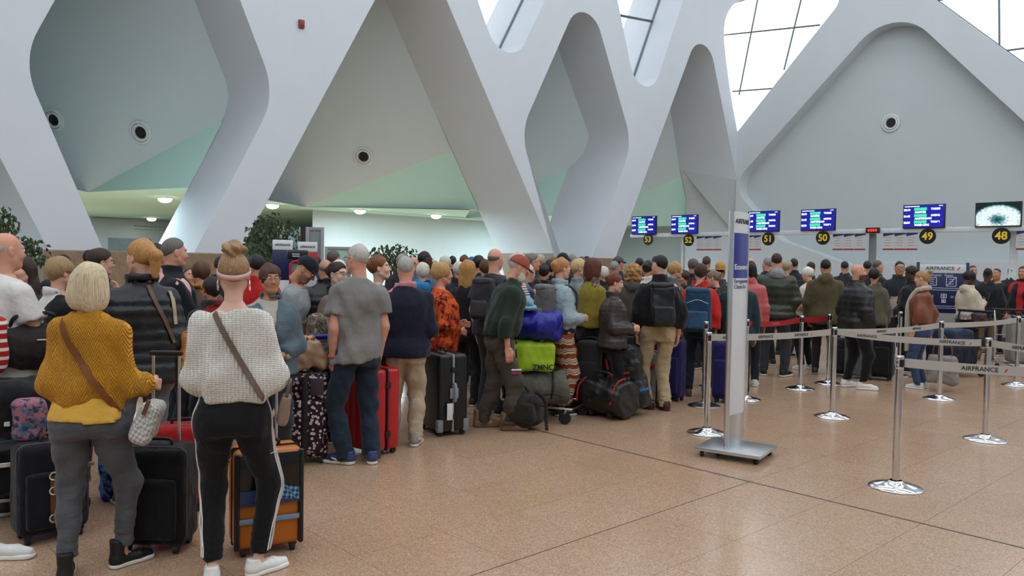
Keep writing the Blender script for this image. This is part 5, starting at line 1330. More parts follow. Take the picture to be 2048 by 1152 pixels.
# ================================================================ check-in desks: rail, screens, number discs
RP = atY(2006, 470, 17.5); RP.z = 0
def rail(px, py): return on_plane(px, py, RP, KN)
RZ = 2.63; rzk = math.atan2(CE.y, CE.x)
RM = lambda p: Matrix.Translation(p) @ Matrix(((CE.x, 0, -KN.x, 0), (CE.y, 0, -KN.y, 0), (0, 1, 0, 0), (0, 0, 0, 1)))   # x along the row, y up, z to the hall
a_, b_ = rail(1262, 468), rail(2140, 462); a_.z = b_.z = RZ
rl = empty('gantry', (0, 0, 0), 0, 'long white gantry rail carrying the check-in screens', 'gantry')
dirr = (b_ - a_).normalized()
BM().box(0, 0, 0, (b_ - a_).length, .12, .10, .02, M=RM((a_ + b_) / 2)).build('beam', plain('#d4d8da', .4, name='white_rail'), rl)
for x, w, col in ((1741, .16, '#7c8184'), (2024, .15, '#cfd3d4'), (1360, .06, '#cfd3d4')):
    p = rail(x, 500) + KN * .12; p.z = 0; BM().box(0, RZ / 2, 0, w, RZ, w * .6, .01, M=RM(p)).build('column', plain(col, .5), rl)
m_scr = plain('#15169a', .3, emit=.55, var=0, name='screen_blue'); m_scg = plain('#35d79a', .3, emit=.75, var=0, name='screen_green'); m_scw = plain('#e8ecff', .3, emit=.9, var=0, name='screen_white')
SCR = (('53', 1267, 1316, 451), ('52', 1346, 1399, 449), ('51', 1499, 1562, 443), ('50', 1605, 1674, 440), ('49', 1809, 1893, 433), ('48', 1953, 2046, 429))
DISC = {'53': (1301, 479), '52': (1382, 480.5), '51': (1541, 478), '50': (1650, 476), '49': (1859, 473), '48': (2006, 472)}
WORD = {'53': 'fifty-three', '52': 'fifty-two', '51': 'fifty-one', '50': 'fifty', '49': 'forty-nine', '48': 'forty-eight'}
for num, x0, x1, yc in SCR:
    p0, p1 = rail(x0, yc), rail(x1, yc); p = (p0 + p1) / 2 - KN * .10; w = (p1 - p0).length; h_ = w * .60
    kind = 'departures screen' if num != '48' else 'video screen'
    e = empty('screen', (0, 0, 0), 0, ('blue flight information screen above the disc reading %s' % WORD[num]) if num != '48' else 'screen showing a white vaulted hall at the right edge', 'screen', 'screens over the check-in desks'); e.matrix_world = RM(p)
    BM().box(0, 0, -.03, w, h_, .06, .008).build('bezel', m_blk, e)
    BM().cyl((0, -h_ / 2 + .05, -.06), (0, -h_ / 2 - .03, -.10), .03).build('bracket', m_blk, e)
    if num != '48':
        BM().box(0, 0, .001, w * .955, h_ * .93, .002).build('display', m_scr, e)
        for r_, (tm_, ci, fl) in enumerate((('20:10', 'NANTES', 'TO3255'), ('21:45', 'AMSTERDAM', 'HV5746'), ('22:30', 'PARIS-CDG', 'TO3091'))):
            y = h_ * (.30 - r_ * .27)
            text_obj(tm_, h_ * .115, m_scw, e, Matrix.Translation((-w * .40, y - h_ * .02, .003)), bold=.004); text_obj(fl, h_ * .105, m_scw, e, Matrix.Translation((w * .28, y, .003)), bold=.004)
            BM().box(-w * .075, y + .005, .003, w * .30, h_ * .12, .002).build('green_bar', m_scg, e, False); text_obj(ci, h_ * .115, m_scw, e, Matrix.Translation((-w * .21, y - h_ * .125, .003)), align='LEFT', bold=.004)
        BM().box(-w * .28, h_ * .425, .003, w * .36, h_ * .035, .001).build('title_line', m_scw, e, False)
        BM().box(w * .40, h_ * .43, .003, w * .09, h_ * .03, .001).build('clock_line', m_scw, e, False)
    else:
        t = NT('screen_picture'); v = t.co('Object'); sx = t.n('ShaderNodeSeparateXYZ'); t.l(v, sx.inputs[0])
        rr = t.math('SQRT', t.math('ADD', t.math('POWER', sx.outputs[0], 2), t.math('POWER', t.math('MULTIPLY', t.math('ADD', sx.outputs[1], .12), 1.5), 2)))
        nz = t.noise(v, 16, 5, .7); arch = t.ramp(rr, [(.0, (.35, .35, .35)), (.30, (1, 1, 1)), (.46, (.75, .75, .75)), (.56, (.05, .05, .05))])
        cc = t.ramp(t.math('MULTIPLY', arch, t.math('ADD', nz, .25)), [(.25, hexc('#07141a')), (.45, hexc('#3f8692')), (.62, hexc('#e8f6f6'))])
        t.set(.3, 0, .5, (0, 0, 0)); t.l(cc, t.b.inputs['Emission Color']); t.b.inputs['Emission Strength'].default_value = .9
        BM().box(0, 0, .001, w * .955, h_ * .93, .002).build('display', t.m, e)
    dx, dy_ = DISC[num]; p = rail(dx, dy_) - KN * .12
    e = empty('number_disc', (0, 0, 0), 0, 'round black desk sign with yellow number %s' % WORD[num], 'sign', 'desk number discs'); e.matrix_world = RM(p)
    BM().cyl((0, 0, -.015), (0, 0, .015), .185, seg=40).build('disc', plain('#0c0c0d', .4, var=0), e)
    text_obj(num, .25, plain('#e3c02c', .5, emit=.12, var=0), e, Matrix.Translation((0, -.005, .0165)), bold=.006)
m_sheet = plain('#c9c9ca', .5, var=.03); m_red2 = plain('#a02530', .5, var=0); m_nv = plain('#23275a', .5, var=0); m_gr = plain('#8f9092', .6, var=0)
for x0, x1, lb in ((1396, 1446, 'baggage notice sheets left of the signpost'), (1482, 1525, 'baggage notice sheets right of the signpost'), (1668, 1734, 'baggage notice sheets right of disc 50'), (1768, 1838, 'baggage notice sheets left of disc 49'), (2034, 2100, 'baggage notice sheets at the right edge')):
    p0, p1 = rail(x0, 480), rail(x1, 480); w = (p1 - p0).length; p = (p0 + p1) / 2 - KN * .07; p.z = RZ - .27
    e = empty('notice_panel', (0, 0, 0), 0, lb, 'notice', 'hanging notice sheets'); e.matrix_world = RM(p)
    for q in range(3):
        cx = w * (-1 / 3 + q / 3); o = BM().box(cx, 0, 0, w / 3 * .97, .42, .006).build('sheet', m_sheet, e)
        BM().box(cx, -.19, .004, w / 3 * .97, .04, .003).build('red_band', m_red2, o, False)
        BM().prism([Vector((cx - w / 6 * .97, .21, .004)), Vector((cx - w / 6 * .97, .13, .004)), Vector((cx + w / 6 * .97, .18, .004)), Vector((cx + w / 6 * .97, .21, .004))], (0, 0, .002)).build('navy_header', m_nv, o, False)
        for r_ in range(4): BM().box(cx - w * .02, .10 - r_ * .065, .004, w / 3 * (.62 - .1 * (r_ % 2)), .012, .002).build('text_line', m_gr, o, False)
p = rail(1749, 461) - KN * .1; e = empty('led_display', (0, 0, 0), 0, 'small black display with red glowing digits', 'display'); e.matrix_world = RM(p)
BM().box(0, 0, 0, .34, .14, .06, .01).build('housing', m_blk, e)
for q in range(4): BM().box(-.09 + q * .06, 0, .032, .042, .06, .004).build('red_digit', plain('#ff2a20', .4, emit=1.6, var=0), e, False)
for q, lb in ((0, 'rightmost pale check-in desk, beneath the vaulted hall screen'), (1, 'pale check-in desk behind the green padded jacket'), (2, 'leftmost pale check-in desk behind the curly blond hair')):
    p = rail((1930, 1610, 1345)[q], 500) - KN * .2; p.z = 0; e = empty('check_in_desk', (0, 0, 0), 0, lb, 'desk', 'check-in desks'); e.matrix_world = RM(p)
    BM().box(0, .5, 0, 2.2, 1.0, .7, .02).build('desk_body', plain('#8d8f92', .5), e); BM().box(0, 1.03, .02, 2.3, .05, .85, .01).build('desk_top', plain('#c9c9c6', .4), e); BM().box(0, .12, .30, 2.2, .2, .12).build('kick_plate', plain('#3c3d40', .5), e)
# ---- baggage information board
bp = atY(1883, 600, 13.7); e = empty('information_board', (bp.x, bp.y, 0), math.atan2(CE.y, CE.x) * .5, 'dark blue airline baggage information board on two posts', 'board')
zb = lambda y: 1.66 - (y - 541.6) / 1550 * 13.7
m_nb = plain('#16214f', .4, var=.03); m_w2 = plain('#c8cde0', .5, var=0)
for sx in (-1, 1): BM().box(sx * .385, .9, 0, .05, 1.82, .05, .008, M=Matrix.Rotation(math.pi / 2, 4, 'X')).build('post', m_nb, e); BM().box(sx * .385, 0, .03, .08, .5, .06, .01).build('foot', m_nb, e)
FB = Matrix.Rotation(math.pi / 2, 4, 'X')
BM().box(0, (zb(546) + zb(626)) / 2, 0, .74, zb(546) - zb(626), .03, .004, M=FB).build('panel', m_nb, e); BM().box(0, zb(537), 0, .74, .14, .034, .004, M=FB).build('header', m_panel, e)
text_obj('AIRFRANCE', .085, m_ink, e, FB @ Matrix.Translation((-.04, zb(537), .019)), bold=.001)
BM().prism([Vector((.22, -.03, 0)), Vector((.24, -.03, 0)), Vector((.275, .03, 0)), Vector((.255, .03, 0))], (0, 0, .002)).build('red_slash', plain('#c22a30', .5, var=0), e, False).matrix_local = FB @ Matrix.Translation((0, zb(537), .018))
text_obj('Baggage   Bagage', .05, m_w2, e, FB @ Matrix.Translation((0, zb(550), .017)))
def outline(cx, y, w, h, t=.012, slash=False):
    b = BM(); M = FB
    for dx, dy_, sx, sy in ((0, h / 2, w, t), (0, -h / 2, w, t), (-w / 2, 0, t, h), (w / 2, 0, t, h), (0, 0, w * .5, t), (0, h * .25, w * .5, t), (0, -h * .25, w * .5, t)): b.box(cx + dx, y + dy_, .017, sx, sy, .003, M=M)
    if slash: b.tube([M @ Vector((cx - w / 2, y - h / 2, .019)), M @ Vector((cx + w / 2, y + h / 2, .019))], .007, 6)
    b.build('pictogram', m_w2, e, False)
outline(-.16, zb(563), .14, .14); outline(.14, zb(563), .15, .16, slash=True); outline(.03, zb(592), .08, .07); outline(.03, zb(602), .06, .05)
text_obj('1', .10, m_w2, e, FB @ Matrix.Translation((-.14, zb(594), .017))); text_obj('=', .10, m_w2, e, FB @ Matrix.Translation((.16, zb(594), .017)))
def _bag(): BM().lathe([(0, .09), (.015, .085), (.015, .06), (.04, .04), (.05, -.01), (.04, -.06), (0, -.07)], 16, M=FB @ Matrix.Translation((.27, zb(594), .012)) @ Matrix.Rotation(-math.pi / 2, 4, 'X') @ Matrix.Diagonal((1, .15, 1, 1))).build('bag_pictogram', m_w2, e)
_bag()
for y in (576, 580, 612, 616): BM().box(0, zb(y), .017, .6, .010, .003, M=FB).build('text_line', m_w2, e, False)
# ================================================================ behind the queue: kiosks, screens, plants, banner
def totem(px, ytop, Y, w, cols, label, texts=()):
    p = atY(px, 520, Y); zt_ = atY(px, ytop, Y).z; vd = math.atan2(p.x, p.y)
    e = empty('sign_totem', (p.x, p.y, 0), -vd, label, 'sign', None)
    prev = zt_
    for nm, y1, mt in cols:
        z1 = max(atY(px, y1, Y).z, .02); BM().box(0, (prev + z1) / 2, 0, w, prev - z1, .10, .008, M=FB).build(nm, mt, e); prev = z1
    BM().box(0, .02, 0, w * 1.5, .04, .35, .01, M=FB).build('foot', m_silver, e)
    for tx, sz, y, mt in texts: text_obj(tx, sz, mt, e, FB @ Matrix.Translation((0, atY(px, y, Y).z, .052)), bold=.001)
m_redp = plain('#b9182a', .4, var=0)
totem(565, 480, 10.4, .26, (('white_header', 500, m_panel), ('blue_section', 560, m_nb), ('white_section', 900, m_panel)), 'white and blue airline totem behind the cap wearer', (('AIRFRANCE', .038, 490, m_ink),))
totem(615, 484, 10.2, .25, (('white_header', 504, m_panel), ('red_section', 536, m_redp), ('white_section', 900, m_panel)), 'white and red priority totem beside the kiosk', (('AIRFRANCE', .036, 494, m_ink), ('PRIORITY', .042, 526, m_panel)))
p = atY(595, 520, 9.9); e = empty('check_in_kiosk', (p.x, p.y, 0), -math.atan2(p.x, p.y), 'black, red and grey self check-in kiosk with dark screen', 'kiosk'); kz = lambda y: atY(595, y, 9.9).z
m_gk = plain('#8e9193', .4, var=.02); m_dk = plain('#15171d', .35, var=0)
BM().box(.02, kz(558) * .5, 0, .20, kz(558), .22, .02, M=FB).build('cabinet', m_gk, e)
BM().box(.02, (kz(558) + kz(514)) / 2, .0, .18, kz(514) - kz(558), .18, .015, M=FB).build('screen_housing', m_gk, e)
BM().box(.0, (kz(500) + kz(520)) / 2, .02, .26, kz(500) - kz(520), .22, .02, M=FB).build('hood', m_dk, e)
BM().tube([FB @ Vector(v) for v in ((.10, kz(519), .13), (-.05, kz(523), .13), (-.085, kz(528), .13), (-.085, kz(575), .13))], .016, 8).build('red_trim', m_redp, e)
BM().box(.03, (kz(535) + kz(572)) / 2, .112, .10, kz(535) - kz(572), .01, .003, M=FB).build('display', plain('#141c33', .2, var=0), e)
for y in (553, 558): BM().box(.03, kz(y), .119, .06, .012, .003, M=FB).build('text_line', m_w2, e, False)
for y in (508.5, 512.5): BM().box(-.02, kz(y), .132, .09, .012, .003, M=FB).build('text_line', m_w2, e, False)
def framed(px0, px1, ytop, Y, label, mt):
    a, b = atY(px0, ytop, Y), atY(px1, ytop, Y); w = (b - a).length; c = (a + b) / 2; e = empty('glass_screen', (c.x, c.y, 0), -math.atan2(c.x, c.y), label, 'screen', None); z = a.z
    BM().box(0, z / 2, 0, w - .1, z - .1, .03, .004, M=FB).build('pane', mt, e)
    for sx in (-1, 1): BM().box(sx * (w / 2 - .03), z / 2, 0, .06, z, .07, .005, M=FB).build('frame_post', m_gk, e)
    for zz in (.03, z - .03): BM().box(0, zz, 0, w - .12, .06, .06, .005, M=FB).build('frame_rail', m_gk, e)
framed(556, 600, 453, 13.5, 'tall grey framed glass screen behind the plant', plain('#7f99a3', .15, var=.05)); framed(612, 648, 454, 13.2, 'tall dark grey framed panel left of the white partition', plain('#6d7573', .3, var=.05))
framed(650, 702, 493, 15.0, 'low greenish framed glass box by the partition', plain('#8fb5a0', .2, var=.05))
def plant(px, ytop, Y, h, rad, n, label, seed):
    p = atY(px, 520, Y); zt_ = atY(px, ytop, Y).z; e = empty('potted_plant', (p.x, p.y, 0), 0, label, 'plant', 'potted trees behind the queue'); r = random.Random(seed)
    BM().lathe([(0, .45), (.19, .45), (.21, .47), (.22, .45), (.17, 0), (0, 0)], 20).build('pot', plain('#6d645a', .6), e)
    zc_ = zt_ - h / 2; b = BM(); V, Fc = [], []
    for q in range(9):
        a = r.uniform(0, 6.28); b.tube(smooth_path([(0, 0, .4), (.05 * math.cos(a), .05 * math.sin(a), zc_ - h * .45), (rad * .6 * math.cos(a), rad * .6 * math.sin(a), zc_ + r.uniform(-.2, .4) * h)], 4), .010, 5)
    b.build('stem', plain('#5a4a38', .8), e)
    for q in range(n):
        u_, v_, w_ = r.gauss(0, 1), r.gauss(0, 1), r.gauss(0, 1); m_ = (u_ * u_ + v_ * v_ + w_ * w_) ** .5; k_ = r.random() ** .4
        c = Vector((u_ / m_ * rad * k_, v_ / m_ * rad * k_, zc_ + w_ / m_ * h / 2 * k_)); L = r.uniform(.06, .10); M = Matrix.Translation(c) @ Euler((r.uniform(-1, 1), r.uniform(.2, 1.5), r.uniform(0, 6.28))).to_matrix().to_4x4(); i0 = len(V)
        V += [M @ Vector(t_) for t_ in ((0, 0, 0), (L * .5, .3 * L, .01), (L, 0, -.02), (L * .5, -.3 * L, .01))]; Fc.append((i0, i0 + 1, i0 + 2, i0 + 3))
    o = obj('foliage', pyd('foliage', V, Fc), cloth('#34452f', 'camo', '#566a4a', 2.), e); o['kind'] = 'stuff'
plant(546, 422, 12.5, 1.0, .45, 700, 'leafy potted tree behind the white-sweater woman', 1); plant(785, 484, 14.5, .55, .5, 420, 'low bushy potted plant before the white partition', 2)
plant(2, 408, 11.0, .65, .22, 260, 'slim leafy plant at the far left edge', 3); plant(52, 468, 10.0, .5, .25, 260, 'small leafy plant beside the far left strut', 4)
# banner and lettering on the far wall
def wallpt(px, py): return on_plane(px, py, WP(0, BACKD - .06, 0), EN)
pa, pb = wallpt(205, 470), wallpt(345, 508); WBM = lambda p: Matrix.Translation(p) @ Matrix(((EU.x, 0, -EN.x, 0), (EU.y, 0, -EN.y, 0), (0, 1, 0, 0), (0, 0, 0, 1)))
e = empty('wall_banner', (0, 0, 0), 0, 'pale wall banner with small dark lettering at the far left', 'banner')
c_ = wallpt(265, 472); e.matrix_world = WBM(c_); wb = (wallpt(345, 470) - wallpt(190, 470)).length
BM().box(0, -.2, 0, wb, 1.7, .03, .004).build('board', plain('#aab2b6', .5, var=.02), e); BM().box(-.1, -.55, .02, wb * .55, .9, .02, .004).build('grey_picture', plain('#747f88', .5, var=.1), e)
r = random.Random(3)
for row in range(2):
    b = BM(); x = wb * .02
    while x < wb * .42:
        L = r.uniform(.05, .16); b.tube(smooth_path([(x, .42 - row * .14, .018), (x + L * .4, .42 - row * .14 - .03, .018), (x + L, .42 - row * .14 + r.uniform(-.01, .04), .018)], 4), .008 - .003 * row, 5); x += L + .03
    b.build('lettering', m_ink, e)
# red alarm box on the lattice
p = wpt(603, 48, -.03); e = empty('alarm_box', (0, 0, 0), 0, 'small red fire alarm box high on the white lattice', 'alarm'); e.matrix_world = WBM(p)
BM().box(0, 0, 0, .12, .17, .06, .01).build('housing', plain('#8e1f24', .4), e); BM().box(0, -.02, .033, .07, .05, .01, .003).build('window', plain('#5a1216', .3), e)
# ================================================================ luggage
def pm(k): return Matrix.Translation(k.e.location) @ Matrix.Rotation(k.e.rotation_euler.z, 4, 'Z')
def softmesh(name, w, d, h, r=.05, amp=.006, seed=1, res=.0145, taper=0., z0=0., sag=0.):
    def f(g):
        tp = 1 - taper * (g.z - z0) / h
        q = rbox(type('o', (), dict(x=g.x / tp, y=g.y / tp, z=g.z))(), (0, 0, z0 + h / 2), (w / 2, d / 2, h / 2), r)
        return q + wob(g, seed, 24, amp, 6) + wob(g, seed + 4, 60, amp * .4, 5) + sag * np.cos(g.x * 3.1 / w) * (g.z - z0) / h * 0
    return sdf_mesh(name, f, (-w / 2 - .05, -d / 2 - .05, z0 - .04), (w / 2 + .05, d / 2 + .05, z0 + h + .05), res)
def barrel(name, L, r, amp=.008, seed=1, res=.0145, squash=.85):
    def f(g):
        q = np.sqrt(g.y ** 2 + ((g.z - r * squash) / squash) ** 2) - r; c = np.maximum(q, np.abs(g.x) - L / 2)
        return smax(q, np.abs(g.x) - L / 2, .06) + wob(g, seed, 26, amp, 6) + wob(g, seed + 2, 70, amp * .4, 5)
    return sdf_mesh(name, f, (-L / 2 - .05, -r - .05, -.04), (L / 2 + .05, r + .05, 2 * r * squash + .06), res)
m_zip = plain('#3a3b3e', .4, .3, var=0); m_tyre = plain('#1b1b1d', .6, var=0); m_alu = metal((.7, .71, .73), .25)
def luggage(px, ybot, label, w, d, h, yaw, kind='hard', col='#222222', mat=None, Y=None, handle=0., tilt=0., ribs=0, zipcol='#2a2a2c', extra=None, wheels=True, name='suitcase', z=0., trim=None):
    """yaw: how far the front face is turned from facing the camera (clockwise)"""
    p = gnd(px, ybot) if Y is None else atY(px, 560, Y)
    rz = -math.atan2(p.x, p.y) - math.radians(yaw); e = empty(name, (p.x, p.y, z), rz, label, 'suitcase', 'suitcases of the queue'); zl = .045 if wheels else 0.
    mt = mat or (plain(col, .32, var=.04, name='hard_shell') if kind == 'hard' else cloth(col, 'plain'))
    r_ = min(.045, d * .25)
    if kind == 'hard':
        for sy in (-1, 1):
            b = BM().box(0, sy * (d / 4 + .002), zl + h / 2, w, d / 2 - .006, h, r_ * .8, 4)
            for q in range(ribs):
                x = -w * .36 + w * .72 * q / max(1, ribs - 1); b.box(x, sy * (d / 2 + .001), zl + h / 2, w * .05, .012, h * .82, .005, 2)
            b.build('shell_half', mt, e)
        b = BM(); 
        b.box(0, 0, zl + h / 2, w + .004, .014, h + .004, .012, 2); b.build('zip_band', plain(zipcol, .45, var=0), e)
        for sz in (.2, .8): BM().box(w / 2 + .004, 0, zl + h * sz, .014, .055, .05, .005).build('latch', m_blk, e)
    else:
        obj('suitcase_body', softmesh('suitcase_body', w, d, h, r_, .003, int(px), .016, 0, zl), mt, e)
        obj('front_pocket', softmesh('front_pocket', w * .82, .05, h * .62, .022, .002, int(px) + 1, .013, 0, zl + h * .08), mt, e, loc=(0, -d / 2 - .006, 0))
        b = BM(); rr = .035; zz = [Vector((x, -d / 2 + .05, z_)) for x, z_ in fillet([(-w / 2 - .001, zl + .02), (w / 2 + .001, zl + .02), (w / 2 + .001, zl + h + .001), (-w / 2 - .001, zl + h + .001)], .05, 6)]
        b.tube(zz, .005, 6, True).build('zip', plain(trim or '#4a4a4c', .4, .2, var=0), e)
    BM().tube(smooth_path([(-.07, 0, zl + h - .005), (-.06, 0, zl + h + .03), (.06, 0, zl + h + .03), (.07, 0, zl + h - .005)], 5), .010, 8).build('top_handle', m_blk, e)
    if wheels:
        for sx in (-1, 1):
            for sy in (-1, 1):
                b = BM().cyl((sx * (w / 2 - .05) - .012, sy * (d / 2 - .04), .026), (sx * (w / 2 - .05) + .012, sy * (d / 2 - .04), .026), .026, seg=16); b.box(sx * (w / 2 - .05), sy * (d / 2 - .04), .05, .045, .04, .03, .006); b.build('wheel', m_tyre, e)
    if handle:
        b = BM(); yb = d / 2 - .035
        for sx in (-1, 1): b.cyl((sx * .075, yb, zl + h - .04), (sx * .075, yb, zl + h + handle), .009, seg=12)
        hd = b.build('telescopic_handle', m_alu, e); BM().box(0, yb, zl + h + handle + .012, .19, .03, .03, .01, 3).build('grip', m_blk, hd)
    if extra: extra(e, w, d, h, zl, mt)
    if tilt: e.rotation_euler.x = math.radians(tilt)
    SPOTS.append((p.x, p.y, .2)); return e
m_brown = cloth('#6b4026', 'leather')
def ex_navy(e, w, d, h, zl, mt):
    b = BM().box(-.02, -d / 2 - .034, zl + h * .40, .03, .008, h * .52, .002); b.build('leather_strap', m_brown, e)
    for z_ in (.66, .5, .2): BM().tube([Vector((-.02 + .022 * math.cos(a), -d / 2 - .042, zl + h * z_ + .022 * math.sin(a))) for a in np.linspace(0, 6.283, 13)[:-1]], .004, 6, True).build('buckle', metal((.7, .66, .58), .3), e)
    BM().tube(smooth_path([(-.06, -.03, zl + h), (-.04, -.06, zl + h + .05), (.05, -.04, zl + h + .05), (.07, -.0, zl + h)], 5), .010, 6).build('leather_handle', m_brown, e)
    BM().box(w / 2 - .03, -d / 2 - .012, zl + h * .72, .10, .01, .025, .004).build('pocket_zip', metal((.6, .55, .48), .35), e)
luggage(100, 1072, 'navy fabric suitcase with brown leather straps at the lower left', .37, .24, .53, -14, 'soft', '#12131c', extra=ex_navy)
luggage(318, 1095, 'black fabric suitcase with raised handle held by mustard sweater woman', .37, .25, .55, 24, 'soft', '#101012', handle=.50)
def ex_orange(e, w, d, h, zl, mt):
    y = -d / 2 - .012
    BM().box(0, y, zl + h * .79, w * .88, .008, h * .36, .004).build('black_gloss_panel', plain('#0f1114', .15, var=0), e); BM().box(.0, y - .002, zl + h * .53, w * .88, .010, h * .16, .004).build('windscreen_print', plain('#2a3a66', .3, var=.2), e)
    BM().prism([Vector((.0, y - .008, zl + h * .52)), Vector((w * .43, y - .008, zl + h * .48)), Vector((w * .43, y - .008, zl + h * .60)), Vector((.05, y - .008, zl + h * .66))], (0, -.002, 0)).build('pale_blue_print', cloth('#7fa8c4', 'check', '#2c4a72'), e, False)
    BM().box(0, y - .002, zl + h * .30, w * .88, .010, .028, .004).build('blue_stripe', plain('#7c97b8', .3, var=0), e)
    for sx in (-1, 1): BM().box(sx * w * .47, y + .01, zl + h / 2, .03, .03, h * .98, .012, 3).build('corner_guard', plain('#15161a', .3, var=0), e)
luggage(530, 1096, 'hard suitcase printed as an orange and blue van, beside white trainers', .37, .25, .55, -10, 'hard', '#c06a14', handle=.30, zipcol='#15161a', extra=ex_orange)
def ex_floral(e, w, d, h, zl, mt):
    BM().box(0, -d / 2 - .03, zl + h * .5, .05, .012, h * .96, .004).build('dark_centre_band', plain('#1d131c', .4, var=0), e); BM().box(w * .27, -d / 2 - .034, zl + h * .86, w * .3, .012, h * .2, .004).build('plain_pocket', plain('#3a2a3c', .45, var=.05), e)
luggage(610, 922, 'purple floral-print suitcase with beige tote resting on it', .36, .25, .69, 3, 'soft', mat=cloth('#2a1420', 'floral', '#cfc0c4', 1.1), extra=ex_floral)
luggage(738, 903, 'glossy red hard-shell suitcase behind the blue jeans', .46, .30, .70, 48, 'hard', '#b01a1e', ribs=5, zipcol='#1c1c1e')
def ex_black(e, w, d, h, zl, mt):
    BM().tube(smooth_path([(w / 2, -.0, zl + h * .62), (w / 2 + .045, 0, zl + h * .60), (w / 2 + .045, 0, zl + h * .42), (w / 2, 0, zl + h * .40)], 6), .014, 8).build('side_handle', plain('#8f959c', .35, var=0), e)
    BM().box(w / 2 + .012, 0, zl + h * .5, .02, .09, .10, .008).build('lock_plate', plain('#8a9097', .35, var=0), e)
    BM().box(w / 2 + .03, -.05, zl + h * .27, .004, .06, .16, .002).build('luggage_tag', plain('#d8dadb', .5, var=.03), e)
    for sy in (-1, 1): BM().box(w / 2 - .02, sy * (d / 2 - .02), zl + .06, .06, .06, .12, .012).build('corner_guard', plain('#7d8389', .4, var=0), e)
luggage(884, 862, 'large black hard-shell suitcase with grey side handle and white tag', .52, .31, .74, 66, 'hard', '#16171a', zipcol='#a8aaac', extra=ex_black)
luggage(368, 950, 'red fabric suitcase with black strap between black case and white sweater', .33, .24, .52, 10, 'soft', '#a3191c', Y=5.1)
luggage(1146, 800, 'bright orange hard-shell suitcase behind the patterned trousers', .45, .28, .62, 0, 'hard', '#d8781a', Y=9.25)
def ex_grey(e, w, d, h, zl, mt): BM().box(0, 0, zl + h * .72, w + .012, d + .012, .05, .01).build('red_strap', cloth('#b02226'), e); BM().box(0, 0, zl + h / 2, .05, d + .012, h + .012, .008).build('black_strap', cloth('#17171a'), e)
luggage(1288, 808, 'grey hard-shell suitcase with red strap beside khaki trousers', .42, .28, .60, 30, 'hard', '#6d706f', Y=9.3, handle=.22, extra=ex_grey)
luggage(1355, 800, 'violet blue upright fabric bag between khaki man and red jacket', .22, .20, .72, 30, 'soft', '#211d55', Y=9.55)
luggage(1448, 790, 'violet blue upright fabric case left behind the signpost', .20, .20, .70, 10, 'soft', '#211d55', Y=9.5)
luggage(1186, 770, 'dark grey upright fabric case behind the black duffel', .28, .24, .76, 20, 'soft', '#2c2a2a', Y=8.75)
luggage(1762, 755, 'dark fabric suitcase behind the bald man', .42, .28, .66, 10, 'soft', '#1c1d20', Y=11.7)
luggage(1722, 748, 'grey hard-shell suitcase seen between the bald man legs', .40, .26, .58, 0, 'hard', '#5a5d60', Y=11.8)
luggage(1687, 750, 'dark fabric suitcase held by the olive jacket man', .36, .24, .55, 0, 'soft', '#232427', Y=12.0, handle=.42)
# ---- soft bags
def bag(name, label, cat, mesh, mat, M, parts=()):
    e = empty(name, (0, 0, 0), 0, label, cat, None); e.matrix_world = M
    obj(name + '_body', mesh, mat, e)
    for nm, me, mt in parts: obj(nm, me, mt, e)
    return e
def face_cam(p, yaw=0., z=0.): return Matrix.Translation((p.x, p.y, z)) @ Matrix.Rotation(-math.atan2(p.x, p.y) - math.radians(yaw), 4, 'Z')
m_bk = cloth('#1c1b1b', 'shine'); m_bk2 = cloth('#26221e', 'plain'); m_redt = cloth('#b3201f', 'plain')
def arc(pts, r, seg=6): return BM().tube(smooth_path(pts, 6), r, seg).mesh('arc', True)
def wheels_mesh(w, y): 
    b = BM()
    b.cyl((-w / 2, y, .035), (-w / 2 + .03, y, .035), .035, seg=16); return b.mesh('wheel', True)
bag('duffel', 'black roller duffel with red piping lying in front of khaki man', 'bag', barrel('duffel', .60, .235, .010, 3), m_bk, face_cam(gnd(1214, 832), 38, .02) @ Matrix.Rotation(math.radians(0), 4, 'Y'),
    (('red_piping', arc([(.22, -.235, .16), (.24, -.21, .29), (.22, -.10, .39), (.2, .05, .41)], .010), m_redt), ('red_piping', arc([(-.24, -.235, .14), (-.25, -.20, .30), (-.24, -.08, .39)], .010), m_redt), ('carry_handle', arc([(-.1, -.1, .38), (-.06, -.12, .47), (.1, -.1, .47), (.12, -.08, .38)], .016), m_bk), ('wheel', wheels_mesh(.2, -.16), m_tyre), ('wheel', wheels_mesh(-.3, -.16), m_tyre)))
bag('duffel', 'tall black duffel with red trim and blue strap leaning on the grey case', 'bag', softmesh('duffel', .42, .30, .72, .09, .010, 8), m_bk, face_cam(atY(1272, 560, 8.62), 20, .05) @ Matrix.Rotation(math.radians(-14), 4, 'Y'),
    (('red_trim', BM().box(-.02, -.165, .42, .26, .02, .022, .004).mesh(), m_redt), ('red_trim', BM().box(-.13, -.16, .55, .022, .02, .12, .004).mesh(), m_redt), ('pocket', softmesh('pocket', .26, .05, .16, .02, .003, 2), m_bk), ('blue_strap', BM().tube([Vector((x, y, 0)) for x, y in fillet([(-.208, -.148), (.208, -.148), (.208, .148), (-.208, .148)], .09, 8)], .017, 8, True).mesh('blue_strap', True), cloth('#1f5fb0'))))
bag('duffel', 'limp black duffel bag on the floor left of the roller duffel', 'bag', barrel('duffel', .55, .17, .016, 6), m_bk2, face_cam(atY(1160, 560, 8.75), -10, .0), (('carry_handle', arc([(-.15, -.08, .26), (-.1, -.1, .36), (.1, -.1, .36), (.15, -.08, .26)], .014), m_bk),))
def ruck_mesh(w, d, h, seed, res=.012, amp=.006): return softmesh('pack', w, d, h, min(w, d) * .38, amp, seed, res, .12)
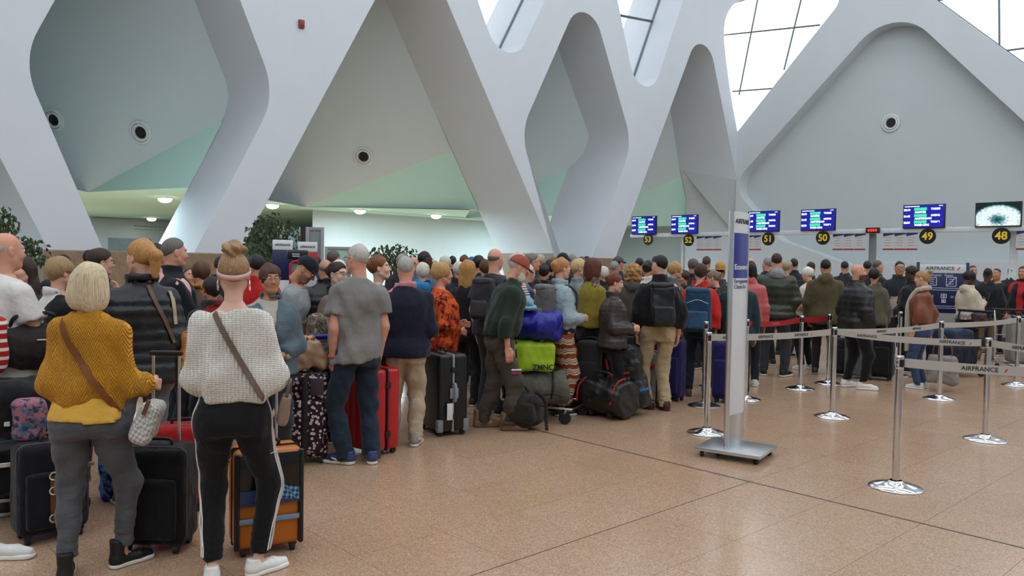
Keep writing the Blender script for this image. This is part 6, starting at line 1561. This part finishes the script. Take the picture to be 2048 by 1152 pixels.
bag('backpack', 'dark olive backpack lying on the floor beside the tan boots', 'backpack', softmesh('backpack', .42, .32, .36, .13, .014, 12, .012, .15), cloth('#24211b', 'plain'), face_cam(gnd(1046, 858), 10, .015),
    (('front_pocket', softmesh('front_pocket', .28, .10, .20, .048, .010, 5), cloth('#26231d', 'plain')), ('shoulder_strap', arc([(.12, .02, .36), (.22, .0, .28), (.24, -.05, .10), (.26, -.12, .02)], .018), cloth('#1d1a16')), ('grab_loop', arc([(-.05, 0, .36), (0, -.02, .42), (.05, 0, .36)], .010), cloth('#1d1a16'))))
for o in [o for o in bpy.data.objects if o.name.startswith('front_pocket') and o.parent and o.parent.name.startswith('backpack')]: o.location = (0, -.115, .07)
# trolley with the lime bag pile
m_tro = metal((.66, .67, .69), .22); m_troblue = plain('#1d2a8c', .4, var=0); m_trodk = plain('#1d2238', .45, .3, var=0)
def trolley(p, yaw, label, hh=1.02, grip=m_troblue, frame=None, w=.56):
    fm = frame or m_tro; e = empty('luggage_trolley', (p.x, p.y, 0), -math.atan2(p.x, p.y) - math.radians(yaw), label, 'trolley', 'luggage trolleys'); L = .85
    for sx in (-1, 1):
        BM().tube(smooth_path([(sx * w / 2, -L / 2, .16), (sx * w / 2, L * .36, .18), (sx * w / 2, L * .46, .30), (sx * w / 2, L * .5, .75), (sx * w / 2, L * .58, hh)], 6), .014, 8).build('side_tube', fm, e)
    for q in range(6): y = -L / 2 + L * .82 * q / 5; BM().cyl((-w / 2, y, .165), (w / 2, y, .165), .009, seg=8).build('deck_bar', fm, e)
    for z_ in (.42, .60, .78): BM().cyl((-w / 2, L * .48, z_), (w / 2, L * .48, z_), .007, seg=8).build('back_bar', fm, e)
    BM().cyl((-w / 2 - .03, L * .58, hh), (w / 2 + .03, L * .58, hh), .022, seg=14).build('push_grip', grip, e)
    bk = BM()
    for x in np.linspace(-w * .32, w * .32, 6): bk.tube(smooth_path([(x, L * .50, .95), (x, L * .34, .93), (x, L * .33, .80), (x, L * .48, .79)], 3), .004, 5)
    for y, z_ in ((L * .34, .93), (L * .33, .80), (L * .42, .795)): bk.cyl((-w * .34, y, z_), (w * .34, y, z_), .0045, seg=6)
    bk.build('basket', fm, e)
    for x, y in ((-w / 2, -L * .4), (w / 2, -L * .4), (-w / 2 + .02, L * .4), (w / 2 - .02, L * .4)):
        BM().cyl((x - .015, y, .065), (x + .015, y, .065), .065, seg=18).build('wheel', m_tyre, e); BM().box(x, y, .13, .03, .04, .05, .005).build('fork', fm, e)
    return e
T1 = atY(1094, 560, 8.4); trolley(T1, -68, 'chrome luggage trolley piled with lime, blue and grey bags')
def ontop(px, py, Y): p = atY(px, py, Y); return p
bag('duffel', 'grey duffel bag at the bottom of the trolley pile', 'bag', barrel('duffel', .60, .19, .014, 21), cloth('#5b5850', 'plain'), face_cam(ontop(1082, 600, 8.15), -8, .19), (('black_strap', arc([(.1, -.19, .08), (.12, -.19, .22), (.13, -.08, .34)], .016), m_bk), ('black_strap', arc([(.22, -.18, .10), (.1, -.2, .14), (-.1, -.18, .10)], .010), m_bk)))
lm_ = bag('kit_bag', 'lime green kit bag with black lettering on the trolley', 'bag', softmesh('kit_bag', .50, .32, .30, .05, .010, 31), cloth('#9fbf22', 'shine'), face_cam(ontop(1062, 600, 8.15), -6, .54), (('buckle_strap', arc([(-.16, -.165, .05), (-.16, -.17, .18), (-.16, -.1, .31)], .008), m_bk),))
text_obj('ZMNC', .075, m_ink, lm_, Matrix.Translation((.12, -.176, .05)) @ Matrix.Rotation(math.pi / 2, 4, 'X'), bold=.002)
bag('stuff_sack', 'royal blue drawstring sack on top of the lime bag', 'bag', barrel('stuff_sack', .44, .18, .014, 41), cloth('#1c2290', 'shine'), face_cam(ontop(1080, 600, 8.15), 14, .86), (('drawstring', arc([(.215, -.05, .12), (.235, -.02, .16), (.23, .02, .19), (.225, .0, .13), (.215, -.03, .10)], .007), m_ink),))
bag('sun_hat', 'pale blue crumpled hat resting on the trolley pile', 'hat', softmesh('sun_hat', .22, .20, .12, .06, .014, 51, .010), cloth('#7fa9bb', 'plain'), face_cam(ontop(1045, 600, 8.2), 0, 1.19), (('hat_brim', softmesh('hat_brim', .28, .25, .03, .014, .008, 5, .009), cloth('#7fa9bb')),))
# left trolley
T0 = atY(22, 560, 4.95); trolley(T0, 84, 'luggage trolley stacked with black bags at the left edge', frame=m_tro)
bag('duffel', 'large black duffel bag on top of the left trolley', 'bag', barrel('duffel', .60, .17, .012, 61), m_bk2, face_cam(ontop(62, 700, 4.95), -6, .93), (('carry_handle', arc([(-.12, -.05, .28), (-.08, -.08, .35), (.1, -.06, .36), (.14, -.04, .28)], .012), m_bk), ('silver_buckle', BM().box(.04, -.165, .2, .05, .01, .012, .002).mesh(), m_alu)))
bag('sports_bag', 'black sports bag with small white motif low on the left trolley', 'bag', softmesh('sports_bag', .50, .30, .34, .10, .012, 71), cloth('#141517', 'plain'), face_cam(ontop(18, 700, 4.6), 4, .58), (('white_motif', BM().box(-.0, -.158, .10, .03, .006, .028, .004).mesh(), plain('#c9c9c9')), ('white_motif', BM().box(.05, -.158, .10, .018, .006, .03, .004).mesh(), plain('#c9c9c9'))))
bag('wash_bag', 'turquoise and pink swirl-patterned pouch hanging on the left trolley', 'bag', softmesh('wash_bag', .16, .09, .24, .035, .008, 81, .009), cloth('#3a6a86', 'swirl', '#a86a78', 1.6), face_cam(ontop(56, 700, 4.5), 0, .58))
bag('suitcase', 'black suitcase lying low on the left trolley deck', 'suitcase', softmesh('suitcase', .55, .40, .28, .05, .004, 91), cloth('#121214'), face_cam(ontop(30, 700, 4.85), 0, .19), (('silver_rail', BM().box(0, -.205, .2, .5, .012, .03, .004).mesh(), m_alu),))
bag('striped_bag', 'red bag with white stripes at the extreme left edge', 'bag', softmesh('striped_bag', .22, .18, .34, .05, .006, 95), cloth('#a81e1e', 'stripe', '#d8d4d0', .5), face_cam(ontop(-30, 700, 4.6), 0, .95))
bag('backpack', 'small blue galaxy-print backpack on the floor behind the grey jeans', 'backpack', softmesh('backpack', .30, .20, .36, .07, .010, 151), cloth('#16236e', 'swirl', '#5f8fd0', 1.2), face_cam(atY(248, 700, 5.3), 0, .0), (('zip', arc([(-.09, -.105, .22), (0, -.108, .27), (.09, -.105, .22)], .004), m_bk),))
# trolley by the denim jacket woman
T2 = atY(612, 560, 6.9); trolley(T2, 150, 'luggage trolley with blue grip beside the denim jacket woman')
bag('backpack', 'beige and brown patterned backpack resting on the trolley behind grey T-shirt', 'backpack', softmesh('backpack', .28, .20, .46, .085, .008, 101), cloth('#a5988a', 'swirl', '#5a4638', 2.4), face_cam(ontop(644, 650, 6.75), 20, .74), (('side_panel', softmesh('side_panel', .06, .16, .36, .025, .004, 3), cloth('#5d4436')), ('shoulder_strap', arc([(.08, -.1, .42), (.13, -.14, .25), (.1, -.1, .05)], .014), cloth('#8a7a68'))))
bag('tote_bag', 'crumpled beige leather tote with orange scarf on the floral suitcase', 'bag', softmesh('tote_bag', .32, .20, .26, .05, .020, 111, .010, .25), cloth('#b9987c', 'leather'), face_cam(gnd(612, 922), 6, .745), (('orange_scarf', softmesh('orange_scarf', .2, .12, .07, .025, .010, 7, .009), cloth('#c9653c', 'swirl', '#e0b090')), ('tote_handle', arc([(-.12, -.06, .2), (-.19, -.09, .10), (-.24, -.1, -.06)], .014), cloth('#b28a62', 'leather'))))
for o in bpy.data.objects:
    if o.name.startswith('orange_scarf'): o.location = (-.04, .0, .22)
    if o.name.startswith('blue_strap'): o.location = (0, 0, .20)
    if o.name.startswith('hat_brim'): o.location = (0, -.02, -.01)
    if o.name.startswith('side_panel') and o.parent and o.parent.name.startswith('backpack'): o.location = (-.15, 0, .03)
    if o.name.startswith('pocket') and o.parent and o.parent.name.startswith('duffel'): o.location = (-.02, -.16, .22)
# water bottle in a dark pouch on the red case
p = gnd(738, 903); q = atY(787, 735, 6.95)
e = empty('water_bottle', q, 0, 'small clear water bottle with blue cap above the red suitcase', 'bottle')
t = NT('clear_plastic'); t.set(.08, 0, .5, (.75, .85, .9)); t.b.inputs['Transmission Weight'].default_value = .7
BM().lathe([(0, -.10), (.030, -.10), (.032, -.09), (.031, 0), (.032, .05), (.014, .09), (.013, .105), (0, .105)], 20).build('bottle_body', t.m, e); BM().cyl((0, 0, .10), (0, 0, .125), .016).build('bottle_cap', plain('#2f6fb8', .4, var=0), e); BM().cyl((0, 0, -.04), (0, 0, .02), .0335, seg=20, caps=False).build('bottle_label', plain('#9ec3dc', .4, var=0), e)
bag('jacket_bundle', 'dark bundled jacket draped over the red suitcase', 'jacket', softmesh('jacket_bundle', .20, .18, .30, .07, .018, 121), cloth('#33241f', 'plain'), face_cam(atY(778, 700, 6.98), 0, .66))
# trolleys at the right
T3 = atY(1908, 560, 12.3); trolley(T3, 40, 'dark blue luggage trolley under the information board', frame=m_trodk, grip=m_trodk)
bag('suitcase', 'navy suitcase lying on the dark blue trolley', 'suitcase', softmesh('suitcase', .46, .62, .30, .05, .004, 131), cloth('#16192c'), face_cam(T3, 40, .19)); bag('suitcase', 'denim blue soft bag on top of the dark blue trolley', 'bag', softmesh('suitcase', .42, .5, .22, .07, .010, 133), cloth('#26324e'), face_cam(T3, 40, .52))
T4 = atY(2052, 560, 12.6); trolley(T4, -20, 'grey luggage trolley at the right edge of the queue', grip=m_tyre); bag('suitcase', 'pale grey suitcase standing on the right edge trolley', 'suitcase', softmesh('suitcase', .46, .3, .72, .05, .004, 141), cloth('#8d8a84'), face_cam(T4, -20, .19))
# ---- worn bags
def worn_pack(k, label, w, d, h, zc_, mat, pocket, strap, yoff=0., extra=None, flap=True):
    a, b, yc = prof_at(k.gp, zc_); M = pm(k) @ Matrix.Translation(Vector(k.ln(np.array((0, yc - b - d / 2 - .005 + yoff, zc_ - h / 2))) * k.s)) @ Matrix.Rotation(-math.radians(4), 4, 'X')
    e = empty('backpack', (0, 0, 0), 0, label, 'backpack'); e.matrix_world = M
    obj('pack_body', softmesh('pack_body', w, d, h, min(w, d) * .36, .006, int(zc_ * 1000) + int(w * 100), .013, .12), mat, e)
    obj('front_pocket', softmesh('front_pocket', w * .72, .06, h * .42, .026, .004, 5, .012), pocket, e, loc=(0, -d / 2 - .012, h * .06))
    if flap: obj('top_flap', softmesh('top_flap', w * .86, d * .9, .07, .03, .005, 6, .012), pocket, e, loc=(0, -.01, h * .90))
    BM().tube(smooth_path([(-.03, d / 2 - .02, h * .97), (-.02, d / 2 - .02, h + .05), (.02, d / 2 - .02, h + .05), (.03, d / 2 - .02, h * .97)], 4), .007, 6).build('grab_loop', strap, e)
    for sx in (-1, 1):
        xs = k.sh[1][0] * .62 * sx; z0 = 1.455 - (zc_ - h / 2)
        pts = [(sx * w * .25, d / 2 - .02, h * .92), (xs, d / 2 + .05, z0 - .015), (xs, d / 2 + .15, z0 + .005), (xs * 1.1, d / 2 + .26, z0 - .09), (xs * 1.3, d / 2 + .24, z0 - .28), (sx * w * .48, d / 2 + .06, h * .12)]
        P_ = smooth_path(pts, 7); V, Fc = ribbon(P_, [Vector((.045, 0, 0))] * len(P_), .012); obj('shoulder_strap', pyd('shoulder_strap', V, Fc), strap, e)
    if extra: extra(e, w, d, h)
    return e
worn_pack(PP['backpackgirl'], 'grey backpack with white base worn over the pale denim jacket', .30, .17, .46, 1.20, cloth('#63605f'), cloth('#6f6b69'), cloth('#4f4c4c'), extra=lambda e, w, d, h: BM().box(0, -d / 2 - .01, .04, w * .8, .05, .07, .015).build('white_base', plain('#c4bdb0', .6), e))
worn_pack(PP['khaki'], 'black flap-top backpack worn by the khaki-trousered man', .30, .18, .48, 1.20, cloth('#15161a', 'shine'), cloth('#1a1b20', 'shine'), cloth('#101012'))
worn_pack(PP['redjacket'], 'large teal blue backpack worn over the red jacket', .34, .20, .54, 1.14, cloth('#243f5c', 'plain'), cloth('#2f5270', 'plain'), cloth('#1d2c40'), extra=lambda e, w, d, h: BM().tube(smooth_path([(-.13, -d / 2 - .03, h * .66), (0, -d / 2 - .045, h * .74), (.13, -d / 2 - .03, h * .66)], 6), .004, 6).build('reflective_piping', plain('#b8c4cc', .4), e))
worn_pack(PP['baldback'], 'charcoal backpack worn by the balding man behind the russet cap', .28, .16, .42, 1.22, cloth('#2f2f31'), cloth('#38383a'), cloth('#222224'))
def shoulder_bag(k, label, M, w, d, h, mat, strap_pts, strap_w, smat, side=-1, amp=.006, taper=.1, extra=None, name='handbag'):
    e = empty(name, (0, 0, 0), 0, label, 'bag'); base = pm(k); e.matrix_world = base @ M
    obj('bag_body', softmesh('bag_body', w, d, h, min(w, d) * .35, amp, int(w * 1000), .009, taper), mat, e)
    if strap_pts:
        o = strap_over(k, strap_pts, strap_w, smat, None, side); o.parent = e; o.matrix_parent_inverse = (base @ M).inverted() @ base; o.name = 'strap'
    if extra: extra(e, w, d, h)
    return e
k = PP['white']; shoulder_bag(k, 'taupe crossbody bag hanging at the hip of the white sweater', Matrix.Translation((.235, -.03, .80)) @ Matrix.Rotation(.2, 4, 'Y'), .05, .12, .16, cloth('#8a7060', 'leather'), [(-.10, 1.47), (-.06, 1.38), (.06, 1.16), (.14, 1.02), (.18, .95)], .028, cloth('#6e5c50', 'leather'), extra=lambda e, w, d, h: BM().tube(smooth_path([(0, -.05, h), (0, -.03, h + .07), (0, .03, h + .07), (0, .05, h)], 5), .010, 6).build('bag_handle', cloth('#5c4a40', 'leather'), e))
k = PP['mustard']; shoulder_bag(k, 'white and grey chequered handbag at the hip of the mustard sweater', Matrix.Translation((.25, -.02, .70)) @ Matrix.Rotation(.35, 4, 'Y'), .12, .26, .22, cloth('#cfcac0', 'check', '#9a9a98', 1.2), [(-.12, 1.44), (-.08, 1.34), (.03, 1.16), (.12, 1.02), (.17, .93)], .030, cloth('#7c4318', 'leather'), extra=lambda e, w, d, h: BM().box(-.02, -.12, h * .9, .02, .02, .08, .004).build('leather_tab', m_brown, e))
k = PP['ponytail']; shoulder_bag(k, 'beige tote with orange contents on the black quilted jacket shoulder', Matrix.Translation((.27, -.06, .82)), .10, .26, .34, cloth('#b08a58', 'swirl', '#c97a3c'), [(.155, 1.42), (.17, 1.34), (.185, 1.2)], .032, cloth('#b5a48c'), amp=.012)
strap_over(k, [(.02, 1.46), (.05, 1.36), (.12, 1.2), (.17, 1.08)], .026, cloth('#5a4232', 'leather'), k.e, name='brown_strap')
k = PP['whitehair']; shoulder_bag(k, 'bright red shoulder bag worn by the white-haired woman', Matrix.Translation((.10, -.19, 1.02)) @ Matrix.Rotation(.15, 4, 'Y'), .30, .09, .22, cloth('#b3170f', 'leather'), [(.0, 1.46), (.03, 1.38), (.08, 1.24)], .022, cloth('#3a2a28', 'leather'), taper=.25)
k = PP['leather']; e = shoulder_bag(k, 'grey canvas tote with brown straps held low by the leather jacket woman', Matrix.Translation((-.04, -.30, .10)), .14, .40, .40, cloth('#8f8a84', 'plain'), None, 0, None, amp=.012, extra=lambda e, w, d, h: [BM().tube(smooth_path([(0, y, h * .9), (0, y * .9, h + .12), (0, 0, h + .28)], 5), .010, 6).build('tote_strap', cloth('#7a4628', 'leather'), e) for y in (-.12, .12)])
V = []; e = k.e
pts = smooth_path([(-.10, -.02, 1.49), (-.07, .085, 1.42), (-.085, .155, 1.25), (-.085, .165, 1.05), (-.085, .16, .75), (-.085, .155, .55)], 6)
o = BM().tube([Vector(v) * k.s for v in pts], .038, 8); o.build('scarf_tail', cloth('#cfc6b4', 'knit'), e)
BM().tube([Vector((.085 * math.sin(a), -.01 + .08 * math.cos(a), 1.485 - .02 * math.cos(a))) * k.s for a in np.linspace(0, 6.283, 25)[:-1]], .036, 8, True).build('scarf_loop', cloth('#cfc6b4', 'knit'), e)
k = PP['creamjacket']; shoulder_bag(k, 'dark brown shoulder bag of the woman in cream jacket', Matrix.Translation((.20, .02, .72)), .14, .28, .26, cloth('#3a251d', 'leather'), None, 0, None, amp=.010)
# hand-held things
def hand_pos(k, sd): return pm(k) @ Vector(k.ln(k.wr[sd] + k.fd[sd] * .10) * k.s)
for key, lb in (('stripes', 'smartphone held up by the woman in striped shirt'), ('creamjacket', 'dark smartphone in the hands of the cream jacket woman')):
    k = PP[key]; p = hand_pos(k, 1); e = empty('smartphone', p, k.e.rotation_euler.z, lb, 'phone'); e.rotation_euler.x = math.radians(-20)
    BM().box(0, .02, .04, .075, .010, .15, .006, 2).build('phone_case', plain('#5a5560', .4, var=0), e); BM().box(0, .013, .04, .066, .004, .135).build('phone_display', plain('#10141c', .15, var=0), e)
k = PP['reader']; p = hand_pos(k, 1).lerp(hand_pos(k, -1), .5); e = empty('newspaper', p, k.e.rotation_euler.z, 'open newspaper held by the person in black coat', 'newspaper')
for sx in (-1, 1):
    b = BM(); b.poly([Vector((0, 0, -.10)), Vector((sx * .20, .05, -.09)), Vector((sx * .21, .10, .20)), Vector((0, .06, .20))]); o = b.build('page', plain('#b9b5ae', .7, var=.12), e)
BM().poly([Vector((.03, .012, -.06)), Vector((.17, .045, -.055)), Vector((.175, .06, .05)), Vector((.03, .028, .05))]).build('red_photo', plain('#8e2a2a', .7), e)
k = PP['khaki']; p = hand_pos(k, -1); e = empty('camera_case', (p.x - .08, p.y + .02, p.z + .02), k.e.rotation_euler.z, 'small black camera case at the hand of the khaki man', 'case'); BM().box(0, 0, 0, .12, .08, .11, .012, 3).build('case_body', cloth('#141416', 'leather'), e); BM().box(-.04, -.045, 0, .012, .006, .06, .002).build('silver_clip', m_alu, e)
# shoe of someone just outside the frame
p = gnd(-8, 1118); e = empty('white_trainer', (p.x, p.y, 0), math.radians(-80), 'toe of a white trainer at the lower left corner', 'shoe'); obj('shoe_upper', SHOE['low'][0], cloth('#dcdcda', 'shine'), e); obj('sole', SHOE['low'][1], plain('#f0efec', .6, var=.03, name='sole_rubber'), e)
# wristband of the grey T-shirt man
k = PP['greytee']; w_ = Vector(k.wr[-1] * k.s) - Vector(k.fd[-1]) * .02; q = Vector(k.fd[-1]).to_track_quat('Z', 'Y'); BM().tube([w_ + q @ Vector((.034 * math.cos(a), .034 * math.sin(a), 0)) for a in np.linspace(0, 6.283, 17)[:-1]], .007, 6, True).build('red_wristband', plain('#c23a34', .5, var=0), k.e)
for k, c, sx in ((PP['greytee'], '#e9e9ea', 1),):   # white swoosh on the trainers
    for o in [o for o in k.e.children if o.name.startswith('shoe')]:
        for sd in (-1, 1):
            P_ = smooth_path([(sd * .041, .10, .050), (sd * .044, .05, .038), (sd * .045, .02, .036), (sd * .046, -.03, .062)], 6); W = [Vector((0, 0, .003 + .012 * math.sin(math.pi * min(1, i / len(P_) * 1.0 + .05)))) for i in range(len(P_))]
            V, Fc = ribbon(P_, W, .004); obj('side_mark', pyd('side_mark', V, Fc), plain(c, .5, var=0), o)
